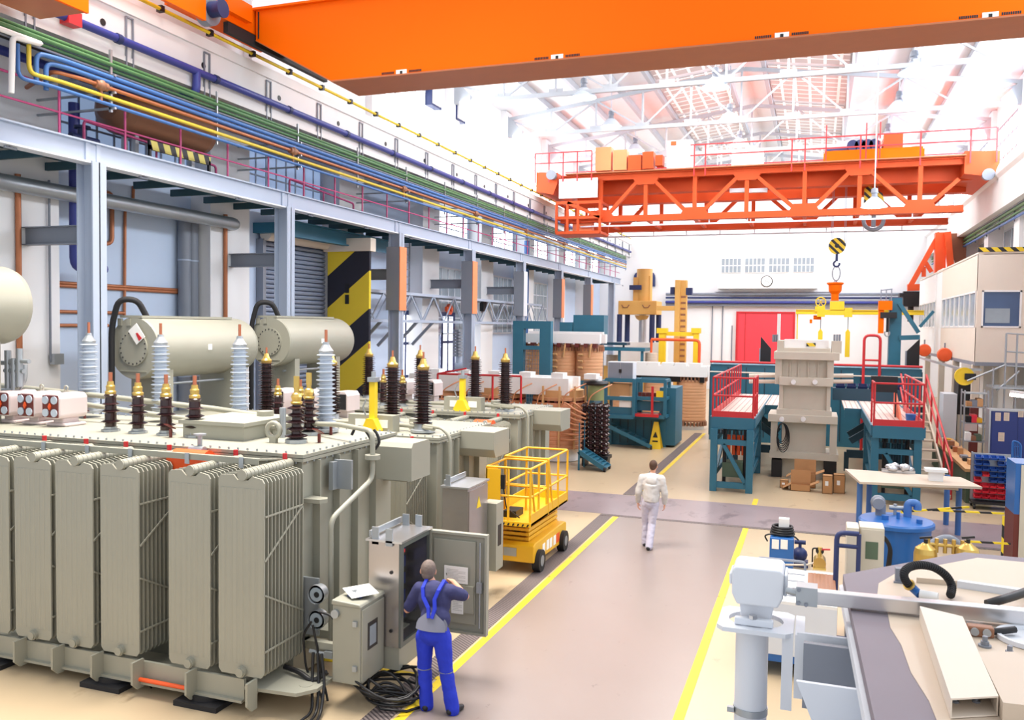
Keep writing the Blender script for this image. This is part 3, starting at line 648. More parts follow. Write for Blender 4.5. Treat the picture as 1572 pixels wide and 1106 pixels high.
# ================================================================== left gallery, its columns and pipework
ZG0, ZG1 = 7.47, 7.87
for k, y in enumerate(COLS):
    g = G(); x0, x1 = XC - 0.2, XC + 0.2
    g.box(x0, x0 + 0.03, y - 0.17, y + 0.17, 0, ZG0); g.box(x1 - 0.03, x1, y - 0.17, y + 0.17, 0, ZG0); g.box(x0, x1, y - 0.015, y + 0.015, 0, ZG0)
    g.box(x0 - 0.1, x1 + 0.1, y - 0.25, y + 0.25, 0, 0.03)
    o = ['nearest the camera at the left', 'beside the roller shutter', 'right of the striped door leaf', 'with an orange guard beyond the tall ladder', 'behind the teal frame', 'behind the wound coils', 'near the tan press', 'last before the far wall'][k]
    t = thing('steel_column', 'grey-blue H-section steel column under the gallery, ' + o, 'column', (XC, y, 0), 'gallery columns')
    g.out('column_shaft', 'steel_blue', t)
    if k in (0, 1, 2, 3, 4):
        z = 6.1
        G().box(XP, x0, y - 0.1, y + 0.1, z - 0.18, z - 0.16).box(XP, x0, y - 0.1, y + 0.1, z + 0.16, z + 0.18).box(XP, x0, y - 0.01, y + 0.01, z - 0.17, z + 0.17).box(x0 - 0.02, x0, y - 0.13, y + 0.13, z - 0.22, z + 0.22).out('wall_bracket', 'steel_mid', t)
    if k in (2, 3, 4, 5, 6):
        gd = G().box(x0 - 0.05, x1 + 0.03, y - 0.24, y + 0.24, 4.9, 7.0).out('cable_guard', 'steel_mid', t)
        G().box(x1 + 0.03, x1 + 0.06, y - 0.24, y + 0.24, 4.9, 7.0).out('guard_face', 'red_pale' if k != 4 else 'steel_white', gd)
ga = thing('gallery', 'pale blue steel gallery walkway beam running along the left wall', 'gallery', (XC, 34, ZG0))
g = G(); g.box(XC - 0.02, XC + 0.02, 4, 60, ZG0, ZG1); g.box(XC - 0.1, XC + 0.1, 4, 60, ZG1 - 0.03, ZG1); g.out('edge_beam', 'steel_blue', ga)
G().box(XC - 0.14, XC + 0.16, 4, 60, ZG0 - 0.035, ZG0).out('lower_flange', 'steel_white', ga)
G().box(XP, XC - 0.1, 4, 60, ZG1 - 0.12, ZG1 - 0.05).out('deck', 'gallery_teal', ga)
g = G()
for i in range(46): y = 5.0 + 1.2 * i; g.bar((XP, y, ZG0 + 0.1), (XC, y, ZG0 + 0.1), 0.08, 0.16)
g.outs('joist', 'gallery_teal', ga)
g = G()
for y in COLS:
    for d in (-0.13, 0.13): g.box(XC + 0.02, XC + 0.05, y + d - 0.05, y + d + 0.05, ZG0, ZG1 - 0.03)
    g.box(XC + 0.02, XC + 0.035, y - 0.1, y + 0.1, ZG0 + 0.04, ZG1 - 0.06)
g.outs('splice_plate', 'steel_blue', ga)
g = G()
for i in range(18): y = 8.0 + 3.1 * i; g.cyl((XC + 0.05, y - 0.12, ZG0 - 0.07), (XC + 0.05, y + 0.12, ZG0 - 0.07), 0.025, n=6); g.box(XC + 0.03, XC + 0.07, y - 0.02, y + 0.02, ZG0 - 0.07, ZG0)
g.outs('rail_clip', 'steel_mid', ga)
rl = thing('guard_rail', 'magenta pink guard rail along the front edge of the left gallery', 'railing', (XC + 0.05, 34, ZG1))
G().tube([(XC - 0.04, 4, 8.72), (XC - 0.04, 60, 8.72)], 0.024, 6).out('top_rail', 'pink_rail', rl)
G().tube([(XC - 0.04, 4, 8.28), (XC - 0.04, 60, 8.28)], 0.02, 6).out('middle_rail', 'pink_rail', rl)
p0 = G().tube([(XC - 0.04, 9.0, ZG1), (XC - 0.04, 9.0, 8.72)], 0.024, 6).out('rail_post', 'pink_rail', rl, org=(XC - 0.04, 9.0, ZG1))
for i in range(1, 32): dup(p0, (XC - 0.04, 9.0 + 1.6 * i, ZG1), parent=rl)
for (y0, y1, lb) in ((13.4, 17.4, 'pink inner hand rail on the gallery in front of the brown tank'), (20.5, 24.0, 'pink stair-head rail on the gallery above the roller shutter')):
    r = thing('hand_rail', lb, 'railing', (XC - 0.6, y0, ZG1))
    G().pipe([(XC - 0.7, y0, ZG1), (XC - 0.7, y0, 8.45), (XC - 0.7, y1, 8.25), (XC - 0.7, y1, ZG1)], 0.03, 6).out('rail', 'pink_rail', r)
    G().tube([(XC - 0.7, (y0 + y1) / 2, ZG1), (XC - 0.7, (y0 + y1) / 2, 8.35)], 0.025, 6).out('rail_post', 'pink_rail', r)
r = thing('cross_brace_rail', 'pink X-braced rail at the near end of the gallery, far left', 'railing', (XC - 1.0, 10.2, ZG1))
G().tube([(XC - 0.9, 9.9, ZG1), (XC - 0.9, 10.7, 8.6)], 0.02, 6).tube([(XC - 0.9, 10.7, ZG1), (XC - 0.9, 9.9, 8.6)], 0.02, 6).tube([(XC - 0.9, 9.9, ZG1), (XC - 0.9, 9.9, 8.6)], 0.03, 6).tube([(XC - 0.9, 10.7, ZG1), (XC - 0.9, 10.7, 8.6)], 0.03, 6).tube([(XC - 0.9, 9.9, 8.6), (XC - 0.9, 10.7, 8.6)], 0.025, 6).out('brace', 'pink_rail', r)
# ---- brown receiver tank on the gallery
bt = thing('receiver_tank', 'brown horizontal tank lying on the gallery behind the pipes', 'tank', (-14.4, 17.0, ZG1))
a = at(250, 185, X=-14.3)
G().lathe([(0.02, -1.6), (0.3, -1.55), (0.5, -1.4), (0.56, -1.2), (0.56, 1.2), (0.5, 1.4), (0.3, 1.55), (0.02, 1.6)], (-14.4, a.y, a.z - 0.02), 24, 'Y').out('tank_shell', 'tank_brown', bt)
g = G()
for d in (-0.9, 0.9): g.box(-14.6, -14.5, a.y + d - 0.05, a.y + d + 0.05, ZG1 - 0.05, a.z - 0.4); g.box(-14.3, -14.2, a.y + d - 0.05, a.y + d + 0.05, ZG1 - 0.05, a.z - 0.4)
g.outs('tank_leg', 'steel_white', bt)
hz0, hz1 = at(228, 222, X=-13.75), at(322, 240, X=-13.75); lab(G().bar((-13.75, hz0.y, hz0.z), (-13.75, hz1.y, hz0.z), 0.06, 0.2).box(-13.78, -13.72, hz0.y, hz0.y + 0.06, ZG1 - 0.05, hz0.z).box(-13.78, -13.72, hz1.y - 0.06, hz1.y, ZG1 - 0.05, hz0.z).out('hazard_board', 'hazard_run'), 'yellow and black hazard board at the foot of the brown tank', 'board')
g = G(); y = a.y - 2.3
g.cyl((-14.3, y, ZG1), (-14.3, y, ZG1 + 0.5), 0.09).cyl((-14.3, y - 0.3, ZG1 + 0.3), (-14.3, y + 0.4, ZG1 + 0.3), 0.07).cyl((-14.3, y, ZG1 + .5), (-14.3, y, ZG1 + .55), 0.16)
lab(g.out('pump_valve', 'navy'), 'dark blue valve and pump fitting left of the brown tank', 'valve')
# ---- pipe runs (each one continuous pipe)
def run(name, label, m, pts, r, bend=None, cat='pipe', n=8, group=None):
    o = G().pipe(pts, r, n, 0, bend).out(name, m); lab(o, label, cat, group); return o
ya, ye = 10.6, 62.8
o = run('compressed_air_pipe', 'thick dark blue pipe along the face of the crane runway beam', 'pipe_blue', [(XC + 0.13, 9.6, 10.0), (XC + 0.13, ye, 10.0)], 0.085)
g = G()
for k in range(18): g.cyl((XC + 0.13, 10.5 + 2.9 * k, 10.0), (XC + 0.13, 10.62 + 2.9 * k, 10.0), 0.10, n=10)
g.outs('clamp', 'navy', o)
v = at(109, 25, X=XC + 0.13); G().box(XC + 0.02, XC + 0.24, v.y - 0.15, v.y + 0.15, 9.88, 10.13).out('coupling', 'red_rail', o)
v = at(300, 118, X=XC + 0.1); run('drop_pipe', 'dark blue branch pipe dropping from the thick blue pipe to the gallery', 'pipe_blue', [(XC + 0.13, v.y, 10.0), (XC + 0.13, v.y, 9.5), (XC - 0.3, v.y, 9.45), (XC - 0.3, v.y - 4.5, 9.45)], 0.09)
o = run('conductor_rail', 'yellow conductor rail on the crane runway beam', 'line_yellow', [(XC + 0.12, 9, 10.99), (XC + 0.12, ye, 10.99)], 0.045, n=4)
g = G()
for k in range(34): y = 10 + 1.55 * k; g.box(XC + 0.03, XC + 0.17, y - 0.05, y + 0.05, 10.93, 11.06)
g.outs('insulator', 'black', o)
PR = [('pipe_green', 9.50, -13.1, 0.04, 'uppermost green pipe under the runway beam'), ('pipe_green', 9.41, -13.05, 0.045, 'second green pipe under the runway beam'), ('pipe_green', 9.33, -13.1, 0.035, 'third green pipe under the runway beam, above the cable bundle'), ('steel_mid', 9.26, -13.1, 0.025, 'thin grey conduit just below the green pipes'),
      ('pipe_sky', 9.15, -13.0, 0.045, 'upper sky blue pipe along the gallery'), ('pipe_sky', 9.04, -13.0, 0.045, 'middle sky blue pipe along the gallery'), ('copper', 8.93, -13.0, 0.04, 'copper pipe between the blue and the yellow gallery pipes'), ('pipe_yellow', 8.75, -13.0, 0.04, 'yellow gas pipe along the gallery'), ('pipe_sky', 8.62, -13.0, 0.035, 'lowest blue pipe along the gallery, below the yellow one'),
      ('black', 9.36, -13.4, 0.06, 'black cable bundle behind the blue gallery pipes'), ('pipe_blue', 9.30, -14.0, 0.09, 'dark blue pipe at the back of the gallery pipes')]
for i, (m, z, x, r, lb) in enumerate(PR):
    pts = [(x, 4.5, z), (x, ye - 2, z)]
    if i == 4: pts = [(x - 0.1, 11.55, 8.6), (x - 0.1, 11.55, z), (x, 12.0, z), (x, ye - 2, z)]
    if i == 5: pts = [(x - 0.1, 11.75, 8.55), (x - 0.1, 11.75, z), (x, 12.1, z), (x, ye - 2, z)]
    if i == 6: pts = [(x - 1.2, 12.3, z - 0.1), (x - 0.1, 11.9, z), (x, 12.4, z), (x, ye - 2, z)]
    if i == 7: pts = [(x - 0.1, 11.4, 9.25), (x - 0.1, 11.4, z), (x, 11.9, z), (x, ye - 2, z)]
    if i == 8: pts = [(x - 0.12, 11.2, 9.2), (x - 0.12, 11.2, z), (x, 11.7, z), (x, ye - 2, z)]
    run('gallery_pipe', lb, m, pts, r, bend=0.15, group='pipes along the gallery')
run('wrapped_pipe', 'white wrapped pipe bending down at the near end of the gallery pipes', 'white_part', [(-13.0, 8, 9.3), (-13.0, 11.6, 9.3), (-13.0, 11.0, 9.25), (-13.05, 11.0, 8.3)], 0.05, bend=0.1)
g = G()
for y in COLS:
    g.bar((-13.06, y + 0.3, 8.5), (-13.06, y + 0.3, 9.7), 0.05, 0.05)
    for z in (8.57, 8.87, 9.2): g.bar((XP, y + 0.3, z), (-12.94, y + 0.3, z), 0.05, 0.04)
    g.bar((-13.04, y + 3.4, 8.5), (-13.04, y + 3.4, 9.7), 0.04, 0.04)
pk = thing('pipe_rack', 'galvanised rack bars carrying the coloured pipes along the gallery', 'bracket', (-14.0, 34, 8.3)); g.outs('rack_bar', 'galvanised', pk)
for k in range(0, 6):
    y = COLS[k]; c = (-13.0, y, 8.93)
    lab(G().ell(c, 0.11, n=10).cyl((c[0], y - 0.14, c[2]), (c[0], y + 0.14, c[2]), 0.08).cyl((c[0], y, c[2]), (c[0], y, c[2] - 0.3), 0.03).out('pipe_valve', 'tank_brown'), 'brown ball valve on the copper gallery pipe at the %s pilaster' % ['first', 'second', 'third', 'fourth', 'fifth', 'sixth'][k], 'valve', 'valves on the copper pipe')
# fluorescent battens beyond the crane under the gallery pipes
for k in range(4):
    y = 42 + 4.4 * k
    t = thing('batten_light', 'white fluorescent batten light under the pipes, %s from the red crane' % ['first', 'second', 'third', 'fourth'][k], 'lamp', (XC + 0.1, y, 9.0), 'batten lights on the left wall')
    G().box(XC - 0.1, XC + 0.1, y, y + 2.2, 9.07, 9.14).bar((XC - 0.05, y + 0.3, 9.14), (XC - 0.05, y + 0.3, 9.66), 0.02, 0.02).bar((XC - 0.05, y + 1.9, 9.14), (XC - 0.05, y + 1.9, 9.66), 0.02, 0.02).out('housing', 'steel_white', t); G().cyl((XC, y + 0.1, 9.04), (XC, y + 2.1, 9.04), 0.03).out('tube', 'lamp_glow', t)
# ---- lower wall: copper lines, ducts, blue drop pipe
def W(pix, X): return [tuple(at(u, v, X=X)) for u, v in pix]
XW = XB + 0.056
run('copper_pipe', 'vertical copper pipe on the first pilaster, far left', 'copper', [(XP + 0.06, COLS[0] - 0.22, 7.3), (XP + 0.06, COLS[0] - 0.22, 0.3)], 0.055)
run('copper_pipe', 'vertical copper pipe on the pilaster between the ducts and the roller shutter', 'copper', [(XP + 0.06, COLS[1] - 0.3, 7.3), (XP + 0.06, COLS[1] - 0.3, 0.3)], 0.055)
run('copper_pipe', 'copper pipe bending down behind the first steel column', 'copper', W([(116, 288), (172, 297), (172, 374), (118, 375)], XW), 0.05)
run('copper_pipe', 'thin copper pipe with an offset running down to the grey conservator', 'copper', W([(205, 286), (204, 316), (192, 321), (191, 486)], XW), 0.035)
yw0, yw1 = COLS[0] + 0.8, COLS[1] - 0.8
for u, v, lb, y0, y1 in ((200, 441, 'upper copper pipe running level across the wall bay behind the first column', yw0, at(276, 440, X=XW).y), (200, 445, 'second copper pipe running level just below the upper one', yw0, at(276, 440, X=XW).y), (150, 480, 'copper pipe running level above the lowest one left of the grey conservator', 9, at(190, 480, X=XW).y), (150, 500, 'lowest copper pipe running level left of the grey conservator', 9, at(166, 500, X=XW).y)):
    z = at(u, v, X=XW).z; run('copper_pipe', lb, 'copper', [(XW, y0, z), (XW, y1, z)], 0.04)
run('copper_pipe', 'copper pipe bending down to the right of the two ducts', 'copper', W([(302, 444), (345, 450), (345, 560)], XW), 0.045)
for u, lb in ((281, 'left one of the two grey vertical ducts on the wall'), (293, 'right one of the two grey vertical ducts on the wall')):
    y = at(u, 420, X=XW + 0.1).y
    o = lab(G().cyl((XB + 0.2, y, 0.4), (XB + 0.2, y, 7.3), 0.16, n=16).out('air_duct', 'steel_mid'), lb, 'duct')
    g = G()
    for z in (1.5, 3.0, 4.5, 6.0): g.cyl((XB + 0.2, y, z), (XB + 0.2, y, z + 0.04), 0.172, n=16)
    g.out('duct_joint', 'steel_blue', o)
run('insulated_pipe', 'fat silvery insulated pipe under the gallery, ending by the second column', 'galvanised', [(XP + 0.3, 6, 7.05), (XP + 0.3, at(350, 330, X=XP).y, 7.05), (XB + 0.2, at(350, 330, X=XP).y + 0.1, 7.05)], 0.16, bend=0.25, n=14)
o = run('drain_pipe', 'dark blue drop pipe with an elbow behind the first column', 'pipe_blue', [(XP + 0.12, at(108, 350, X=XP).y, 9.0), (XP + 0.12, at(108, 350, X=XP).y, at(108, 410, X=XP).z), (XP + 0.12, at(154, 410, X=XP).y, at(108, 410, X=XP).z)], 0.11, bend=0.2, n=12)
run('cable_conduit', 'thin grey conduit on the first pilaster ending in a socket box', 'steel_mid', [(XP + 0.06, at(72, 300, X=XP).y, 7.3), (XP + 0.06, at(72, 300, X=XP).y, at(72, 556, X=XP).z), (XP + 0.06, at(80, 556, X=XP).y, at(72, 556, X=XP).z)], 0.025, n=6)
p = at(82, 552, X=XP); lab(G().box(XP + 0.03, XP + 0.16, p.y - 0.12, p.y + 0.12, p.z - 0.1, p.z + 0.12).out('socket_box', 'galvanised'), 'small grey socket box low on the first pilaster', 'socket')
# ---- roller shutter with teal lintel, striped door leaf
y0, y1 = at(402, 420, X=XB + 0.1).y, at(503, 420, X=XB + 0.1).y
rs = thing('roller_shutter', 'ribbed blue-grey roller shutter in the left wall beside the striped door leaf', 'shutter', (XB + 0.15, (y0 + y1) / 2, 0))
zs = 6.9; g = G(); z = 0.0
while z < zs: g.prism([(XB, z), (XB + 0.10, z + 0.02), (XB + 0.13, z + 0.07), (XB + 0.10, z + 0.12), (XB, z + 0.14)], 'Y', y0, y1); z += 0.14
g.out('curtain', 'shutter', rs)
G().box(XB, XB + 0.25, y0 - 0.15, y0, 0, zs).box(XB, XB + 0.25, y1, y1 + 0.15, 0, zs).outs('guide_rail', 'steel_mid', rs)
G().cyl((XB + 0.3, y0 - 0.1, zs + 0.15), (XB + 0.3, y1 + 0.1, zs + 0.15), 0.2, n=14).out('roller', 'cabin_cream', rs)
G().box(XB + 1.0, XB + 1.1, y0 - 0.3, y1 + 2.4, zs + 0.1, zs + 0.48).box(XB + .95, XB + 1.2, y0 - 0.3, y1 + 2.4, zs + 0.06, zs + 0.1).box(XB + .95, XB + 1.2, y0 - 0.3, y1 + 2.4, zs + 0.48, zs + 0.52).box(XB, XB + 1.0, y0 - 0.3, y0 - .1, zs + 0.15, zs + 0.45).box(XB, XB + 1.0, y1 + 2.2, y1 + 2.4, zs + 0.15, zs + 0.45).out('lintel_beam', 'teal', rs)
YS = 24.6
a, b = at(503, 387, Y=YS), at(567, 387, Y=YS)
sd = thing('door_leaf', 'tall door leaf with broad diagonal yellow and black stripes standing open from the left wall', 'door leaf', ((a.x + b.x) / 2, YS, 0))
G().box(a.x, b.x, YS, YS + 0.12, 0.02, a.z).out('leaf_panel', 'hazard_diag', sd, org=(a.x, YS, a.z - 0.8))
h = at(533, 450, Y=YS); G().box(h.x - 0.07, h.x + 0.07, YS - 0.02, YS + 0.01, h.z, h.z + 0.3).box(h.x - 0.07, h.x + 0.07, YS - 0.02, YS + 0.01, h.z - 0.36, h.z - 0.06).out('handle_recess', 'black', sd)
G().box(a.x - 0.1, b.x + 0.1, YS - 0.1, YS + 0.25, a.z, a.z + 0.42).out('door_header', 'cabin_cream', sd)
# ---- cable walkway under the gallery, ladder and small wall things
cw = thing('cable_walkway', 'light steel lattice walkway hung below the gallery between the guarded columns', 'walkway', (-14.4, 30, 5.0))
g = G(); z0, z1 = 4.55, 5.55
for x in (-14.9, -14.0):
    for z in (z0, z1): g.bar((x, 25.2, z), (x, 44, z), 0.06, 0.10)
    for i in range(10): g.bar((x, 25.2 + 2 * i, z0), (x, 26.2 + 2 * i, z1), 0.04, 0.05); g.bar((x, 27.2 + 2 * i, z0), (x, 26.2 + 2 * i, z1), 0.04, 0.05)
g.out('lattice_side', 'steel_blue', cw); G().box(-14.9, -14.0, 25.2, 44, z1, z1 + 0.04).out('walkway_deck', 'steel_mid', cw)
g = G()
for i in range(4): g.bar((-14.0, 26 + 1.4 * i, z0), (-14.9, 26 + 1.4 * i, z0 - 0.9), 0.08, 0.1)
g.outs('bracket', 'steel_mid', cw)
ld = thing('wall_ladder', 'grey steel ladder up to the gallery between the guarded columns', 'ladder', (-14.85, 29.4, 5.6))
G().bar((-14.85, 29.2, 5.6), (-14.85, 29.2, 7.6), 0.04, 0.04).bar((-14.85, 29.8, 5.6), (-14.85, 29.8, 7.6), 0.04, 0.04).out('stile', 'steel_mid', ld)
g = G()
for i in range(7): g.bar((-14.85, 29.2, 5.7 + 0.28 * i), (-14.85, 29.8, 5.7 + 0.28 * i), 0.03, 0.03)
g.outs('rung', 'steel_mid', ld)
p = at(688, 475, X=XP); lab(G().cyl((XP, p.y, p.z), (XP + 0.12, p.y, p.z), 0.24, n=18).cyl((XP + 0.12, p.y, p.z), (XP + 0.2, p.y, p.z), 0.1).box(XP, XP + .1, p.y - 0.35, p.y - 0.2, p.z - .1, p.z + .1).out('hose_reel', 'orange_bright'), 'orange hose reel on the left wall above the radiator', 'hose reel')
p = at(703, 520, X=XP + 0.1)
rd = thing('wall_heater', 'dark vertical heating unit on the left wall below the orange hose reel', 'heater', (XP + 0.15, p.y, 3))
g = G(); z0 = at(703, 545, X=XP).z; z1 = at(703, 508, X=XP).z
for i in range(9): z = z0 + (z1 - z0) * i / 8; g.box(XP + 0.03, XP + 0.3, p.y - 0.4, p.y + 0.4, z - 0.05, z + 0.05)
g.out('fin', 'steel_mid', rd); G().cyl((XP + 0.15, p.y, z0 - 0.8), (XP + 0.15, p.y, z1 + 0.05), 0.14).cyl((XP + 0.03, p.y, z0 - .5), (XP + 0.4, p.y, z0 - .5), 0.2).out('riser', 'steel_blue', rd)
p = at(808, 440, X=XP + 0.2); run('drain_pipe', 'light blue vertical pipe on the left wall behind the teal frame', 'pipe_sky', [(XP + 0.2, p.y, 9), (XP + 0.2, p.y, 2)], 0.14, n=12)
p = at(975, 430, Y=63.47); run('drain_pipe', 'navy elbow pipe in the far left corner above the tan press', 'navy', [(p.x, 63.47, p.z - 2), (p.x, 63.47, p.z + 0.5), (p.x + 1.4, 63.47, p.z + 0.5), (p.x + 1.4, 63.47, p.z - 0.5)], 0.12)
for k, (u, v) in enumerate(((741, 466), (741, 474))):
    p = at(u, v, X=XP + 0.1); lab(G().box(XP + 0.03, XP + 0.22, p.y - 0.2, p.y + 0.2, p.z - 0.13, p.z + 0.13).out('loudspeaker', 'black'), 'black box loudspeaker on the left wall, %s of two above each other' % ('upper', 'lower')[k], 'loudspeaker')
rr = thing('guard_rail', 'thin red pipe rail by the left wall behind the black bushings', 'railing', (-11.5, 24.9, 0))
a, b = at(672, 574, Y=24.9), at(800, 578, Y=24.9); c = at(716, 566, Y=24.9)
G().tube([(a.x, 24.9, a.z), (b.x, 24.9, b.z)], 0.035, 6).tube([(a.x, 24.9, a.z), (c.x, 24.9, c.z)], 0.03, 6).out('rail', 'red_rail', rr)
q = G()
for i in range(4): x = a.x + (b.x - a.x) * i / 3; q.tube([(x, 24.9, 0), (x, 24.9, a.z + (b.z - a.z) * i / 3)], 0.035, 6)
q.outs('rail_post', 'red_rail', rr)
for k, (u, v0, v1, lb) in enumerate(((1094, 470, 556, 'left thin grey conduit dropping down the far wall left of the red door'), (1110, 462, 556, 'middle thin grey conduit dropping down the far wall left of the red door'), (1124, 500, 556, 'right thin grey conduit dropping down the far wall left of the red door'))):
    p = at(u, v0, Y=YF - 0.05); run('wall_conduit', lb, 'steel_mid', [(p.x, YF - 0.06, p.z), (p.x, YF - 0.06, 1.0)], 0.04, n=6)
# ================================================================== power transformers
def sheds(z0, z1, n, rc, rs, slim=0.0):
    p = [(rc, z0)]; h = (z1 - z0) / n
    for i in range(n):
        k = 1 - slim * i / n; z = z0 + h * i; q = rs * (1 if i % 2 == 0 else 0.9)
        p += [(rc * k, z + h * 0.15), (q * k, z + h * 0.42), (q * k, z + h * 0.52), (rc * k, z + h * 0.80)]
    return p + [(rc * (1 - slim), z1)]
BPROTO = {}
def bushing(T, kind, x, y, z):
    if kind in BPROTO: return dup(BPROTO[kind], (x, y, z), parent=T)[0] if False else place(BPROTO[kind], (x, y, z), T)
    o = (0, 0, 0)
    def shape(g, nm, m, par): ob = g.out(nm, m, par, org=(x, y, z)); return ob
    c = (x, y, z)
    if kind == 'grey':
        b = shape(G().lathe(sheds(0.12, 1.16, 17, 0.10, 0.155, 0.12), c, 20), 'bushing', 'porcelain_grey', T)
        s = [('bushing_flange', 'galvanised', G().lathe([(0.19, 0), (0.19, 0.04), (0.13, 0.05), (0.13, 0.13)], c, 18)), ('bushing_cap', 'galvanised', G().lathe([(0.10, 1.15), (0.11, 1.19), (0.08, 1.23), (0.05, 1.28), (0.045, 1.32)], c, 14)), ('terminal', 'copper_tip', G().cyl((x, y, z + 1.3), (x, y, z + 1.5), 0.022, n=8))]
    elif kind == 'brown':
        b = shape(G().lathe(sheds(0.14, 1.12, 20, 0.10, 0.175, 0.10), c, 20), 'bushing', 'porcelain_brown', T)
        s = [('bushing_flange', 'galvanised', G().lathe([(0.22, 0), (0.22, 0.04), (0.16, 0.05), (0.14, 0.15)], c, 18)), ('bushing_cap', 'brass', G().lathe([(0.10, 1.11), (0.11, 1.16), (0.07, 1.2), (0.04, 1.3)], c, 14)), ('terminal', 'copper_tip', G().cyl((x, y, z + 1.28), (x, y, z + 1.42), 0.02, n=8))]
    elif kind == 'low':
        b = shape(G().lathe([(0.075, 0.06), (0.08, 0.12), (0.135, 0.145), (0.08, 0.17), (0.08, 0.27), (0.135, 0.295), (0.08, 0.32), (0.078, 0.38), (0.125, 0.40), (0.078, 0.42), (0.075, 0.5), (0.09, 0.53), (0.06, 0.56)], c, 18), 'bushing', 'porcelain_brown', T)
        s = [('bushing_flange', 'galvanised', G().lathe([(0.13, 0), (0.13, 0.03), (0.09, 0.04), (0.09, 0.07)], c, 8, smooth=False)), ('bushing_cap', 'brass', G().lathe([(0.075, 0.54), (0.08, 0.58), (0.06, 0.60), (0.065, 0.66), (0.05, 0.68), (0.045, 0.73)], c, 12)), ('terminal', 'copper_tip', G().cyl((x, y, z + 0.72), (x, y, z + 0.86), 0.028, n=8))]
    else:
        b = shape(G().lathe(sheds(0.05, 0.52, 5, 0.07, 0.155, 0.25), c, 18), 'bushing', 'porcelain_brown', T)
        s = [('bushing_flange', 'galvanised', G().lathe([(0.15, 0), (0.15, 0.05), (0.1, 0.06)], c, 8, smooth=False)), ('bushing_cap', 'brass', G().lathe([(0.07, 0.52), (0.085, 0.55), (0.06, 0.57), (0.075, 0.62), (0.06, 0.66), (0.035, 0.68), (0.035, 0.75)], c, 12)), ('terminal', 'brass', G().box(x - 0.04, x + 0.04, y - 0.01, y + 0.01, z + 0.72, z + 0.9))]
    for nm, m, g in s:
        g.out(nm, m, b, org=(x, y, z))
    BPROTO[kind] = b
    return b
def place(proto, loc, parent):
    "copy of a part (with its sub-parts) onto another thing"
    c = proto.copy(); COL.objects.link(c); c.parent = parent; c.matrix_parent_inverse = Matrix.Translation(-parent.location); c.location = loc
    for ch in kids(proto):
        d = ch.copy(); COL.objects.link(d); mi = ch.matrix_parent_inverse.copy(); d.parent = c; d.matrix_parent_inverse = mi; d.location = ch.location
    return c
RPROTO = {}
def radiator(T, x0, x1, yf, yb, z0, z1, key=None):
    w = x1 - x0; xc = (x0 + x1) / 2 + 0.02; n = int((yb - yf) / 0.062); g = G()
    for i in range(n):
        y = yf + (yb - yf) * i / (n - 1)
        poly = [(x0, z0 + 0.05), (x0 + 0.04, z0), (x1 - 0.04, z0), (x1, z0 + 0.05), (x1, z1 - 0.08), (x1 - 0.03, z1 - 0.035), (xc + 0.13, z1 - 0.01), (xc + 0.07, z1 - 0.06), (xc - 0.07, z1 - 0.06), (xc - 0.13, z1 - 0.0), (x0 + 0.03, z1 - 0.01), (x0, z1 - 0.05)]
        g.prism(poly, 'Y', y - (0.014 if i == 0 else 0.008), y + 0.008)
    for i in range(7):
        a = x0 + 0.02 + (w - 0.04) * i / 7; g.prism([(a + 0.006, yf - 0.014), (a + 0.02, yf - 0.020), (a + (w - 0.04) / 7 - 0.02, yf - 0.020), (a + (w - 0.04) / 7 - 0.006, yf - 0.014)], 'Z', z0 + 0.13, z1 - 0.15)
    r = g.out('radiator', 'paint_grey', T)
    h = G().cyl((xc, yf - 0.03, z1 + 0.0), (xc, yb + 0.14, z1 + 0.0), 0.062, n=16)
    for i in range(n): y = yf + (yb - yf) * i / (n - 1); h.cyl((xc, y - 0.010, z1), (xc, y + 0.010, z1), 0.066, n=16)
    h.out('header_pipe', 'paint_grey', r)
    G().cyl((xc, yf + 0.02, z0 + 0.06), (xc, yb + 0.14, z0 + 0.06), 0.05, n=16).cyl((xc, yf - 0.06, z0 + 0.05), (xc, yf - 0.01, z0 + 0.05), 0.062, n=18).cyl((xc, yf - 0.08, z0 + 0.05), (xc, yf - 0.055, z0 + 0.05), 0.05, n=18).out('drain_valve', 'paint_grey', r)
    G().cyl((xc - 0.02, yb + 0.07, z1 + 0.05), (xc - 0.02, yb + 0.07, z1 + 0.13), 0.03, n=10).out('vent_cap', 'red_rail', r)
    b = G()
    for s, x in ((1, x1 + 0.004), (-1, x0 - 0.004)):
        for z in (z0 + 0.3, z0 + (z1 - z0) * 0.80): b.bar((x, yf, z), (x, yb, z + 0.0), 0.012, 0.02)
        b.bar((x, yf, z0 + (z1 - z0) * 0.58), (x, yb, z0 + (z1 - z0) * 0.80), 0.012, 0.02); b.bar((x, yf, z0 + 0.95), (x, yb, z0 + 0.55), 0.012, 0.02)
    b.outs('tie_rod', 'paint_grey', r)
    return r
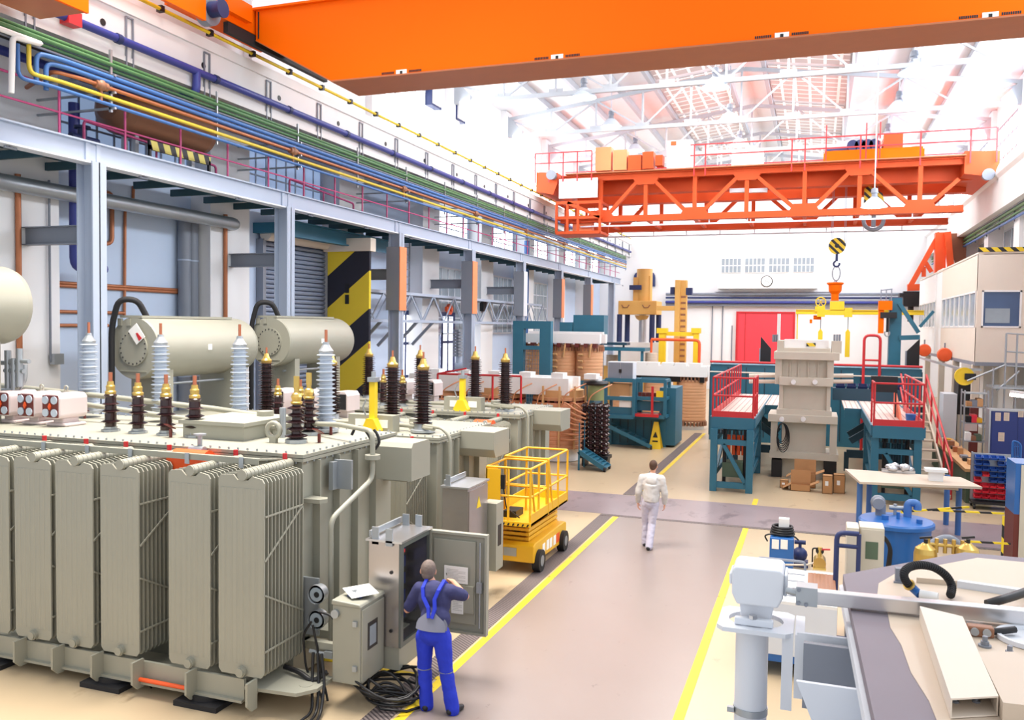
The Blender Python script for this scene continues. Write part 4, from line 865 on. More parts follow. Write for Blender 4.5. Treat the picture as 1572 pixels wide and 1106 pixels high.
def tank_of(T, x0, x1, y0, y1, zb, zt, bolts=True):
    G().box(x0, x1, y0, y1, zb, zt - 0.06).out('tank', 'paint_grey', T, bev=0.01)
    G().box(x0 - 0.06, x1 + 0.06, y0 - 0.07, y1 + 0.07, zt - 0.09, zt - 0.05).box(x0 - 0.06, x1 + 0.06, y0 - 0.07, y1 + 0.07, zt - 0.042, zt).out('lid', 'paint_grey', T)
    b = G(); n = int((x1 - x0) / 0.14)
    for i in range(n):
        x = x0 + (x1 - x0) * (i + 0.5) / n
        for y in (y0 - 0.03, y1 + 0.03): b.cyl((x, y, zt - 0.12), (x, y, zt + 0.03), 0.013, n=6)
    n = int((y1 - y0) / 0.14)
    for i in range(n):
        y = y0 + (y1 - y0) * (i + 0.5) / n; b.cyl((x1 + 0.025, y, zt - 0.12), (x1 + 0.025, y, zt + 0.03), 0.013, n=6)
    o = b.out('lid_bolts', 'galvanised', T); o['kind'] = 'stuff'
    s = G()
    for d in (0.25, 0.72, 1.2, 1.7): s.box(x1, x1 + 0.10, y0 + d * (y1 - y0) / 2.35, y0 + d * (y1 - y0) / 2.35 + 0.02, zb, zt - 0.1)
    s.outs('stiffener', 'paint_grey', T)
def eye(T, x, y, z, r=0.09):
    g = G().tube([(x + r * math.cos(t), y, z + r * math.sin(t)) for t in [2 * math.pi * i / 14 for i in range(14)]], r * 0.35, 6, closed=True); g.box(x - r * 0.5, x + r * 0.5, y - 0.03, y + 0.03, z - r * 1.7, z - r * 0.8)
    g.out('lifting_eye', 'paint_grey', T)
ZL = 2.83
t1 = thing('power_transformer', 'large grey power transformer nearest the camera with tall finned radiators along its front', 'transformer', (-9.7, 10.0, 0.0))
X0, X1 = -13.6, -5.93
tank_of(t1, X0, X1, 9.0, 11.35, 0.5, ZL)
for u0, u1 in ((-48, 12), (21, 76), (84, 141), (153, 212), (258, 322), (335, 405)):
    a, b = at(u0, 707, Y=8.0).x, at(u1, 707, Y=8.0).x
    radiator(t1, a, b, 8.02, 8.78, 0.42, 2.72)
G().box(X0, X1 + 0.05, 8.75, 11.6, 0.12, 0.5).box(X0, X1 - 0.1, 7.95, 8.74, 0.12, 0.15).box(X0, X1 - .1, 8.0, 8.04, 0.15, 0.38).out('base_frame', 'paint_grey', t1)
s = G()
for u in (-30, 30, 88, 148, 210, 292, 385):
    x = at(u, 1040, Y=7.9).x; s.prism([(7.82, 0.42), (8.0, 0.42), (8.0, 0.08), (7.9, 0.08), (7.82, 0.16)], 'X', x - 0.015, x + 0.015)
s.outs('base_lug', 'paint_grey', t1)
x = at(440, 1060, Z=0.3).x; G().prism([(x - 0.5, 8.0), (x + 0.15, 8.05), (x + 0.3, 8.25), (x + 0.3, 8.6), (x - 0.5, 8.7)], 'Z', 0.26, 0.30).cyl((x + 0.12, 8.3, 0.3), (x + 0.12, 8.3, 0.305), 0.08).out('haulage_lug', 'paint_grey', t1)
G().tube([(at(212, 1040, Y=7.93).x, 7.93, 0.19), (at(290, 1055, Y=7.93).x, 7.93, 0.19)], 0.025, 6).out('red_bar', 'orange_bright', t1)
s = G()
for x in (-12.6, -9.9, -8.0, -6.6): s.box(x - 0.3, x + 0.3, 7.85, 8.4, 0.0, 0.06); s.cyl((x, 8.1, 0.06), (x, 8.1, 0.12), 0.2)
s.outs('transport_jack', 'rubber', t1)
for u, v0, v1 in ((48, 975, 1000), (113, 1000, 1070), (180, 1010, 1050), (222, 1040, 1065), (332, 1040, 1090)):
    a = at(u, v0, Y=8.05); G().pipe([a, (a.x + 0.03, 8.15, a.z - 0.2), (a.x + 0.1, 8.3, 0.02)], 0.012, 5).out('earth_cable', 'black', t1)
# angle bar tying the radiator tops, with struts to the lid
z = 2.82; xa, xb = -10.4, at(398, 712, Y=8.42).x
G().box(xa, xb, 8.41, 8.46, z + 0.005, z + 0.02).box(xa, xb, 8.40, 8.41, z - 0.05, z + 0.02).out('tie_bar', 'paint_grey', t1)
s = G()
for u in (30, 92, 152, 218, 392): x = at(u, 690, Y=8.45).x; s.bar((x, 8.45, z), (x + 0.05, 8.95, 2.76), 0.05, 0.02)
s.outs('strut', 'paint_grey', t1)
s = G()
for u in (70, 137, 203, 290, 373): x = at(u, 695, Y=8.42).x; s.box(x - 0.03, x + 0.03, 8.38, 8.395, z - 0.1, z + 0.03)
s.outs('clamp', 'galvanised', t1)
# high- and low-voltage bushings
for u in (137, 247, 368): p = at(u, 620, Y=11.0); bushing(t1, 'grey', p.x, 11.0, ZL + 0.08)
p = at(500, 645, Y=10.9); bushing(t1, 'grey', p.x, 10.9, ZL + 0.02)
for u in (170, 212, 255, 299): p = at(u, 655, Y=9.72); bushing(t1, 'low', p.x, 9.72, ZL)
for u, v in ((455, 680), (474, 668)): p = at(u, v, Z=ZL); bushing(t1, 'neutral', p.x, p.y, ZL)
# three pale instrument-transformer housings with dark crossed fronts
for i, u in enumerate((2, 40, 78)):
    p = at(u, 619, Y=9.72); w = 0.17
    h = G().prism([(p.x - w, 3.0), (p.x - w + 0.05, 2.95), (p.x + w - 0.05, 2.95), (p.x + w, 3.0), (p.x + w, 3.27), (p.x + w - 0.06, 3.33), (p.x - w + 0.06, 3.33), (p.x - w, 3.27)], 'Y', 9.72, 10.25).box(p.x - 0.1, p.x + 0.1, 9.85, 10.15, ZL, 2.96).box(p.x - 0.2, p.x + 0.2, 9.8, 10.2, ZL, ZL + 0.05).out('instrument_housing', 'box_pink', t1, bev=0.02)
    f = G().box(p.x - w + 0.02, p.x + w - 0.02, 9.705, 9.72, 2.975, 3.305).out('front_plate', 'maroon', h)
    q = G()
    for sx in (-1, 1):
        for sz in (-1, 1): q.cyl((p.x + sx * 0.085, 9.69, 3.14 + sz * 0.095), (p.x + sx * 0.085, 9.72, 3.14 + sz * 0.095), 0.060, n=14)
    q.outs('porthole', 'porcelain_grey', h)
    G().prism([(p.x - 0.03, 3.14), (p.x, 3.19), (p.x + 0.03, 3.14), (p.x, 3.09)], 'Y', 9.685, 9.72).out('centre_mark', 'orange_bright', h)
    eye(h, p.x, 10.0, 3.40, 0.035)
# hatch box, valve, pipes, lid fittings
a, b = at(297, 668, Z=ZL), at(374, 678, Z=ZL)
G().box(a.x + 0.04, b.x, b.y, b.y + 1.1, ZL, ZL + 0.2).box(a.x, b.x + 0.05, b.y - 0.05, b.y + 1.15, ZL + 0.2, ZL + 0.25).cyl((b.x - 0.3, b.y + 0.9, ZL + 0.25), (b.x - 0.3, b.y + 0.9, ZL + 0.32), 0.12).out('inspection_hatch', 'paint_grey', t1)
p = at(330, 683, Z=ZL); G().cyl((p.x, 8.93, ZL - 0.05), (p.x, 8.93, ZL + 0.16), 0.03).cyl((p.x, 8.93, ZL + 0.16), (p.x, 8.93, ZL + 0.18), 0.08).cyl((p.x - 0.1, 8.87, ZL - 0.02), (p.x + 0.12, 8.87, ZL - 0.02), 0.05).cyl((p.x - 0.1, 8.85, ZL - 0.1), (p.x - 0.1, 8.85, ZL - 0.02), 0.035).out('filling_valve', 'galvanised', t1)
p = at(300, 705, Y=8.8); G().cyl((p.x - 0.25, 8.75, p.z), (p.x + 0.25, 8.75, p.z), 0.13, n=16).box(p.x - 0.28, p.x + 0.28, 8.6, 8.95, p.z - 0.15, p.z + 0.05).out('pump_housing', 'orange_bright', t1)
G().pipe([at(-20, 590, Y=10.9), at(163, 609, Y=10.9), at(330, 628, Y=10.9), at(420, 642, Y=10.6), at(432, 640, Y=11.1)], 0.045, 8).out('gas_pipe', 'paint_grey', t1)
G().pipe([at(110, 618, Y=10.5), at(240, 637, Y=10.5), at(300, 645, Y=10.5), at(372, 650, Y=10.5)], 0.04, 8).out('gas_pipe', 'paint_grey', t1)
q = at(515, 652, Y=10.0)
G().pipe([at(482, 651, Y=10.6), at(520, 652, Y=10.3), at(572, 662, Y=9.95), at(572, 735, Y=9.95), at(508, 798, Y=9.05), at(508, 1000, Y=9.05)], 0.035, 8, bend=0.12).out('vent_pipe', 'paint_grey', t1)
z = at(572, 703, Y=9.95).z; G().cyl((-5.475, 9.95, z - 0.02), (-5.475, 9.95, z + 0.04), 0.10, n=18).out('pipe_flange', 'paint_grey', t1)
for u, v in ((420, 678), (298, 600)): pass
p = at(420, 680, Z=ZL); eye(t1, p.x, p.y, ZL + 0.17, 0.1)
p = at(434, 672, Z=ZL); G().cyl((p.x, p.y, ZL), (p.x, p.y, ZL + 0.42), 0.045).out('thermometer_pocket', 'galvanised', t1)
s = G()
for u, v in ((15, 628), (52, 633), (130, 643), (172, 655), (215, 663), (262, 672), (490, 680), (508, 668)):
    p = at(u, v, Z=ZL); s.bar((p.x, p.y, ZL), (p.x, p.y, ZL + 0.12), 0.04, 0.02); s.k -= 1; s.bar((p.x - 0.03, p.y - 0.06, ZL + 0.19), (p.x + 0.0, p.y + 0.06, ZL + 0.12), 0.10, 0.012)
s.outs('sign_bracket', 'maroon', t1)
for u, v in ((410, 640), (435, 632)): p = at(u, v, Z=ZL); 
G().box(-8.0, -7.2, 10.2, 10.9, ZL, ZL + 0.12).box(-8.05, -7.15, 10.15, 10.95, ZL + 0.12, ZL + 0.16).out('inspection_hatch', 'paint_grey', t1)
# end wall: terminal box at the back corner, hook, gauges, cabinets
a, b = at(583, 680, X=-5.1), at(628, 722, X=-5.1)
G().box(-5.75, -5.2, 10.55, 11.15, 2.28, 2.74).prism([(10.55, 2.74), (11.15, 2.74), (11.1, 2.80), (10.6, 2.80)], 'X', -5.75, -5.2).out('terminal_box', 'paint_grey', t1)
G().prism([(-5.93, 8.98), (-5.68, 9.0), (-5.62, 9.08), (-5.68, 9.18), (-5.93, 9.2)], 'Z', 2.23, 2.28).out('jacking_lug', 'paint_grey', t1)
G().prism([(-5.93, 11.1), (-5.55, 11.13), (-5.5, 11.2), (-5.55, 11.27), (-5.93, 11.3)], 'Z', 2.15, 2.2).out('jacking_lug', 'paint_grey', t1)
G().box(-5.86, -5.6, 9.62, 9.66, 2.3, 2.68).box(-5.86, -5.8, 9.5, 9.62, 2.3, 2.66).out('rating_plate', 'galvanised', t1)
for u, v in ((486, 913), (486, 952)):
    p = at(u, v, Y=8.72); gg = G().cyl((p.x, 8.72, p.z), (p.x, 8.82, p.z), 0.105, n=22).lathe([(0.105, -0.0), (0.115, -0.02), (0.115, 0.03), (0.105, 0.04)], (p.x, 8.72, p.z), 22, 'Y').out('gauge', 'galvanised', t1)
    G().cyl((p.x, 8.705, p.z), (p.x, 8.72, p.z), 0.085, n=22).out('gauge_dial', 'pane_grey', gg); G().cyl((p.x + 0.01, 8.70, p.z), (p.x + 0.01, 8.706, p.z), 0.035, n=14).out('dial_center', 'black', gg)
p = at(475, 930, Y=8.86); G().box(p.x - 0.12, p.x + 0.14, 8.84, 8.87, p.z - 0.35, p.z + 0.35).out('gauge_plate', 'galvanised', t1)
for pts in ([(490, 940), (510, 945), (520, 970), (524, 1000)], [(478, 955), (465, 975), (470, 1030), (490, 1060), (505, 1106)], [(480, 960), (488, 1000), (492, 1030), (500, 1060), (509, 1110)]):
    G().pipe([at(u, v, Y=8.6) for u, v in pts], 0.014, 6, bend=0.1).out('gauge_lead', 'black', t1)
G().pipe([at(437, 1024, Y=8.5), at(460, 1032, Y=8.45), at(480, 1048, Y=8.4), at(503, 1032, Y=8.5)], 0.03, 8, bend=0.15).out('cable_hose', 'black', t1)
s = G()
for d in (-0.06, 0.0, 0.05): s.pipe([(-5.35 + d, 8.45, 0.62), (-5.3 + d * 1.5, 8.4, 0.3), (-5.2 + d, 8.2, 0.04), (-5.1 + d * 3, 7.6, 0.03)], 0.018, 6, bend=0.1)
s.outs('cable_drop', 'black', t1)
p = at(507, 1005, Y=8.62); G().cyl((p.x - 0.28, 8.62, p.z), (p.x + 0.12, 8.62, p.z - 0.01), 0.025).box(p.x - 0.06, p.x + 0.05, 8.58, 8.66, p.z - 0.04, p.z + 0.04).out('sample_valve', 'galvanised', t1)
p = at(524, 1009, Y=8.62); G().cyl((p.x - 0.03, 8.62, p.z), (p.x + 0.03, 8.62, p.z - .01), 0.03).out('valve_plug', 'orange_bright', t1)
# small grey terminal cabinet
XS = -4.82; a, b = at(553, 935, X=XS), at(588, 910, X=XS); z0, z1 = 0.29, 1.2; xl_ = at(510, 990, Y=a.y).x
sb = G().box(xl_, XS, a.y, b.y + 0.02, z0, z1).prism([(xl_ - 0.01, z1), (XS + 0.02, z1), (XS, z1 + 0.04), (xl_, z1 + 0.06)], 'Y', a.y - 0.02, b.y + 0.03).out('terminal_cabinet', 'paint_grey', t1, bev=0.012)
G().box(XS - 0.002, XS + 0.02, a.y + 0.02, b.y, z0 + 0.03, z1 - 0.03).out('cabinet_door', 'paint_grey', sb, bev=0.008)
ym = (a.y + b.y) / 2; G().box(XS + 0.018, XS + 0.024, ym - 0.13, ym + 0.10, 0.66, 0.98).out('window', 'black', sb); G().box(XS + 0.022, XS + 0.027, ym - 0.09, ym + 0.06, 0.70, 0.93).out('display', 'pane_grey', sb)
s = G()
for z in (0.46, 0.98): s.box(xl_ + 0.28, xl_ + 0.33, a.y - 0.03, a.y, z, z + 0.06)
s.outs('latch', 'galvanised', sb)
G().tube([(xl_ + 0.12, a.y + 0.2, z1 + 0.03), (xl_ + 0.12, a.y + 0.2, z1 + 0.1), (xl_ + 0.2, a.y + 0.2, z1 + 0.12)], 0.02, 6).cyl((xl_ + 0.05, a.y - 0.04, z1 - 0.1), (xl_ + 0.05, a.y, z1 - 0.1), 0.05).out('cable_gland', 'galvanised', sb)
G().box(xl_ - 0.3, xl_, a.y + 0.12, a.y + 0.2, 0.6, 0.68).box(X1, xl_ + 0.1, b.y - 0.02, b.y + 0.1, 0.4, 0.5).out('support_bracket', 'paint_grey', t1)
# open stainless control cabinet with its door
XK, YA, YBk, Z0, Z1 = -4.6, 9.06, 9.88, 0.56, 1.83
xk0 = at(566, 900, Y=YA).x
kc = G().box(xk0, XK - .021, YA, YA + 0.03, Z0, Z1).box(xk0, XK - .021, YBk - 0.03, YBk, Z0, Z1).box(xk0 + .03, XK - .021, YA + .03, YBk - .03, Z0, Z0 + 0.03).box(xk0 + .03, XK - .021, YA + .03, YBk - .03, Z1 - 0.03, Z1).box(xk0, xk0 + 0.03, YA + .03, YBk - .03, Z0, Z1).out('control_cabinet', 'stainless', t1)
fr = G(); fr.box(XK - 0.02, XK + 0.01, YA, YA + 0.07, Z0, Z1); fr.box(XK - 0.02, XK + 0.01, YBk - 0.05, YBk, Z0, Z1); fr.box(XK - 0.02, XK + 0.01, YA + .07, YBk - .05, Z0, Z0 + 0.06); fr.box(XK - 0.02, XK + 0.01, YA + .07, YBk - .05, Z1 - 0.06, Z1); fr.out('cabinet_frame', 'paint_dark', kc)
G().box(xk0 + 0.03, xk0 + 0.06, YA + 0.04, YBk - 0.04, Z0 + 0.04, Z1 - 0.04).box(xk0 + 0.06, XK - 0.03, YA + 0.035, YA + 0.05, Z0 + 0.05, Z1 - 0.05).out('mounting_plate', 'paint_dark', kc)
q = G()
for i in range(5): q.box(xk0 + 0.06, xk0 + 0.16, YA + 0.12, YBk - 0.15, Z0 + 0.14 + 0.22 * i, Z0 + 0.28 + 0.22 * i)
q.outs('terminal_strip', 'navy', kc)
G().box(XK - 0.08, XK - 0.02, YA + 0.1, YA + 0.16, Z1 - 0.14, Z1 - 0.1).out('indicator', 'red_rail', kc)
G().box(xk0 - 0.03, XK + 0.03, YA - 0.03, YBk + 0.02, Z1, Z1 + 0.025).out('cabinet_roof', 'aluminium', kc)
q = G()
for x, y in ((xk0 + 0.08, YA), (xk0 + 0.1, YBk - 0.05), (XK - 0.15, YBk - 0.04), (xk0 + 0.28, YA - 0.03)): q.box(x - 0.04, x + 0.05, y, y + 0.02, Z1 - 0.04, Z1 + 0.17)
q.box(xk0 + 0.0, xk0 + 0.03, YA, YBk, Z1 + 0.05, Z1 + 0.12); q.outs('lifting_lug', 'galvanised', kc)
q = G()
for z in (Z0 + 0.2, Z1 - 0.36): q.cyl((XK - 0.12, YA - 0.012, z), (XK - 0.12, YA, z), 0.022, n=8)
q.outs('door_lock', 'black', kc)
G().box(xk0 + 0.02, XK - 0.02, YA + 0.02, YBk - 0.02, 0.28, Z0).box(X1, xk0 + 0.2, YA + 0.1, YBk - 0.1, 0.5, 0.6).out('cabinet_plinth', 'paint_grey', t1)
YD = YBk + 0.02; xd = at(749, 900, Y=YD).x; zd0, zd1 = at(700, 970, Y=YD).z, Z1 - 0.01
dr = G().box(XK + .012, xd, YD, YD + 0.03, zd0, zd1).box(XK + .012, XK + 0.04, YD - 0.05, YD, zd0, zd1).box(xd - 0.03, xd, YD - 0.05, YD, zd0, zd1).box(XK + .04, xd - .03, YD - 0.05, YD, zd0, zd0 + 0.03).box(XK + .04, xd - .03, YD - 0.05, YD, zd1 - 0.03, zd1).out('cabinet_door', 'paint_grey', t1)
G().box(XK + 0.06, xd - 0.16, YD - 0.03, YD, zd0 + 0.12, zd1 - 0.10).out('inner_panel', 'paint_grey', dr, bev=0.01)
G().box(XK + 0.06, xd - 0.17, YD - 0.07, YD - 0.03, zd0 + 0.28, zd0 + 0.62).out('document_pocket', 'paint_grey', dr)
G().cyl((xd - 0.09, YD - 0.05, zd0 + 0.1), (xd - 0.09, YD - 0.05, zd1 - 0.1), 0.012, n=6).box(xd - 0.13, xd - 0.06, YD - 0.07, YD - 0.02, zd0 + 0.55, zd0 + 0.68).out('lock_rod', 'galvanised', dr)
def sheet(u0, v0, u1, v1, Y, label):
    a, b = at(u0, v0, Y=Y), at(u1, v1, Y=Y); s = thing('paper_sheet', label, 'paper', ((a.x + b.x) / 2, Y, b.z))
    G().box(a.x, b.x, Y, Y + 0.004, b.z, a.z).out('sheet', 'paper', s)
    q = G(); n = 8
    for i in range(n):
        z = a.z - (a.z - b.z) * (0.2 + 0.7 * i / n); q.box(a.x + (b.x - a.x) * 0.1, a.x + (b.x - a.x) * (0.9 if i % 3 else 0.6), Y - 0.0012, Y, z - 0.0025, z)
    q.out('printed_lines', 'paint_dark', s); return s
sheet(682, 868, 718, 898, YD - 0.075, 'white printed sheet the man is writing on, fixed inside the open cabinet door')
sheet(693, 912, 711, 944, YD - 0.078, 'white drawing sheet in the pocket of the open cabinet door below the writing hand')
p = at(550, 914, Z=z1 + 0.07); s = thing('paper_sheet', 'loose white papers lying on top of the small grey terminal cabinet', 'paper', (p.x, p.y, z1 + 0.06))
G().add([(p.x - 0.2, p.y - 0.02, z1 + 0.13), (p.x - 0.0, p.y - 0.15, z1 + 0.07), (p.x + 0.24, p.y + 0.06, z1 + 0.10), (p.x + 0.03, p.y + 0.2, z1 + 0.15), (p.x - 0.2, p.y - 0.02, z1 + 0.135), (p.x - 0.0, p.y - 0.15, z1 + 0.075), (p.x + 0.24, p.y + 0.06, z1 + 0.105), (p.x + 0.03, p.y + 0.2, z1 + 0.155)], [(3, 2, 1, 0), (4, 5, 6, 7), (0, 1, 5, 4), (1, 2, 6, 5), (2, 3, 7, 6), (3, 0, 4, 7)]).out('sheet', 'paper', s)
G().box(p.x - 0.1, p.x + 0.08, p.y - 0.08, p.y + 0.1, z1 + 0.062, z1 + 0.085).out('clipboard', 'navy', s)
# conservators (horizontal oil tanks)
def conservator(T, x, y0, y1, z, r, plate=True):
    c = G().lathe([(0.02, 0.0), (r * 0.96, 0.0), (r, 0.03), (r, y1 - y0 - 0.16), (r * 0.95, y1 - y0 - 0.06), (r * 0.7, y1 - y0), (0.02, y1 - y0 + 0.06)][::-1] if False else [(0.02, 0.0), (r * 0.97, 0.0), (r, 0.03), (r, y1 - y0 - 0.16), (r * 0.95, y1 - y0 - 0.06), (r * 0.7, y1 - y0 + 0.02), (0.02, y1 - y0 + 0.06)], (x, y0, z), 40, 'Y').out('conservator', 'paint_grey', T)
    return c
c1 = conservator(t1, -12.2, 7.6, 10.2, 4.66, 0.615)
G().box(-12.6, -11.9, 8.0, 8.2, ZL, 4.1).box(-12.6, -11.9, 9.6, 9.8, ZL, 4.1).box(-12.5, -12.0, 8.1, 9.7, ZL, ZL + 0.2).out('conservator_stand', 'paint_grey', t1)
s = G()
for u, v in ((12, 548), (22, 560), (30, 545)): p = at(u, v, Y=10.0); s.cyl((p.x, 10.0, p.z - 0.5), (p.x, 10.0, p.z + 0.1), 0.05); s.k -= 1; s.cyl((p.x - 0.2, 10.0, p.z - 0.1), (p.x + 0.2, 10.0, p.z - 0.1), 0.035)
s.pipe([at(0, 600, Y=10.1), at(25, 600, Y=10.1), at(38, 585, Y=10.1), at(38, 560, Y=10.1)], 0.04, 8); s.outs('buchholz_pipe', 'galvanised', t1)
# ---- second and third transformers
def back_transformer(label, y0, y1, zl, con, bush, hx0=-12.2):
    T = thing('power_transformer', label, 'transformer', (-9, (y0 + y1) / 2, 0))
    tank_of(T, hx0, -6.05, y0, y1, 0.45, zl)
    G().box(hx0, -6.0, y0 - 0.1, y1 + 0.1, 0.12, 0.45).out('base_frame', 'paint_grey', T)
    for i in range(4): radiator(T, -6.78 - 0.78 * i, -6.15 - 0.78 * i, y0 - 0.95, y0 - 0.2, 0.35, zl - 0.12)
    x, ya, yb, z, r = con
    c = conservator(T, x, ya, yb, z, r)
    G().cyl((x, ya - 0.03, z), (x, ya, z), r * 0.56, n=30).out('manhole_cover', 'paint_grey', c)
    q = G()
    for i in range(20): t = 2 * math.pi * i / 20; q.ell((x + r * 0.5 * math.cos(t), ya - 0.03, z + r * 0.5 * math.sin(t)), 0.018, n=6)
    o = q.out('cover_bolts', 'black', c); o['kind'] = 'stuff'
    q = G()
    for d in (-0.55, -0.2): q.box(x + d * r - 0.05, x + d * r + 0.05, ya - 0.02, ya + 0.02, z + r * 0.72, z + r * 0.95)
    q.box(x - r * 0.55, x + r * 0.5, ya - 0.02, ya, z - r * 0.75, z - r * 0.72); q.outs('end_lug', 'paint_grey', c)
    G().box(x - 0.35, x + 0.2, ya, yb - 0.5, z + r - 0.02, z + r + 0.03).out('top_rail', 'paint_grey', c)
    q = at(0, 0, X=x + r); G().box(x + r - 0.02, x + r + 0.01, (ya + yb) / 2 - 0.2, (ya + yb) / 2 - 0.08, z - 0.05, z + 0.07).out('level_tag', 'paper', c)
    G().box(x - 0.45, x + 0.45, ya + 0.4, ya + 0.6, zl - 0.3, z - r * 0.7).box(x - 0.45, x + 0.45, yb - 0.8, yb - 0.6, zl - 0.3, z - r * 0.7).box(x - 0.35, x + 0.35, ya + 0.5, yb - 0.7, zl - 0.4, zl - 0.05).out('conservator_stand', 'paint_grey', T)
    G().pipe([(x - r * 0.75, ya - 0.1, zl - 0.3), (x - r * 0.75, ya - 0.1, z + r * 0.7), (x - r * 0.45, ya - 0.1, z + r + 0.35), (x + 0.0, ya + 0.1, z + r + 0.35), (x + 0.05, ya + 0.3, z + r)], 0.06, 10, bend=0.3).out('breather_hose', 'rubber', T)
    G().tube([(x + r * 0.3, ya + 0.3, z - r - 0.12), (x + r * 0.3, yb - 0.4, z - r - 0.12)], 0.03, 6).out('sight_pipe', 'galvanised', T)
    for b in bush: bushing(T, 'brown', *b)
    return T
def bz(u, v, Z): p = at(u, v, Z=Z); return (p.x, p.y, Z)
def by(u, v, Y): p = at(u, v, Y=Y); return (p.x, Y)
Z2 = 2.52
t2 = back_transformer('grey power transformer standing second from the camera, directly behind the nearest one', 13.25, 15.6, Z2, (-12.9, 13.6, 16.9, 3.89, 0.63), [by(410, 0, 14.6) + (Z2,), by(512, 0, 14.6) + (Z2,), by(607, 0, 14.6) + (Z2,), by(655, 0, 13.7) + (Z2 + 0.02,)])
p = at(211, 513, Y=13.56)
s = thing('notice_card', 'white card with a red mark hung tilted on the conservator end of the second transformer', 'card', (p.x, 13.55, p.z - 0.2))
R = Matrix.Rotation(math.radians(-38), 4, 'Y')
def tilt(poly, Y0, Y1, m, nm, k=0): 
    pts = [R @ V((x, 0, z)) for x, z in poly]; return G().prism([(p.x + q.x, p.z + q.z) for q in pts], 'Y', Y0, Y1).out(nm, m, s)
tilt([(-0.13, -0.17), (0.13, -0.17), (0.13, 0.17), (-0.13, 0.17)], 13.53, 13.545, 'paper', 'card')
tilt([(-0.03, -0.15), (0.06, -0.15), (0.04, 0.0), (0.0, 0.02)], 13.522, 13.53, 'red_rail', 'printed_mark')
t3 = back_transformer('grey power transformer standing third in the row, beside the yellow scissor lift', 17.45, 19.8, Z2, (-12.46, 17.5, 20.6, 3.98, 0.6), [by(570, 0, 18.9) + (Z2,), by(650, 0, 18.9) + (Z2,), by(736, 0, 18.9) + (Z2,), by(783, 0, 18.0) + (Z2,)])
# tops of the second and third: hatches, pipes, end boxes and cabinets
for T, y, nm in ((t2, 13.25, 'a'), (t3, 17.45, 'b')):
    G().box(-7.9, -7.0, y + 0.2, y + 0.45, Z2, Z2 + 0.3).out('marshalling_box', 'paint_grey', T)
    q = G()
    for d in (-7.75, -7.3): q.box(d, d + 0.2, y + 0.19, y + 0.2, Z2 + 0.08, Z2 + 0.22)
    q.outs('box_label', 'paper', T)
    G().pipe([(-10.5, y + 0.6, Z2 + 0.1), (-7.0, y + 0.6, Z2 + 0.1), (-6.2, y + 0.2, Z2 + 0.12)], 0.04, 8).out('gas_pipe', 'paint_grey', T)
    G().pipe([(-6.8, y + 0.5, Z2 + 0.15), (-6.0, y + 0.1, Z2 + 0.15), (-5.85, y + 0.1, Z2), (-5.85, y + 0.1, 0.6)], 0.03, 8).out('vent_pipe', 'paint_grey', T)
    G().prism([(y + 0.9, Z2 + 0.02), (y + 1.7, Z2 + 0.02), (y + 1.7, Z2 - 0.45), (y + 1.0, Z2 - 0.45), (y + 0.9, Z2 - 0.3)], 'X', -6.05, -5.35).out('terminal_box', 'paint_grey', T, bev=0.01)
    for i in range(3):
        p = (-10.6 + 0.75 * i, y + 1.9)
        h = G().prism([(p[0] - 0.18, Z2 + 0.14), (p[0] + 0.18, Z2 + 0.14), (p[0] + 0.18, Z2 + 0.45), (p[0] + 0.12, Z2 + 0.53), (p[0] - 0.12, Z2 + 0.53), (p[0] - 0.18, Z2 + 0.45)], 'Y', p[1], p[1] + 0.5).box(p[0] - 0.12, p[0] + 0.12, p[1] + 0.1, p[1] + 0.4, Z2, Z2 + 0.14).out('instrument_housing', 'box_pink', T)
        G().box(p[0] - 0.15, p[0] + 0.15, p[1] - 0.012, p[1], Z2 + 0.17, Z2 + 0.48).out('front_plate', 'black', h)
    for i in range(3): bushing(T, 'low', -9.6 + 0.5 * i, y + 0.5, Z2)
    G().cyl((-6.9, y + 0.9, Z2), (-6.9, y + 0.9, Z2 + 0.2), 0.12).cyl((-6.7, y + 0.5, Z2 + 0.1), (-6.4, y + 0.5, Z2 + 0.1), 0.08).cyl((-6.55, y + 0.35, Z2 + .1), (-6.55, y + 0.7, Z2 + .1), 0.05).out('valve_group', 'paint_grey', T)
p = at(712, 632, X=-6.4); G().cyl((-6.7, 16.6, 2.3), (-6.3, 16.6, 2.3), 0.17, n=16).out('pump_housing', 'orange_bright', t3)
# stainless cabinet on the end of the second transformer
XK2 = -5.02; a, b = at(718, 750, X=XK2), at(748, 745, X=XK2); xk = at(679, 780, Y=a.y).x
z0, z1_ = 0.5, at(718, 752, X=XK2).z
ck2 = G().box(xk, XK2, a.y, b.y, z0, z1_).out('control_cabinet', 'stainless', t2)
G().box(xk - 0.03, XK2 + 0.03, a.y - 0.03, b.y + 0.03, z1_, z1_ + 0.03).out('cabinet_roof', 'aluminium', ck2)
G().box(XK2, XK2 + 0.02, a.y + 0.03, b.y - 0.03, z0 + 0.04, z1_ - 0.04).out('cabinet_door', 'stainless', ck2)
ym = (a.y + b.y) / 2; G().prism([(ym - 0.09, z1_ - 0.36), (ym + 0.09, z1_ - 0.36), (ym, z1_ - 0.18)], 'X', XK2 + 0.02, XK2 + 0.025).out('warning_sign', 'yellow_bright', ck2)
G().box(xk + 0.02, XK2 - 0.02, a.y + 0.02, b.y - 0.02, 0.12, z0).box(-6.0, xk + .1, a.y + .1, b.y - .1, 0.3, 0.45).out('cabinet_plinth', 'paint_grey', t2)
G().box(xk + 0.05, xk + 0.13, a.y, a.y + 0.02, z1_, z1_ + 0.2).box(xk + 0.02, xk + 0.05, a.y, b.y, z1_ + 0.05, z1_ + 0.12).out('lifting_lug', 'galvanised', ck2)
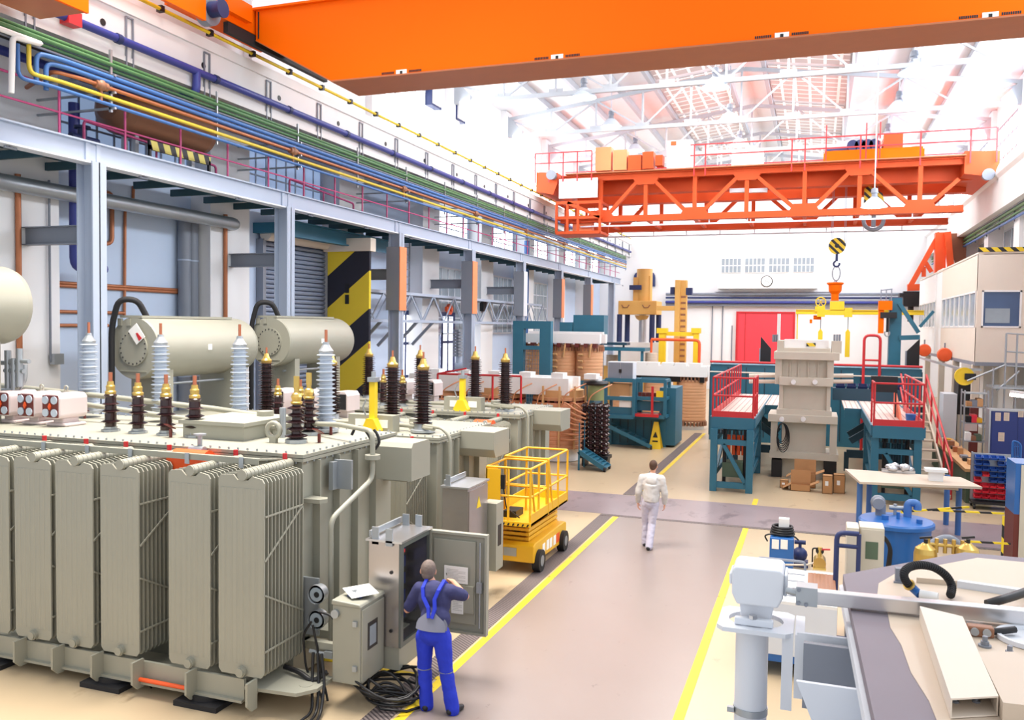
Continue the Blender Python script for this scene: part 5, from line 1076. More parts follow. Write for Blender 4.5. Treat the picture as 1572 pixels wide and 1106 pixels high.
sc2 = G().box(XK2 - 0.1, XK2 + 0.16, b.y + 0.02, b.y + 0.35, 0.4, z1_ - 0.38).out('terminal_cabinet', 'paint_grey', t2)
G().box(XK2 + 0.16, XK2 + 0.165, b.y + 0.1, b.y + 0.25, 0.8, 1.15).out('window', 'black', sc2)
# yellow lifting jacks standing between the rows
for u, v, Y, lb, h in ((573, 640, 12.4, 'yellow post-shaped lifting device with a flared foot, left of the two', 0.92), (710, 612, 16.5, 'yellow post-shaped lifting device, right of the two, between the second and third transformers', 0.75)):
    T = t2 if Y < 13 else t3; Yl = 13.4 if Y < 13 else 17.6; p = at(u, v, Y=Yl)
    lf = thing('lifting_post', lb, 'lifting device', (p.x, Yl, Z2))
    zt = Z2 + h
    G().prism([(p.x - 0.17, Z2 + 0.003), (p.x + 0.17, Z2 + 0.003), (p.x + 0.17, Z2 + 0.05), (p.x + 0.07, Z2 + 0.25), (p.x - 0.07, Z2 + 0.25), (p.x - 0.17, Z2 + 0.05)], 'Y', Yl - 0.13, Yl + 0.13).out('foot', 'yellow_bright', lf)
    G().box(p.x - 0.055, p.x + 0.055, Yl - 0.055, Yl + 0.055, Z2 + 0.25, zt).out('post', 'yellow_bright', lf)
    G().box(p.x - 0.08, p.x + 0.08, Yl - 0.08, Yl + 0.08, zt - 0.02, zt + 0.06).cyl((p.x, Yl, zt + .06), (p.x, Yl, zt + 0.16), 0.04).out('head', 'galvanised', lf)
    G().tube([(p.x - 0.09, Yl - 0.1, Z2 + 0.3), (p.x - 0.14, Yl - 0.12, Z2 + 0.45), (p.x - 0.08, Yl - 0.1, Z2 + 0.6)], 0.015, 6).out('chain', 'galvanised', lf)
# cable coil on the floor
cc = G(); random.seed(11)
for k in range(9):
    r = 0.16 + 0.045 * k * 0.6; ox, oy = random.uniform(-0.08, 0.08), random.uniform(-0.08, 0.08); q = random.uniform(0, 6)
    cc.tube([(-4.62 + ox + r * math.cos(t) * 1.25, 8.85 + oy + r * math.sin(t) * 0.9, 0.03 + 0.018 * k + 0.05 * (1 + math.sin(2 * t + q)) * (k % 3)) for t in [2 * math.pi * i / 22 for i in range(22)]], 0.016, 6, closed=True)
cc.tube([(-4.95, 8.9, 0.28), (-4.9, 8.85, 0.1), (-4.6, 8.6, 0.02), (-4.3, 8.65, 0.02), (-4.15, 8.9, 0.02), (-4.4, 9.1, 0.03)], 0.016, 6)
lab(cc.out('cable_coil', 'black'), 'loose black cable coil on the floor under the small terminal cabinet', 'cable')
for pts, lb in (([(540, 668), (546, 655), (556, 655), (566, 668), (572, 680)], 'black cable hanging in a loop over the end edge of the nearest transformer lid'), ([(574, 660), (580, 668), (583, 680), (576, 690)], 'black cable end beside the vent pipe of the nearest transformer')):
    g = G().pipe([at(u, v, Y=10.15) for u, v in pts], 0.02, 6, bend=0.08); lab(g.out('cable', 'black'), lb, 'cable')
# ================================================================== yellow scissor lift
LX0, LX1, LY0, LY1 = -5.52, -4.62, 14.35, 16.45
sl = thing('scissor_lift', 'yellow scissor lift platform parked beside the left drain', 'scissor lift', ((LX0 + LX1) / 2, (LY0 + LY1) / 2, 0))
G().prism([(LY0, 0.2), (LY1, 0.14), (LY1, 0.5), (LY1 - 0.1, 0.54), (LY0 + 0.1, 0.54), (LY0, 0.5)], 'X', LX0 + 0.08, LX1 - 0.02).out('chassis', 'yellow_machine', sl, bev=0.02)
G().box(LX0 + 0.3, LX0 + 0.55, LY0 - 0.01, LY0, 0.3, 0.45).out('number_plate', 'galvanised', sl)
q = G()
for i, (d, z) in enumerate(((0.5, 0.33), (0.75, 0.34), (0.95, 0.33), (1.2, 0.32))): q.box(LX1 - 0.02, LX1 - 0.015, LY0 + d, LY0 + d + 0.16, z - 0.08, z + 0.1)
q.outs('safety_label', 'paper', sl)
G().box(LX1 - 0.02, LX1 - 0.016, LY0 + 1.4, LY0 + 1.6, 0.24, 0.42).out('red_label', 'orange_bright', sl)
q = G()
for x in (LX0 + 0.0, LX1 - 0.08):
    for y in (LY0 + 0.25, LY1 - 0.3): q.cyl((x, y, 0.2), (x + 0.14, y, 0.2), 0.2, n=20)
for w in q.outs('wheel', 'rubber', sl): pass
for k, (x, y) in enumerate([(x, y) for x in (LX0, LX1 - 0.08) for y in (LY0 + 0.25, LY1 - 0.3)]): G().cyl((x + 0.13, y, 0.2), (x + 0.145, y, 0.2), 0.1, n=14).out('wheel_hub', 'steel_mid', sl)
q = G()
for i in range(4):
    z = 0.56 + 0.085 * i
    q.bar((LX0 + 0.2, LY0 + 0.15, z), (LX0 + 0.2, LY1 - 0.15, z + 0.03), 0.06, 0.06); q.bar((LX1 - 0.2, LY0 + 0.15, z + 0.03), (LX1 - 0.2, LY1 - 0.15, z), 0.06, 0.06); q.bar((LX0 + 0.2, LY0 + 0.2, z + .02), (LX1 - 0.2, LY0 + 0.2, z + 0.02), 0.05, 0.05)
q.outs('scissor_arm', 'yellow_machine', sl)
G().cyl((LX0 + 0.45, LY0 + 0.3, 0.7), (LX0 + 0.45, LY1 - 0.4, 0.78), 0.06).out('lift_cylinder', 'black', sl)
ZP = 0.93
pl = G().box(LX0 + 0.02, LX1, LY0 - 0.25, LY1, ZP, ZP + 0.04).box(LX1 - 0.03, LX1, LY0 - 0.25, LY1, ZP, ZP + 0.2).box(LX0, LX1, LY0 - 0.27, LY0 - 0.25, ZP - 0.02, ZP + 0.06).box(LX0, LX0 + 0.03, LY0 - 0.25, LY1, ZP, ZP + 0.2).box(LX0, LX1, LY1 - 0.03, LY1, ZP, ZP + 0.2).out('platform', 'yellow_machine', sl)
q = G()
for i in range(9): x = LX0 + 0.1 + 0.09 * i; q.prism([(x, ZP - 0.01), (x + 0.03, ZP - 0.01), (x + 0.05, ZP + 0.03), (x + 0.02, ZP + 0.03)], 'Y', LY0 - 0.274, LY0 - 0.26)
o = q.out('edge_slots', 'black', pl); o['kind'] = 'stuff'
G().box(LX0 + 0.25, LX0 + 0.5, LY0 + 0.1, LY0 + 0.5, ZP + 0.04, ZP + 0.16).out('tool_box', 'black', sl)
ZR = 1.95; ym = LY0 + 0.75
rails = G()
def loop(x0, x1, y0, y1, z0, z1):
    for z in (z1, (z0 + z1) / 2): rails.pipe([(x0, y0, z), (x1, y0, z), (x1, y1, z), (x0, y1, z), (x0, y0 + 0.02, z)], 0.022, 6, bend=0.06)
    for p in ((x0, y0), (x1, y0), (x1, y1), (x0, y1), (x1, (y0 + y1) / 2), ((x0 + x1) / 2, y0)): rails.tube([(p[0], p[1], z0), (p[0], p[1], z1)], 0.022, 6)
    rails.tube([(x1, y0, z1), (x1, y0 + 0.3, z0 + 0.05)], 0.02, 6)
loop(LX0 + 0.05, LX1 - 0.03, LY0 - 0.22, ym, ZP, ZR - 0.02); loop(LX0 + 0.03, LX1 - 0.01, ym + 0.02, LY1 - 0.03, ZP, ZR + 0.02)
rails.out('guard_rail', 'yellow_machine', sl)
G().box(LX0 + 0.05, LX0 + 0.32, LY0 - 0.26, LY0 - 0.24, 1.32, 1.9).box(LX0 + 0.05, LX0 + 0.07, LY0 - 0.26, LY0 + 0.3, 1.32, 1.9).out('control_panel', 'yellow_machine', sl)
G().pipe([(LX0 + 0.35, LY0 - 0.2, 1.6), (LX0 + 0.4, LY0 - 0.15, 1.2), (LX0 + 0.6, LY0, 1.0)], 0.012, 6).box(LX0 + 0.33, LX0 + 0.4, LY0 - 0.26, LY0 - 0.2, 1.55, 1.8).out('control_cable', 'black', sl)
# ================================================================== windings and core assemblies, left of the aisle
def coil(T, x, y, r, z0, z1, m, bands=None, nm='winding'):
    n = max(6, int((z1 - z0) / 0.13)); p = []
    for i in range(n):
        a = z0 + (z1 - z0) * i / n; b = z0 + (z1 - z0) * (i + 1) / n; p += [(r * 0.985, a), (r, a + (b - a) * 0.2), (r, a + (b - a) * 0.8), (r * 0.985, b)]
    o = G().lathe(p, (x, y, 0), 40).out(nm, m, T)
    if bands:
        q = G()
        for z in bands:
            for i in range(26): t = 2 * math.pi * i / 26; q.bar((x + r * math.cos(t), y + r * math.sin(t), z), (x + r * math.cos(t), y + r * math.sin(t), z + 0.18), 0.06, 0.10, up=(math.cos(t), math.sin(t), 0))
            q.lathe([(r * 1.03, z + 0.18), (r * 1.03, z + 0.24), (r * 0.9, z + 0.24)], (x, y, 0), 36)
        q.out('spacer_ring', 'tank_brown', o)
    return o
YW = 27.3; p = at(858, 700, Y=YW)
cw1 = thing('core_assembly', 'copper-wound transformer core with curved copper leads, behind the scissor lift', 'winding', (p.x - 2, YW, 0))
xs = [p.x, p.x - 2.15, p.x - 4.3]
for x in xs:
    coil(cw1, x, YW, 0.92, 0.45, 1.95, 'coil_copper')
    coil(cw1, x, YW, 0.90, 2.02, 2.12, 'coil_tan', nm='pressure_ring')
    G().cyl((x, YW, 0.02), (x, YW, 0.45), 0.7, n=30).out('coil_base', 'white_part', cw1)
    q = G()
    for i in range(22): t = 2 * math.pi * i / 22; q.box(x + 0.85 * math.cos(t) - 0.04, x + 0.85 * math.cos(t) + 0.04, YW + 0.85 * math.sin(t) - 0.04, YW + 0.85 * math.sin(t) + 0.04, 1.95, 2.02)
    q.out('spacer_block', 'maroon', cw1)
    G().lathe([(0.8, 2.12), (0.8, 2.35), (0.5, 2.35)], (x, YW, 0), 30).out('wood_ring', 'wood', cw1)
G().box(xs[2] - 0.9, xs[0] + 0.5, YW - 0.75, YW - 0.5, 2.2, 2.75).box(xs[2] - 0.9, xs[0] + 0.5, YW + 0.5, YW + 0.75, 2.2, 2.75).box(xs[2] - 0.7, xs[0] + 0.3, YW - 0.5, YW + 0.5, 2.3, 2.7).out('yoke_clamp', 'white_part', cw1)
q = G()
for i in range(6): x = xs[2] + 1.1 * i; q.box(x - 0.2, x + 0.2, YW - 0.7, YW - 0.2, 2.75, 2.92)
q.outs('clamp_block', 'white_part', cw1)
q = G(); random.seed(4)
for i in range(14):
    z = 0.75 + 1.2 * (i % 7) / 6; a = -1.15 + 0.3 * (i // 7); sx = xs[0] + 0.92 * math.cos(a); sy = YW + 0.92 * math.sin(a); ez = 0.9 + 0.75 * (i % 7) / 6
    q.pipe([(sx - 0.05, sy + 0.02, z), (sx + 0.12, sy - 0.25, z + 0.06), (sx + 0.45, sy - 0.3, (z + ez) / 2), (xs[0] + 1.2, YW - 1.12 + 0.25 * (i // 7), ez)], 0.028, 6, bend=0.3)
q.outs('copper_lead', 'coil_copper', cw1)
q = G()
for a in (-1.9, -1.3, -0.75, -0.2): x, y = xs[0] + 0.95 * math.cos(a), YW + 0.95 * math.sin(a); q.bar((x, y, 0.45), (x, y, 2.5), 0.06, 0.06)
q.outs('lead_support', 'wood', cw1)
q = G()
for i in range(7): q.pipe([(xs[2] + 0.4 + 0.85 * i, YW - 0.95, 1.9), (xs[2] + 0.5 + 0.85 * i, YW - 1.02, 2.25), (xs[2] + 0.9 + 0.85 * i, YW - 0.9, 2.5), (xs[2] + 1.1 + 0.85 * i, YW - 0.6, 2.6)], 0.022, 6, bend=0.2)
q.outs('copper_lead', 'coil_copper', cw1)
xT = xs[0] + 1.22
tc = thing('tap_changer', 'dark tap changer stack with a green wrapped cylinder on top, right of the copper winding', 'tap changer', (xT + 0.1, YW, 0))
q = G()
for i in range(4):
    for j in range(2): q.lathe(sheds(0.35, 2.0, 11, 0.06, 0.12), (xT + 0.22 * i - 0.12, YW - 0.95 + 0.3 * j, 0), 10)
q.outs('insulator_column', 'porcelain_brown', tc)
G().box(xT - 0.2, xT + 0.7, YW - 1.1, YW - 0.5, 0.25, 0.35).box(xT - 0.15, xT - 0.05, YW - 1.05, YW - 0.55, 0.0, 0.25).box(xT + 0.55, xT + 0.65, YW - 1.05, YW - 0.55, 0.0, 0.25).out('base_frame', 'black', tc)
a = at(917, 586, Y=YW); r = 0.27
G().cyl((a.x, YW - 0.2, 2.05), (a.x, YW - 0.2, a.z - 0.1), r, n=24).out('wrapped_cylinder', 'green_wrap', tc)
G().lathe([(r + 0.12, a.z - 0.1), (r + 0.15, a.z - 0.04), (r + 0.12, a.z + 0.02), (0.2, a.z + 0.04)], (a.x, YW - 0.2, 0), 26).out('top_disc', 'black', tc)
G().cyl((a.x, YW - 0.2, a.z + 0.04), (a.x, YW - 0.2, a.z + 0.18), 0.2, n=18).out('head_cover', 'white_part', tc)
def ramp(u0, v0, u1, v1, z0, label):
    yl = 31.12 if z0 > 0.8 else 25.75
    a, b = at(u0, v0, Y=yl), at(u1, v1, Y=yl); b.z = 0.09
    t = thing('step_ladder', label, 'steps', (b.x, b.y, 0)); d = (b - a); n = V((-d.y, d.x, 0)).normalized() * 0.32
    q = G()
    for s in (-1, 1): q.bar(a + n * s, b + n * s, 0.05, 0.14)
    q.outs('stringer', 'teal', t); q = G()
    for i in range(7): c = a.lerp(b, (i + 0.5) / 7); q.bar(c - n, c + n, 0.22, 0.03, up=(0, 0, 1))
    q.outs('tread', 'teal', t)
    q = G()
    for s in (-1, 1): q.bar(a + n * s, (a.x + n.x * s, a.y + n.y * s, 0), 0.05, 0.05); q.bar(a + n * s, a + n * s + V((0, 0, 0.9)), 0.03, 0.03)
    q.outs('support_leg', 'teal', t); q = G()
    for s in (-1, 1): c = b + n * s; q.cyl((c.x - 0.03, c.y, 0.07), (c.x + 0.03, c.y, 0.07), 0.07, n=10)
    q.outs('castor', 'rubber', t)
ramp(935, 652, 1002, 684, 0.85, 'teal steel steps leaning on the teal rig beside the yellow warning sign')
ramp(893, 692, 932, 711, 0.45, 'low teal steel steps in front of the dark tap changer stack')
# tan coils on a teal base with a teal portal frame at their left
YB = 32.5; c2 = thing('core_assembly', 'pair of tall tan wrapped windings under a white clamp beam beside the teal portal frame', 'winding', (at(885, 560, Y=YB).x, YB, 0))
zt, zb_ = at(885, 527, Y=YB).z, at(885, 583, Y=YB).z
for u in (826, 866, 905):
    x = at(u, 550, Y=YB).x; coil(c2, x, YB, 0.53, zb_, zt - 0.1, 'coil_tan', bands=[zt - 0.3])
    q = G()
    for i in range(3): q.tube([(x - 0.3, YB - 0.54, zb_ + 0.5 + 0.25 * i), (x - 0.12, YB - 0.58, zb_ + 0.5 + 0.25 * i)], 0.05, 6)
    q.pipe([(x + 0.12, YB - 0.56, zb_ + 0.9), (x + 0.2, YB - 0.62, zb_ + 1.3), (x + 0.22, YB - 0.55, zt)], 0.045, 6); q.outs('lead', 'wood', c2)
xa, xb = at(805, 550, Y=YB).x, at(926, 550, Y=YB).x
G().box(xa, xb, YB - 0.6, YB - 0.35, zt, zt + 0.36).box(xa, xb, YB + 0.35, YB + 0.6, zt, zt + 0.36).out('yoke_clamp', 'white_part', c2)
q = G()
for i in range(9): x = xa + (xb - xa) * (i + 0.5) / 9; q.box(x - 0.09, x + 0.06, YB - 0.62, YB - 0.3, zt - 0.16, zt)
q.outs('clamp_block', 'maroon', c2)
G().box(xa, xb, YB - 0.7, YB + 0.7, zb_ - 0.5, zb_).box(xa + 0.2, xb - 0.2, YB - 0.55, YB + 0.55, 0.0, zb_ - 0.5).out('support_base', 'teal', c2)
G().box(xa + 0.2, xb, YB - 0.1, YB + 0.1, zt + 0.36, zt + 0.45).out('top_yoke', 'white_part', c2)
YT = 31.0; a0, a1, b0, b1 = [at(u, 540, Y=YT).x for u in (787, 803, 828, 845)]; zt2 = at(815, 493, Y=YT).z
pf = thing('portal_frame', 'teal steel portal frame with wire mesh left of the tan windings', 'frame', ((a0 + b1) / 2, YT, 0))
G().box(a0, a1, YT, YT + 0.3, 0, zt2).box(b0, b1, YT, YT + 0.3, 0, zt2).outs('upright', 'teal', pf)
G().box(a1, b0, YT + 0.002, YT + 0.298, zt2 - 0.3, zt2).box(a1, b0, YT, YT + 0.2, zt2 - 1.1, zt2 - 0.95).outs('crossbeam', 'teal', pf)
q = G()
for i in range(7): x = a1 + (b0 - a1) * i / 6; q.bar((x, YT + 0.15, 0.2), (x, YT + 0.15, zt2 - 1.0), 0.012, 0.012)
for i in range(22): z = 0.2 + (zt2 - 1.2) * i / 21; q.bar((a1, YT + 0.15, z), (b0, YT + 0.15, z), 0.012, 0.012)
q.out('wire_mesh', 'steel_mid', pf)
for u0, v0, u1, v1, lb in ((880, 484, 927, 514, 'large teal box on the rack behind the tan windings'), (859, 495, 879, 513, 'small teal box left of the larger teal box behind the tan windings')):
    bx = G(); pbox(bx, u0, v0, u1, v1, 34.5, 0.7); x0, x1, z = bx.v[0][0], bx.v[1][0], bx.v[0][2]
    t = thing('control_box', lb, 'box', ((x0 + x1) / 2, 34.8, 0)); bx.out('box_body', 'teal', t); G().box(x0 + 0.1, x0 + 0.2, 34.7, 35, 0, z).box(x1 - 0.2, x1 - 0.1, 34.7, 35, 0, z).outs('stand_leg', 'teal_dark', t)
# teal winding rig with grey cabinet
YR = 31.6
rg = thing('winding_rig', 'teal work rig with open shelves and a tall side slab beside the aisle', 'work rig', (at(985, 650, Y=YR).x, YR, 0))
pbox(G(), 928, 642, 1022, 685, YR, 1.6).out('rig_body', 'teal', rg)
q = G()
for i in range(7): x = at(940 + 12 * i, 660, Y=YR).x; q.box(x - 0.015, x + 0.015, YR - 0.02, YR, 0.1, at(985, 645, Y=YR).z)
q.out('panel_rib', 'teal_dark', rg)
pbox(G(), 1012, 596, 1037, 684, YR + 0.05, 1.7).out('side_slab', 'teal', rg)
def cage(u0, u1, v0, v1, Y, d):
    q = G(); x0, x1 = at(u0, 610, Y=Y).x, at(u1, 610, Y=Y).x; z0, z1 = at((u0 + u1) / 2, v1, Y=Y).z, at((u0 + u1) / 2, v0, Y=Y).z
    for x in (x0, x1):
        for y in (Y, Y + d): q.bar((x, y, z0), (x, y, z1), 0.11, 0.11)
    for z in (z0, (z0 + z1) / 2, z1):
        for y in (Y, Y + d): q.bar((x0, y, z), (x1, y, z), 0.10, 0.14)
        for x in (x0, x1): q.bar((x, Y, z), (x, Y + d, z), 0.08, 0.10)
    q.out('shelf_frame', 'teal', rg)
    G().box(x0, x1, Y, Y + d, z0 - 0.05, z0).box(x0, x1, Y, Y + d, (z0 + z1) / 2 - 0.03, (z0 + z1) / 2).out('shelf', 'wood', rg)
    return x0, x1, z0, z1
x0, x1, z0, z1 = cage(930, 973, 584, 640, YR - 0.9, 0.9)
G().box(x0, x1, YR - 0.85, YR - 0.8, z0, z0 + 0.35).out('rig_panel', 'teal', rg)
G().box(x0 + 0.1, x1 - 0.2, YR - 0.7, YR - 0.2, (z0 + z1) / 2, z1 - 0.15).out('wood_stack', 'wood', rg)
G().box(x0 + 0.5, x1 - 0.1, YR - 0.88, YR - 0.7, z0 + 0.35, z0 + 0.75).out('meter_box', 'white_part', rg)
a = G(); pbox(a, 933, 556, 972, 583, YR - 0.8, 0.6); gc = thing('steel_cabinet', 'light grey two-door cabinet standing on top of the teal work rig', 'cabinet', ((x0 + x1) / 2, YR - 0.5, z1)); 
zc0 = a.v[0][2]; a.out('cabinet_body', 'steel_white', gc)
xm = (a.v[0][0] + a.v[1][0]) / 2; G().box(a.v[0][0] + 0.02, xm - 0.01, YR - 0.82, YR - 0.8, zc0 + 0.03, a.v[4][2] - 0.03).box(xm + 0.01, a.v[1][0] - 0.02, YR - 0.82, YR - 0.8, zc0 + 0.03, a.v[4][2] - 0.03).outs('cabinet_door', 'steel_mid', gc)
G().box(xm - 0.05, xm + 0.05, YR - 0.84, YR - 0.82, zc0 + 0.25, zc0 + 0.38).out('lock', 'black', gc)
x0, x1, z0, z1 = cage(976, 1021, 585, 640, YR - 0.7, 0.9)
G().box(x0, x1, YR - 0.6, YR - 0.5, (z0 + z1) / 2 - 0.45, (z0 + z1) / 2 - 0.1).out('rig_panel', 'teal', rg)
G().box(x0 - 0.05, x1 - 0.2, YR - 0.9, YR - 0.3, z0, z0 + 0.1).out('red_tray', 'red_rail', rg)
G().bar((x0 + 0.62, YR - 0.75, z0), (x0 + 0.62, YR - 0.75, z1 - 0.2), 0.08, 0.08).out('red_post', 'red_rail', rg)
G().box(x0 + 0.75, x1 - 0.05, YR - 0.72, YR - 0.7, z0 + 0.65, z0 + 0.95).out('yellow_board', 'yellow_bright', rg)
q = G()
for i in range(7): q.box(x0 + 0.05 + 0.14 * i, x0 + 0.15 + 0.14 * i, YR - 0.5, YR - 0.3, (z0 + z1) / 2, (z0 + z1) / 2 + 0.2)
q.outs('small_part', 'maroon', rg)
YS2 = 31.2
a, b, c = at(1003, 684, Z=0), at(1023, 684, Z=0), at(1013, 646, Y=YS2)
ws = thing('warning_sign', 'yellow folding floor warning sign standing at the end of the teal steps', 'floor sign', ((a.x + b.x) / 2, YS2, 0))
w = (b.x - a.x) / 2; xm = (a.x + b.x) / 2
for s in (-1, 1):
    y0 = YS2 + 0.22 * s
    q = G(); q.add([(xm - w, y0, 0), (xm + w, y0, 0), (xm + w * 0.35, YS2 + 0.02 * s, 0.98), (xm - w * 0.35, YS2 + 0.02 * s, 0.98), (xm - w, y0 + 0.02, 0), (xm + w, y0 + 0.02, 0), (xm + w * 0.35, YS2 + 0.02 * s + 0.02, 0.98), (xm - w * 0.35, YS2 + 0.02 * s + 0.02, 0.98)], [(0, 1, 2, 3), (7, 6, 5, 4), (0, 4, 5, 1), (1, 5, 6, 2), (2, 6, 7, 3), (3, 7, 4, 0)])
    f = q.out('sign_panel', 'yellow_bright', ws)
    if s < 0: G().prism([(xm - 0.09, 0.42), (xm + 0.09, 0.42), (xm, 0.62)], 'Y', YS2 - 0.145, YS2 - 0.10).box(xm - 0.1, xm + 0.1, YS2 - 0.175, YS2 - 0.13, 0.26, 0.31).out('warning_mark', 'black', f)
# tan winding on the right of the rig and the white beam over it
YC = 38.0; x = at(1061, 620, Y=YC).x; zt, zb_ = at(1061, 583, Y=YC).z, at(1061, 645, Y=YC).z
c3 = thing('core_assembly', 'single tan winding with spacer rings under the end of a long white clamp beam', 'winding', (x, YC, 0))
coil(c3, x, YC, 0.64, zb_, zt, 'coil_tan', bands=[zb_ - 0.22, zt - 0.05]); G().cyl((x, YC, 0), (x, YC, zb_ - 0.2), 0.56, n=30).out('coil_base', 'white_part', c3)
for d in (1.5, 3.0): coil(c3, x - d, YC, 0.6, zb_, zt, 'coil_tan'); G().cyl((x - d, YC, 0), (x - d, YC, zb_), 0.5, n=24).out('coil_base', 'white_part', c3)
za, zc = at(1025, 578, Y=YC - 0.7).z, at(1025, 562, Y=YC - 0.7).z
G().box(at(973, 570, Y=YC - 0.7).x, x + 0.7, YC - 0.7, YC - 0.4, za, zc).box(at(973, 570, Y=YC - 0.7).x, x + 0.7, YC + 0.4, YC + 0.7, za, zc).out('yoke_clamp', 'white_part', c3)
G().box(at(973, 570, Y=YC).x, x + 0.6, YC - 0.5, YC + 0.5, za - 0.25, za + 0.1).out('yoke_core', 'black', c3)
q = G()
for u in (985, 1003, 1025, 1045, 1068): xx = at(u, 560, Y=YC - .55).x; q.box(xx - 0.25, xx + 0.25, YC - 0.7, YC - 0.2, zc, zc + 0.14)
q.outs('clamp_block', 'white_part', c3)
# ================================================================== tan hydraulic press and yellow clamp frame
YQ = 45.0
tp = thing('hydraulic_press', 'tan hydraulic press with a heavy head on dark pillars at the far left', 'press', (at(985, 480, Y=YQ).x, YQ, 0))
pbox(G(), 949, 462, 1008, 483, YQ, 1.6).out('press_head', 'tan_machine', tp, bev=0.03)
q = G(); 
for u in (960, 992): c = at(u, 470, Y=YQ - 0.03); q.tube([(c.x - 0.2, c.y, c.z + 0.06), (c.x - 0.1, c.y, c.z - 0.08), (c.x + 0.1, c.y, c.z - 0.08), (c.x + 0.2, c.y, c.z + 0.06)], 0.03, 6)
q.outs('lifting_hook', 'tank_brown', tp)
G().cyl((at(985, 440, Y=YQ).x, YQ + 0.8, at(985, 462, Y=YQ).z), (at(985, 440, Y=YQ).x, YQ + 0.8, at(985, 412, Y=YQ).z), 0.42, n=22).out('press_cylinder', 'tan_machine', tp)
g = G(); pbox(g, 972, 426, 980, 462, YQ + 0.5, 0.5); pbox(g, 990, 424, 998, 462, YQ + 0.5, 0.5); g.outs('side_cylinder', 'tan_machine', tp)
pbox(G(), 966, 438, 984, 445, YQ + 0.1, 0.2).out('name_board', 'navy', tp)
G().lathe([(0.4, at(981, 484, Y=YQ).z), (0.3, at(981, 488, Y=YQ).z - 0.05), (0.12, at(981, 490, Y=YQ).z - 0.1)][::-1], (at(981, 484, Y=YQ).x, YQ + 0.8, 0), 18).out('ram', 'tan_machine', tp)
g = G(); zt = at(980, 483, Y=YQ).z
for u, d in ((951, 0.2), (963, 1.3), (1001, 0.2), (1011, 1.3)): x = at(u, 500, Y=YQ + d).x; g.cyl((x, YQ + d, 0.3), (x, YQ + d, zt), 0.14, n=14)
g.outs('pillar', 'navy', tp)
G().cyl((at(982, 500, Y=YQ).x, YQ + 0.8, 1.5), (at(982, 500, Y=YQ).x, YQ + 0.8, zt), 0.2, n=16).out('piston_rod', 'aluminium', tp)
pbox(G(), 945, 526, 1015, 560, YQ - 0.2, 2.2).out('press_bed', 'white_part', tp); g = G(); g.box(at(945, 560, Y=YQ).x, at(1015, 560, Y=YQ).x, YQ - 0.1, YQ + 1.9, 0, at(980, 560, Y=YQ).z); g.out('press_base', 'tan_machine', tp)
YQ2 = 43.6
cl = thing('column_crane', 'tall tan column with a short arm beside the hydraulic press', 'column', (at(1043, 540, Y=YQ2).x, YQ2, 0))
x0, x1 = at(1035, 500, Y=YQ2).x, at(1052, 500, Y=YQ2).x; zt = at(1043, 430, Y=YQ2).z
G().box(x0, x0 + 0.25, YQ2, YQ2 + 0.6, 0, zt).box(x0 + 0.25, x1, YQ2 + 0.25, YQ2 + 0.6, 0, zt).out('column_shaft', 'tan_machine', cl)
q = G()
for i in range(12): z = zt - 0.9 - 0.3 * i; q.box(x0 + 0.28, x1 - 0.04, YQ2 + 0.23, YQ2 + 0.25, z, z + 0.1)
q.out('rack_slots', 'tank_brown', cl)
pbox(G(), 1008, 470, 1036, 477, YQ2, 0.4).out('arm', 'tan_machine', cl)
g = G(); pbox(g, 1053, 442, 1062, 453, YQ2 + 0.2, 0.4); pbox(g, 1029, 441, 1035, 452, YQ2 + 0.2, 0.4); g.outs('drive_motor', 'navy', cl)
YY = 42.4
yf = thing('clamp_frame', 'yellow H-shaped clamp frame in front of the tan column', 'frame', (at(1042, 540, Y=YY).x, YY, 0))
g = G(); pbox(g, 1011, 508, 1021, 560, YY, 0.3); pbox(g, 1064, 508, 1072, 560, YY, 0.3); 
for xx in (at(1016, 540, Y=YY).x, at(1068, 540, Y=YY).x): g.box(xx - 0.12, xx + 0.12, YY, YY + 0.3, 0, at(1042, 560, Y=YY).z)
g.outs('upright', 'yellow_bright', yf); pbox(G(), 1021, 510, 1064, 516, YY, 0.25).out('crossbar', 'yellow_bright', yf)
g = G(); pbox(g, 1008, 504, 1024, 512, YY - 0.05, 0.4); pbox(g, 1061, 504, 1075, 512, YY - 0.05, 0.4); g.outs('clamp_head', 'yellow_bright', yf)
o = thing('guard_rail', 'orange pipe guard rail around the yellow clamp frame', 'railing', (at(1040, 530, Y=41.5).x, 41.5, 0))
zr = at(1040, 522, Y=41.5).z; G().pipe([(at(1000, 522, Y=41.5).x, 41.5, zr), (at(1074, 522, Y=41.5).x, 41.5, zr), (at(1074, 522, Y=41.5).x, 41.5, 0)], 0.07, 8).tube([(at(1000, 522, Y=41.5).x, 41.5, zr), (at(1000, 522, Y=41.5).x, 41.5, 0)], 0.06, 8).out('rail', 'orange_bright', o)
YN = 39.6
tt = thing('work_table', 'low teal steel table with plates and pipes on it, behind the grey cabinet', 'table', (at(955, 540, Y=YN).x, YN, 0))
a = G(); pbox(a, 918, 534, 990, 539, YN, 1.4); a.out('table_top', 'teal', tt); z = a.v[0][2]
g = G()
for u in (922, 950, 985): x = at(u, 540, Y=YN).x; g.box(x - 0.06, x + 0.06, YN + 0.1, YN + 0.2, 0, z)
g.outs('leg', 'teal', tt)
a = G(); pbox(a, 920, 526, 962, 530, YN + 0.3, 0.8); a.out('upper_plate', 'teal_dark', tt)
g = G()
for u in (925, 957): x = at(u, 530, Y=YN + 0.4).x; g.box(x - 0.04, x + 0.04, YN + .4, YN + .5, z, a.v[0][2])
g.outs('spacer', 'teal_dark', tt)
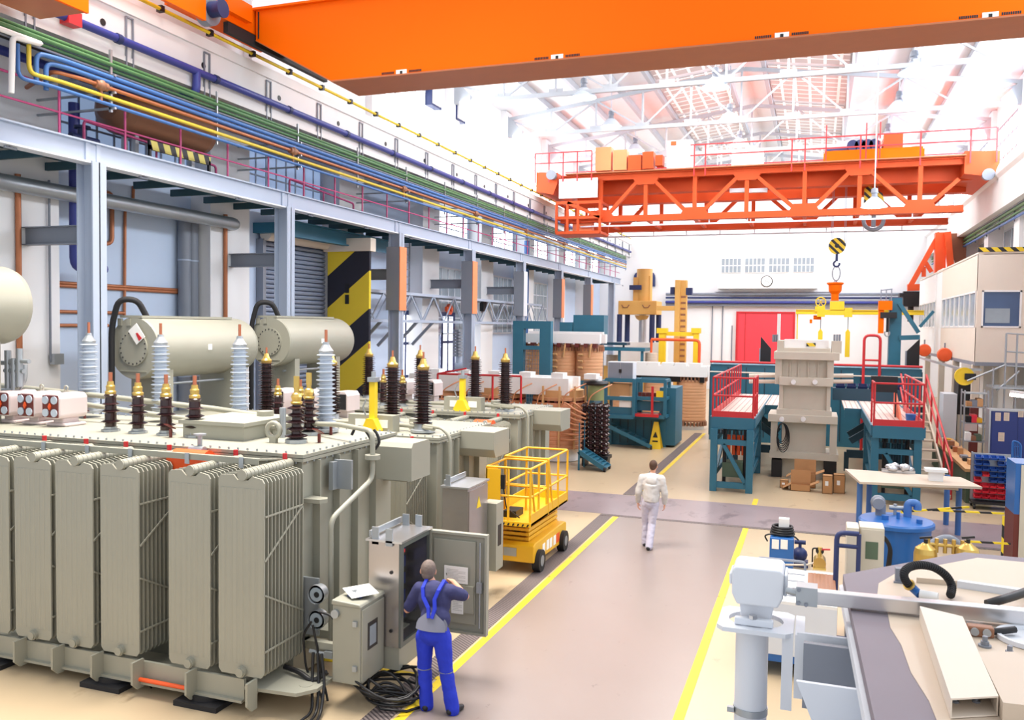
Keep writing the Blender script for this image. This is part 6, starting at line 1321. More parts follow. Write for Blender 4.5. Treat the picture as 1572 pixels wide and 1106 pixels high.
for i, (u, v0, v1) in enumerate(((940, 545, 562), (1000, 542, 565))):
    x = at(u, 550, Y=40.8).x; z0, z1 = at(u, v1, Y=40.8).z, at(u, v0, Y=40.8).z
    t = thing('wound_coil', 'cream wrapped coil standing on a tan block, %s the grey cabinet' % ('behind' if i == 0 else 'right of'), 'coil', (x, 40.8, 0))
    coil(t, x, 40.8, 0.3, z0, z1, 'cover_cream'); G().box(x - 0.5, x + 0.5, 40.5, 41.1, 0, z0).out('coil_block', 'tan_machine', t)
# ================================================================== grey press with its teal platforms, right of the aisle
YP = 26.6
pr = thing('core_press', 'tall grey steel press frame standing between two teal platforms', 'press', (at(1235, 720, Y=YP).x, YP, 0))
def blk(name, u0, v0, u1, v1, dy=0.0, d=1.2, m='press_grey', bev=0.0, par=None):
    g = G(); pbox(g, u0, v0, u1, v1, YP + dy, d, 0); return g.out(name, m, par or pr, bev=bev)
blk('pedestal', 1199, 700, 1264, 738, 0.3, 1.0)
g = G(); pbox(g, 1184, 706, 1200, 736, YP + 0.1, 1.3); pbox(g, 1264, 706, 1284, 736, YP + 0.1, 1.3); g.outs('foot', 'black', pr)
blk('lower_body', 1200, 640, 1268, 700, 0.25, 0.9)
blk('base_beam', 1181, 696, 1287, 706, -0.05, 1.4)
g = G(); pbox(g, 1183, 640, 1193, 698, YP, 0.3); pbox(g, 1274, 640, 1285, 698, YP, 0.3); g.outs('side_post', 'press_grey', pr)
blk('cross_beam', 1179, 638, 1286, 650, -0.08, 1.5, bev=0.01)
blk('upper_ledge', 1192, 630, 1277, 640, -0.05, 1.4)
blk('middle_body', 1201, 590, 1274, 631, 0.2, 0.9)
g = G(); pbox(g, 1196, 590, 1202, 631, YP + 0.1, 0.3); pbox(g, 1269, 590, 1275, 631, YP + 0.1, 0.3); g.outs('guide_strip', 'press_grey', pr)
blk('clamp_beam', 1196, 580, 1279, 593, -0.05, 1.4, bev=0.01)
blk('upper_body', 1200, 552, 1271, 581, 0.2, 0.9)
g = G()
for u in (1190, 1270): pbox(g, u, 546, u + 10, 590, YP + 0.05, 0.4)
g.outs('tie_post', 'press_grey', pr)
blk('top_beam', 1188, 541, 1289, 553, -0.1, 1.6, bev=0.01)
g = G()
for u in (1212, 1225, 1240, 1255): pbox(g, u, 553, u + 2, 580, YP + 0.15, 0.06)
g.outs('rib', 'press_grey', pr)
g = G()
for u, v in ((1218, 587), (1251, 587), (1200, 644), (1233, 644)):
    c = at(u, v, Y=YP - 0.1); g.cyl((c.x, c.y - 0.05, c.z), (c.x, c.y + 0.08, c.z), 0.07, n=14)
g.outs('pressure_gauge', 'white_part', pr)
blk('cap_beam', 1203, 535, 1275, 542, 0.0, 1.2)
g = G(); pbox(g, 1193, 523, 1203, 543, YP, 1.0); pbox(g, 1277, 524, 1292, 543, YP, 1.0); g.outs('corner_bracket', 'press_grey', pr)
blk('top_cover', 1204, 522, 1272, 536, 0.25, 0.8, 'white_part')
g = G()
for u in (1187, 1190, 1193, 1281, 1285, 1289): c = at(u, 520, Y=YP + 0.4); g.cyl((c.x, c.y, c.z - 0.1), (c.x, c.y, c.z + 0.12), 0.03, n=8)
g.outs('threaded_rod', 'steel_mid', pr)
blk('hazard_plate', 1238, 527, 1252, 532, 0.22, 0.03, 'hazard_small')
blk('upright_scale', 1193, 482, 1198, 524, 0.5, 0.12, 'white_part')
g = G()
for s, u0, u1 in ((0, 1150, 1200), (1, 1276, 1310)):
    for v in (577, 586): c0, c1 = at(u0, v, Y=YP + 0.4), at(u1, v, Y=YP + 0.4); g.cyl(c0, c1, 0.06, n=8)
g.outs('cross_rod', 'cabin_cream', pr)
g = G(); c = at(1200, 655, Y=YP - 0.15); random.seed(2)
for k in range(6):
    r, h = 0.12 + 0.012 * k, 0.28 + 0.03 * k
    g.tube([(c.x + r * math.cos(t) + 0.01 * k, c.y - 0.01 * k, c.z - h + 0.1 + h * math.sin(t)) for t in [2 * math.pi * i / 18 for i in range(18)]], 0.012, 5, closed=True)
hc = lab(g.out('cable_loop', 'black'), 'looped black cable hanging on the front of the grey press', 'cable')
# platforms
ZD = 2.0
def deck(name_lab, x0, x1, y0, y1, back):
    t = thing('work_platform', name_lab, 'platform', ((x0 + x1) / 2, (y0 + y1) / 2, 0))
    G().box(x0, x1, y0, y1, ZD - 0.06, ZD).box(*back, ZD - 0.06, ZD).out('deck', 'deck_grating', t)
    q = G(); q.box(x0, x1, y0 - 0.04, y0, ZD - 0.3, ZD + 0.02); q.box(x0 - 0.04, x0, y0, y1, ZD - 0.25, ZD + 0.02); q.box(x1, x1 + 0.04, y0, y1, ZD - 0.25, ZD + 0.02); q.box(back[0], back[1], back[2] - 0.05, back[2], ZD - 0.3, ZD + 0.0)
    q.outs('deck_edge', 'teal', t); return t
pl_ = deck('left teal platform with pale grating deck and red railings beside the grey press', -2.65, -1.52, 23.9, 33.0, (-1.52, -0.2, 28.6, 33.0))
pr_ = deck('right teal platform with pale grating deck and red railings, beside the stairs', 1.42, 2.62, 23.6, 33.0, (0.9, 1.42, 28.6, 33.0))
def railset(T, segs, h=1.1, toe=True):
    r = G()
    for (p, q) in segs:
        p, q = V(p), V(q); n = max(1, round((q - p).length / 0.95))
        for z in (h, h * 0.55): r.tube([p + V((0, 0, z)), q + V((0, 0, z))], 0.028, 6)
        for i in range(n + 1): c = p.lerp(q, i / n); r.tube([c, c + V((0, 0, h))], 0.028, 6)
    r.outs('guard_rail', 'red_rail', T)
    if toe:
        k = G()
        for p, q in segs: k.bar(V(p) + V((0, 0, 0.09)), V(q) + V((0, 0, 0.09)), 0.03, 0.18)
        k.outs('toe_board', 'red_rail', T)
railset(pl_, [((-2.62, 23.88, ZD), (-1.55, 23.88, ZD)), ((-2.62, 23.9, ZD), (-2.62, 33, ZD))])
railset(pl_, [((-1.54, 23.9, ZD), (-1.54, 25.4, ZD))], toe=False)
railset(pr_, [((1.45, 23.58, ZD), (2.6, 23.58, ZD)), ((2.6, 23.6, ZD), (2.6, 28.6, ZD))])
railset(pr_, [((1.45, 23.6, ZD), (1.45, 24.6, ZD))], toe=False)
def legs(T, x0, x1, y0, y1, orange):
    q = G()
    for x in (x0, x1):
        for y in (y0, y1): q.box(x - 0.09, x + 0.09, y - 0.09, y + 0.09, 0.0, ZD - 0.3)
    q.outs('leg', 'teal', T); q = G()
    for y in (y0, y1): q.bar((x0, y, 0.18), (x1, y, 0.18), 0.12, 0.16); q.bar((x0, y, 1.35), (x1, y, 1.35), 0.12, 0.14); q.bar((x0 + 0.25, y, 1.3), (x1 - 0.1, y, 0.25), 0.1, 0.12, up=(0, 1, 0))
    for x in (x0, x1):
        for z in (0.45, 1.4): q.bar((x, y0, z), (x, y1, z), 0.1, 0.14)
        q.bar((x, y0, 0.3), (x, y1, 1.35), 0.08, 0.1)
    q.outs('frame_bar', 'teal', T); q = G()
    for d in (0.25, 0.8): q.cyl((x0 + d, y0 + 0.35, 0.15), (x0 + d, y0 + 0.35, ZD - 0.1), 0.05, n=10)
    q.outs('lifting_ram', 'black', T); q = G()
    for i in range(4): q.cyl((x0 + 0.35 + 0.13 * i, y0 + 0.5, 0.95), (x0 + 0.35 + 0.13 * i, y0 + 0.5, 1.5), 0.05, n=10)
    q.outs('hose_bundle', 'orange_bright' if orange else 'teal_dark', T)
    G().box(x0 + 0.2, x1 - 0.2, y0 + 0.3, y0 + 0.9, 0.35, 0.75).out('hydraulic_unit', 'bench_green', T)
    q = G()
    for i in range(10): q.cyl((x0 + 0.1 + 0.1 * i, y0 + 0.2, 1.55), (x0 + 0.1 + 0.1 * i, y0 + 0.2, 1.66), 0.03, n=6)
    q.out('valve_row', 'black', T)
legs(pl_, -2.55, -1.6, 23.75, 27.2, True); legs(pr_, 1.5, 2.5, 23.75, 27.2, False)
def tilegs(T, s, x):
    q = G(); q.bar((x, 28.8, 1.85), (x + s * 1.3, 28.8, 0.95), 0.14, 0.2); q.bar((x, 28.8, 0.55), (x + s * 1.4, 28.8, 0.55), 0.16, 0.24); q.bar((x, 30.5, 1.85), (x + s * 1.3, 30.5, 0.95), 0.14, 0.2)
    q.bar((x + s * 1.4, 28.8, 0), (x + s * 1.4, 28.8, 0.6), 0.14, 0.14); q.bar((x, 28.8, 0), (x, 28.8, 1.8), 0.16, 0.16); q.outs('knee_brace', 'teal_dark', T)
tilegs(pl_, 1, -2.4); tilegs(pr_, -1, 2.4)
# long teal machine body behind the press
tm = thing('teal_machine', 'long low teal machine housing behind the grey press and platforms', 'machine', (0.0, 35.2, 0))
YM = 34.6; a, b = at(1090, 590, Y=YM), at(1415, 590, Y=YM); zt = at(1240, 563, Y=YM).z
G().box(a.x, b.x, YM, YM + 1.4, 0, zt).out('housing', 'teal', tm)
q = G()
for i in range(12): x = a.x + (b.x - a.x) * i / 11; q.box(x - 0.02, x + 0.02, YM - 0.02, YM, 0.2, zt - 0.1)
q.out('panel_seam', 'teal_dark', tm)
G().tube([(a.x, YM - 0.1, zt + 0.1), (b.x, YM - 0.1, zt + 0.1)], 0.05, 6).out('top_rail', 'red_rail', tm)
G().tube([(a.x, YM - 0.1, zt - 0.3), (at(1190, 570, Y=YM).x, YM - 0.1, zt - 0.3)], 0.03, 6).tube([(at(1280, 570, Y=YM).x, YM - 0.1, zt - 0.3), (b.x, YM - 0.1, zt - 0.3)], 0.03, 6).outs('side_rail', 'cabin_cream', tm)
# blue bins in a row on the right platform
bg = G(); 
def bin_shape(g, x, y, z, w=0.30, d=0.3, h=0.16):
    g.prism([(y, z), (y + d, z), (y + d, z + h), (y + d - 0.015, z + h), (y + d - 0.015, z + 0.015), (y + 0.015, z + 0.015), (y - 0.01, z + h * 0.55), (y - 0.04, z + h * 0.55)], 'X', x, x + w)
    for xx in (x, x + w - 0.012): g.prism([(y, z), (y + d, z), (y + d, z + h), (y + d * 0.45, z + h), (y - 0.04, z + h * 0.55)], 'X', xx, xx + 0.012)
x0 = at(1283, 598, Y=31.8).x
bin_shape(bg, x0, 31.8, ZD + 0.42); proto = lab(bg.out('storage_bin', 'navy'), 'x', 'bin', 'dark blue bins behind the grating deck')
proto['label'] = 'dark blue bin, first from the grey press, in the row behind the right platform deck'
for i in range(1, 6): dup(proto, proto.location + V((0.36 * i, 0, 0)), 'dark blue bin, %s from the grey press, in the row behind the right platform deck' % ['second', 'third', 'fourth', 'fifth', 'sixth'][i - 1])
lab(G().box(x0 - 0.1, x0 + 2.3, 31.7, 32.3, ZD + 0.001, ZD + 0.42).out('bin_bench', 'teal_dark'), 'low dark bench carrying the row of dark blue bins', 'bench')
# cardboard boxes in front of the press
def carton(u0, v0, u1, v1, Y, d, lb, open_=False):
    g = G(); um = (u0 + u1) / 2; x0, x1 = at(u0, v1, Y=Y).x, at(u1, v1, Y=Y).x; h = at(um, v0, Y=Y).z
    t = thing('cardboard_box', lb, 'box', ((x0 + x1) / 2, Y + d / 2, 0)); w = 0.012
    g.box(x0, x1, Y, Y + w, 0, h); g.box(x0, x1, Y + d - w, Y + d, 0, h); g.box(x0, x0 + w, Y, Y + d, 0, h); g.box(x1 - w, x1, Y, Y + d, 0, h); g.box(x0, x1, Y, Y + d, 0, w)
    if not open_: g.box(x0, x1, Y, Y + d, h - w, h)
    g.out('box_body', 'cardboard', t)
    if open_:
        q = G(); q.bar(((x0 + x1) / 2, Y + d, h), ((x0 + x1) / 2, Y + d + 0.05, h + 0.35), x1 - x0, 0.012, up=(0, 1, 0)); q.bar((x0, Y + d / 2, h), (x0 - 0.2, Y + d / 2, h - 0.12), d, 0.012); q.bar((x1, Y + d / 2, h), (x1 + 0.22, Y + d / 2, h + 0.1), d, 0.012)
        q.outs('box_flap', 'cardboard', t)
    else:
        G().box((x0 + x1) / 2 - 0.06, (x0 + x1) / 2 + 0.02, Y - 0.002, Y, h * 0.45, h * 0.7).out('box_label', 'paper', t)
carton(1213, 745, 1244, 757, 24.6, 0.35, 'flat open cardboard box with raised flaps in front of the grey press', True)
carton(1218, 728, 1252, 748, 25.2, 0.4, 'larger open cardboard box right behind the flat one', True)
carton(1262, 731, 1278, 756, 24.5, 0.3, 'upright cardboard box with an open side, left of the closed box'); carton(1279, 730, 1297, 755, 24.7, 0.35, 'closed cardboard box beside the leg of the right platform'); carton(1197, 738, 1210, 750, 24.9, 0.25, 'small crumpled cardboard box, leftmost in front of the press')
# stairs to the right platform
st = thing('platform_stairs', 'pale wooden-tread stairs with red handrails at the right end of the platform', 'stairs', (3.3, 27, 0))
XA0, XA1 = 2.72, 3.42; q = G()
for i in range(9): y = 30.9 - 0.62 * i; z = ZD - 0.21 * i; q.box(XA0, XA1, y - 0.14, y + 0.14, z - 0.05, z)
q.outs('tread', 'cover_cream', st); q = G()
for x in (XA0 - 0.02, XA1 + 0.02): q.bar((x, 31.1, ZD), (x, 25.0, 0.02), 0.05, 0.2)
q.outs('stringer', 'cover_cream', st)
q = G()
for x in (XA1 + 0.05,):
    for h in (1.0, 0.55): q.tube([(x, 31.1, ZD + h), (x, 25.0, h)], 0.03, 6)
    for i in range(5): y = 31.1 - 1.52 * i; z = ZD - 0.5 * i; q.tube([(x, y, z), (x, y, z + 1.0)], 0.03, 6)
for h in (1.0, 0.55): q.tube([(XA0 - 0.02, 31.1, ZD + h), (XA0 - 0.02, 28.5, ZD - 0.9 + h)], 0.03, 6)
q.outs('handrail', 'red_rail', st); G().box(XA0 - 0.1, XA1 + 0.1, 31.1, 33.0, ZD - 0.08, ZD).box(XA0, XA0 + 0.1, 31.2, 31.3, 0, ZD - 0.08).box(XA1 - 0.1, XA1, 31.2, 31.3, 0, ZD - 0.08).out('landing', 'teal', st)
# red gate frame and orange panel on the right platform
rgf = thing('gate_frame', 'tall red tubular gate frame behind the grey press, left of the teal jib column', 'gate', (at(1340, 540, Y=33.5).x, 33.5, 0))
a, b = at(1327, 515, Y=33.5), at(1350, 575, Y=33.5)
G().pipe([(a.x, 33.5, 0.0), (a.x, 33.5, a.z), (b.x, 33.5, a.z), (b.x, 33.5, 0.0)], 0.05, 8, bend=0.2).tube([(a.x, 33.5, a.z - 0.9), (b.x, 33.5, a.z - 0.9)], 0.04, 6).out('frame_tube', 'red_rail', rgf)
op = lab(G().prism([(25.2, ZD + 0.01), (27.4, ZD + 0.01), (27.4, ZD + 0.75), (25.6, ZD + 0.2)], 'X', 2.2, 2.25).out('splash_screen', 'orange_bright'), 'orange triangular guard panel standing on the right platform deck', 'panel')
bk = lab(G().lathe([(0.10, 0), (0.13, 0.25), (0.13, 0.26), (0.0, 0.26)], (2.4, 24.6, ZD), 16).out('bucket', 'tank_blue'), 'blue bucket on the right platform beside the orange panel', 'bucket')
bp = lab(G().box(1.5, 2.2, 26.2, 26.25, ZD + 0.7, ZD + 1.15).box(1.52, 1.56, 26.2, 26.25, ZD, ZD + 0.7).box(2.14, 2.18, 26.2, 26.25, ZD, ZD + 0.7).out('display_board', 'black'), 'dark board standing on the right platform behind its red rail', 'board')
# ================================================================== far right background
for u0, v0, u1, v1, lb, fl in ((1168, 517, 1183, 556, 'dark sloped steel plate leaning left of the grey press top', 0), (1393, 520, 1411, 562, 'dark sloped steel plate left of the cabin, beyond the platform', 1)):
    Y = 37.5; a, b = at(u0, v0, Y=Y), at(u1, v1, Y=Y)
    t = thing('sloped_plate', lb, 'plate', ((a.x + b.x) / 2, Y, 0)); pts = [(a.x, 0), (b.x, 0), (b.x, a.z - (0 if fl else 0.5)), (a.x, a.z - (0.5 if fl else 0))]
    G().prism(pts, 'Y', Y, Y + 0.1).out('plate', 'black', t); G().box(a.x - 0.05, a.x, Y, Y + 0.2, 0, a.z - 0.5).out('plate_rib', 'steel_mid', t)
YJ = 40.0
jc = thing('jib_column', 'teal column with diagonal braces and an orange chain hoist near the far right', 'column', (at(1377, 540, Y=YJ).x, YJ, 0))
x0, x1 = at(1365, 500, Y=YJ).x, at(1384, 500, Y=YJ).x; zt = at(1375, 458, Y=YJ).z
G().box(x0, x1, YJ, YJ + 0.5, 0, zt).out('column_shaft', 'teal', jc)
q = G(); q.bar(at(1380, 465, Y=YJ), at(1410, 511, Y=YJ), 0.16, 0.2, up=(0, 1, 0)); q.bar(at(1380, 519, Y=YJ), at(1412, 518, Y=YJ), 0.16, 0.2); q.bar(at(1412, 502, Y=YJ), at(1433, 478, Y=YJ), 0.12, 0.16, up=(0, 1, 0)); q.outs('brace', 'teal', jc)
ho = G(); pbox(ho, 1349, 464, 1357, 512, YJ - 0.3, 0.4); pbox(ho, 1349, 462, 1370, 476, YJ - 0.35, 0.4); h = ho.out('hoist_box', 'orange_crane', jc)
a = at(1363, 485, Y=YJ - 0.3); G().box(a.x - 0.3, a.x + 0.35, YJ - 0.35, YJ, a.z - 0.1, a.z + 0.15).cyl((a.x, YJ - 0.2, a.z - 0.7), (a.x, YJ - 0.2, a.z), 0.05).out('chain_hoist', 'black', jc)
G().tube([(a.x + 0.1 * math.cos(t), YJ - 0.2, a.z - 0.75 + 0.13 * math.sin(t)) for t in [math.pi * (0.8 + 1.4 * i / 8) for i in range(9)]], 0.03, 6).out('load_hook', 'galvanised', jc)
b = at(1380, 500, Y=YJ); q = G()
for u in (1352, 1360, 1368): c = at(u, 470, Y=YJ - .2); q.tube([c, (c.x, c.y, at(u, 445, Y=YJ).z)], 0.025, 6)
q.tube([at(1352, 446, Y=YJ - .2), at(1370, 444, Y=YJ - .2)], 0.025, 6); q.outs('top_bracket', 'steel_mid', jc)
YO = 50.0
oj = thing('wall_jib', 'orange-red triangular jib bracket on the right wall above the cabin', 'jib crane', (7.2, YO, 6.5))
A_, B_, C_ = at(1443, 358, Y=YO), at(1396, 442, Y=YO), at(1447, 492, Y=YO)
q = G(); q.bar(A_, B_, 0.25, 0.3, up=(0, 1, 0)); q.bar((A_.x, YO, A_.z), (A_.x + 0.1, YO, C_.z), 0.5, 0.6, up=(0, 1, 0)); q.bar(at(1420, 402, Y=YO), at(1430, 418, Y=YO), 0.2, 0.2, up=(0, 1, 0)); q.bar(at(1418, 410, Y=YO), at(1418, 425, Y=YO), 0.2, 0.2, up=(0, 1, 0)); q.bar((A_.x + 0.3, YO - 0.4, A_.z), at(1462, 440, Y=YO - 0.4), 0.3, 0.3, up=(0, 1, 0))
q.outs('jib_member', 'orange_bright', oj)
G().prism([(A_.x + 0.15, A_.z), (7.3, A_.z), (7.3, A_.z - 2.4), (A_.x + 1.0, A_.z - 2.0)], 'Y', YO + 0.3, YO + 0.6).out('side_plate', 'tank_brown', oj)
G().bar((B_.x - 0.1, YO, B_.z), (B_.x + 3.2, YO, B_.z + 0.1), 0.35, 0.35).out('jib_beam', 'orange_bright', oj)
G().box(B_.x - 0.3, B_.x + 0.6, YO - 0.3, YO + 0.3, B_.z - 1.0, B_.z - 0.2).cyl((B_.x + 0.1, YO, B_.z - 1.8), (B_.x + 0.1, YO, B_.z - 1.0), 0.15).box(B_.x - 0.5, B_.x - 0.3, YO - .4, YO + .4, B_.z - 0.5, B_.z - 0.3).out('hoist_trolley', 'black', oj)
for i, (z, m, r, lb) in enumerate(((9.25, 'pipe_green', 0.07, 'upper green pipe along the right wall'), (9.05, 'pipe_green', 0.05, 'lower green pipe along the right wall'), (9.38, 'steel_mid', 0.05, 'grey conduit above the green pipes on the right wall'), (8.9, 'pipe_sky', 0.05, 'pale blue pipe below the green pipes on the right wall'))):
    lab(G().cyl((7.18, 22, z), (7.18, YF - 0.3, z), r, n=8).out('wall_pipe', m), lb, 'pipe')
q = G()
for k in range(14): y = 24 + 2.9 * k; q.bar((7.24, y, 8.8), (7.24, y, 9.5), 0.05, 0.05)
pk = thing('pipe_rack', 'vertical brackets holding the green pipes on the right wall', 'bracket', (7.24, 43, 8.8)); q.outs('rack_bar', 'steel_mid', pk)
# ---- control cabin
XK3 = 4.86; YK = 31.0; zc0, zc1 = at(1497, 556, Y=YK).z, at(1499, 390, Y=YK).z; zw0, zw1 = at(1499, 503, Y=YK).z, at(1499, 446, Y=YK).z
cb = thing('control_cabin', 'cream raised control cabin with windows on steel posts at the right', 'cabin', (6.0, 38, zc0))
ye1 = 47.5; yp0, yp1 = at(1445, 480, X=XK3).y, at(1436, 480, X=XK3).y
g = G(); g.box(XK3, 7.2, YK, YK + 0.1, zc0, zw0); g.box(XK3, 7.2, YK, YK + 0.1, zw1, zc1); g.box(XK3, XK3 + 0.1, YK, yp0, zc0, zw0); g.box(XK3, XK3 + 0.1, YK, yp0, zw1, zc1); g.box(XK3, XK3 + 0.14, YK - 0.005, YK + 0.12, zc0, zc1)
xw1 = at(1568, 475, Y=YK).x; g.box(xw1, 7.2, YK, YK + 0.1, zw0, zw1)
g.out('cabin_wall', 'cabin_cream', cb)
g = G(); g.box(XK3 + 0.02, XK3 + 0.1, yp0, yp1, zc0, zc1 + 0.1); g.box(XK3, XK3 + 0.1, yp1, ye1, zc0, zw0); g.box(XK3, XK3 + 0.1, yp1, ye1, zw1, zc1); g.out('cabin_annex_wall', 'wall_white', cb)
G().box(XK3, 7.2, YK, ye1, zc1 - 0.02, zc1 + 0.06).out('cabin_roof', 'cabin_cream', cb); G().box(XK3, 7.2, YK, ye1, zc0 - 0.12, zc0).out('cabin_floor', 'steel_mid', cb)
G().box(XK3 - 0.02, 7.2, YK - 0.03, YK + 0.05, zc1 + 0.06, zc1 + 0.20).out('hazard_edge', 'hazard_small', cb)
fw = G(); t = 0.05
for x in (XK3 + 0.14, xw1 - 0.05): fw.box(x, x + t, YK - 0.02, YK + 0.1, zw0, zw1)
fw.box(XK3 + 0.14, xw1, YK - 0.02, YK + 0.1, zw0, zw0 + t); fw.box(XK3 + 0.14, xw1, YK - 0.02, YK + 0.1, zw1 - t, zw1); f = fw.out('front_window', 'white_part', cb)
G().box(XK3 + 0.16, xw1 - 0.02, YK + 0.04, YK + 0.06, zw0 + 0.02, zw1 - 0.02).out('pane', 'pane_dark', f)
g = G(); g.box(XK3 + 0.25, XK3 + 0.95, YK + 0.02, YK + 0.035, zw0 + 0.15, zw0 + 0.62); o = g.out('desk_screen', 'pane_grey', f)
for (y0, y1, n) in ((YK + 0.3, yp0 - 0.1, 7), (yp1 + 0.1, ye1 - 0.1, 6)):
    sw = G()
    for i in range(n + 1): y = y0 + (y1 - y0) * i / n; sw.box(XK3 - 0.01, XK3 + 0.1, y - 0.04, y + 0.04, zw0, zw1)
    sw.box(XK3 - 0.01, XK3 + 0.1, y0, y1, zw0, zw0 + 0.06); sw.box(XK3 - 0.01, XK3 + 0.1, y0, y1, zw1 - 0.06, zw1); f = sw.out('side_window', 'white_part', cb)
    G().box(XK3 + 0.03, XK3 + 0.05, y0, y1, zw0, zw1).out('pane', 'pane_grey', f)
g = G(); 
for y in (YK + 0.3, YK + 4.5, yp0, 44): g.box(XK3 - 0.02, XK3 + 0.2, y, y + 0.2, 0, zc0 - 0.1)
g.outs('support_post', 'cabin_cream', cb)
G().bar((XK3 - 0.35, YK, zc0 - 0.25), (XK3 - 0.35, ye1, zc0 - 0.25), 0.1, 0.08).bar((XK3 - 0.35, YK, zc0 - 0.25), (XK3 + 0.2, YK, zc0 - 0.25), 0.08, 0.08).out('rail_bracket', 'galvanised', cb)
G().box(XK3 - 0.03, XK3 + 0.21, YK + 0.29, YK + 0.51, 0, 2.0).out('post_guard', 'maroon', cb)
p = at(1480, 578, Y=YK - 0.1)
hr = thing('hose_reel', 'round yellow hose reel hanging from the cabin corner post', 'hose reel', p)
G().cyl((p.x, p.y - 0.08, p.z), (p.x, p.y + 0.08, p.z), 0.28, n=26).lathe([(0.22, -0.1), (0.29, -0.11), (0.29, -0.08)], p, 26, 'Y').out('reel_drum', 'yellow_bright', hr); G().box(p.x + 0.0, p.x + 0.32, p.y - 0.16, p.y - 0.06, p.z - 0.1, p.z + 0.1).out('reel_bracket', 'black', hr)
for u, v, Y, lb in ((1419, 538, 40.0, 'far orange balancer reel under the cabin edge'), (1450, 545, 36.0, 'near orange balancer reel under the cabin edge')):
    p = at(u, v, Y=Y); hr = thing('balancer_reel', lb, 'reel', p); G().lathe([(0.05, -0.14), (0.24, -0.12), (0.27, 0), (0.24, 0.12), (0.05, 0.14)], p, 20, 'Y').out('reel_housing', 'orange_bright', hr); G().cyl((p.x, p.y, p.z + 0.2), (p.x, p.y, p.z + 0.45), 0.03).out('reel_hook', 'steel_mid', hr)
p = at(1489, 655, Y=YK + 0.2); lab(G().box(p.x - 0.2, p.x + 0.22, YK + 0.25, YK + 0.28, p.z - 0.15, p.z + 0.15).out('notice_plate', 'box_pink'), 'small pinkish notice plate fixed to the maroon cabin post', 'sign')
# scaffold stair and shelving under the cabin
ss = thing('access_stair', 'grey tubular access stair and landing below the right end of the cabin', 'stairs', (6.0, 29.8, 0))
q = G()
for u, v0, v1 in ((1545, 512, 700), (1562, 512, 640), (1525, 565, 690)): a = at(u, v0, Y=29.6); q.tube([a, (a.x, 29.6, 0)], 0.03, 6)
for v in (512, 540, 562): q.tube([at(1545, v, Y=29.6), at(1575, v + 2, Y=29.6)], 0.025, 6)
q.tube([at(1485, 585, Y=29.6), at(1545, 560, Y=29.6)], 0.03, 6); q.tube([at(1530, 600, Y=29.6), at(1565, 570, Y=29.6)], 0.03, 6)
q.outs('tube', 'galvanised', ss)
a, b = at(1525, 594, Y=29.4), at(1572, 594, Y=29.4); G().box(a.x, b.x + 0.3, 29.4, 30.6, a.z - 0.06, a.z).out('landing', 'galvanised', ss)
sh = thing('wire_shelf', 'grey tubular shelf with bundled parts left of the blue cabinet', 'shelf', (at(1502, 640, Y=28.5).x, 28.5, 0))
x0, x1 = at(1480, 640, Y=28.5).x, at(1516, 640, Y=28.5).x; zt = at(1500, 600, Y=28.5).z
q = G()
for x in (x0, x1):
    for y in (28.5, 29.1): q.tube([(x, y, 0), (x, y, zt)], 0.025, 6)
q.outs('upright', 'galvanised', sh); q = G()
for v in (604, 625, 650, 678): z = at(1500, v, Y=28.5).z; q.box(x0, x1, 28.5, 29.1, z - 0.03, z)
q.outs('shelf_board', 'galvanised', sh)
random.seed(5)
for i, v in enumerate((625, 650, 678)):
    z = at(1500, v, Y=28.5).z
    for j in range(3):
        x = x0 + 0.06 + (x1 - x0 - 0.2) * j / 3; m = ['cardboard', 'steel_mid', 'wood', 'black', 'bin_red', 'yellow_machine', 'paper', 'tank_brown', 'bench_green'][(i * 3 + j)]
        lab(G().box(x, x + 0.16, 28.55, 28.95, z + 0.001, z + 0.14 + 0.05 * ((i + j) % 3)).out('stored_box', m, bev=0.01), '%s box on the %s board of the wire shelf' % (['brown', 'grey', 'wooden', 'black', 'red', 'yellow', 'white', 'dark brown', 'green'][i * 3 + j], ['top', 'middle', 'lowest'][i]), 'box')
YB3 = 26.2; x0 = at(1521, 640, Y=YB3).x
bc = thing('steel_cupboard', 'tall dark blue cupboard with paper sheets taped to its doors', 'cupboard', (x0 + 0.55, YB3 + 0.25, 0))
zt = at(1545, 632, Y=YB3).z; G().box(x0, x0 + 1.3, YB3, YB3 + 0.5, 0.02, zt).out('cupboard_body', 'cabinet_blue', bc)
G().box(x0 - 0.04, x0 + 1.34, YB3 - 0.02, YB3 + 0.52, zt, zt + 0.04).box(x0 - 0.04, x0, YB3 - 0.02, YB3 + 0.52, 0, zt).out('cupboard_frame', 'galvanised', bc)
q = G(); q.box(x0 + 0.03, x0 + 0.63, YB3 - 0.015, YB3, 0.1, zt - 0.04); q.box(x0 + 0.66, x0 + 1.27, YB3 - 0.015, YB3, 0.1, zt - 0.04); q.outs('cupboard_door', 'cabinet_blue', bc)
for u, v, w, h, lb in ((1532, 640, 8, 13, 'left cream sheet in the top row on the blue cupboard'), (1545, 640, 8, 13, 'right cream sheet in the top row on the blue cupboard'), (1537, 671, 9, 14, 'lower cream sheet on the blue cupboard door'), (1567, 636, 8, 10, 'framed photo sheet at the top right of the blue cupboard')):
    a, b = at(u - w / 2, v - h / 2, Y=YB3), at(u + w / 2, v + h / 2, Y=YB3); s = thing('paper_sheet', lb, 'paper', ((a.x + b.x) / 2, YB3 - 0.02, b.z))
    G().box(a.x, b.x, YB3 - 0.022, YB3 - 0.016, b.z, a.z).out('sheet', 'cover_cream', s); q = G()
    for i in range(6): z = a.z - (a.z - b.z) * (0.15 + 0.13 * i); q.box(a.x + 0.02, b.x - 0.03, YB3 - 0.023, YB3 - 0.021, z - 0.006, z)
    q.out('printed_lines', 'steel_mid', s)
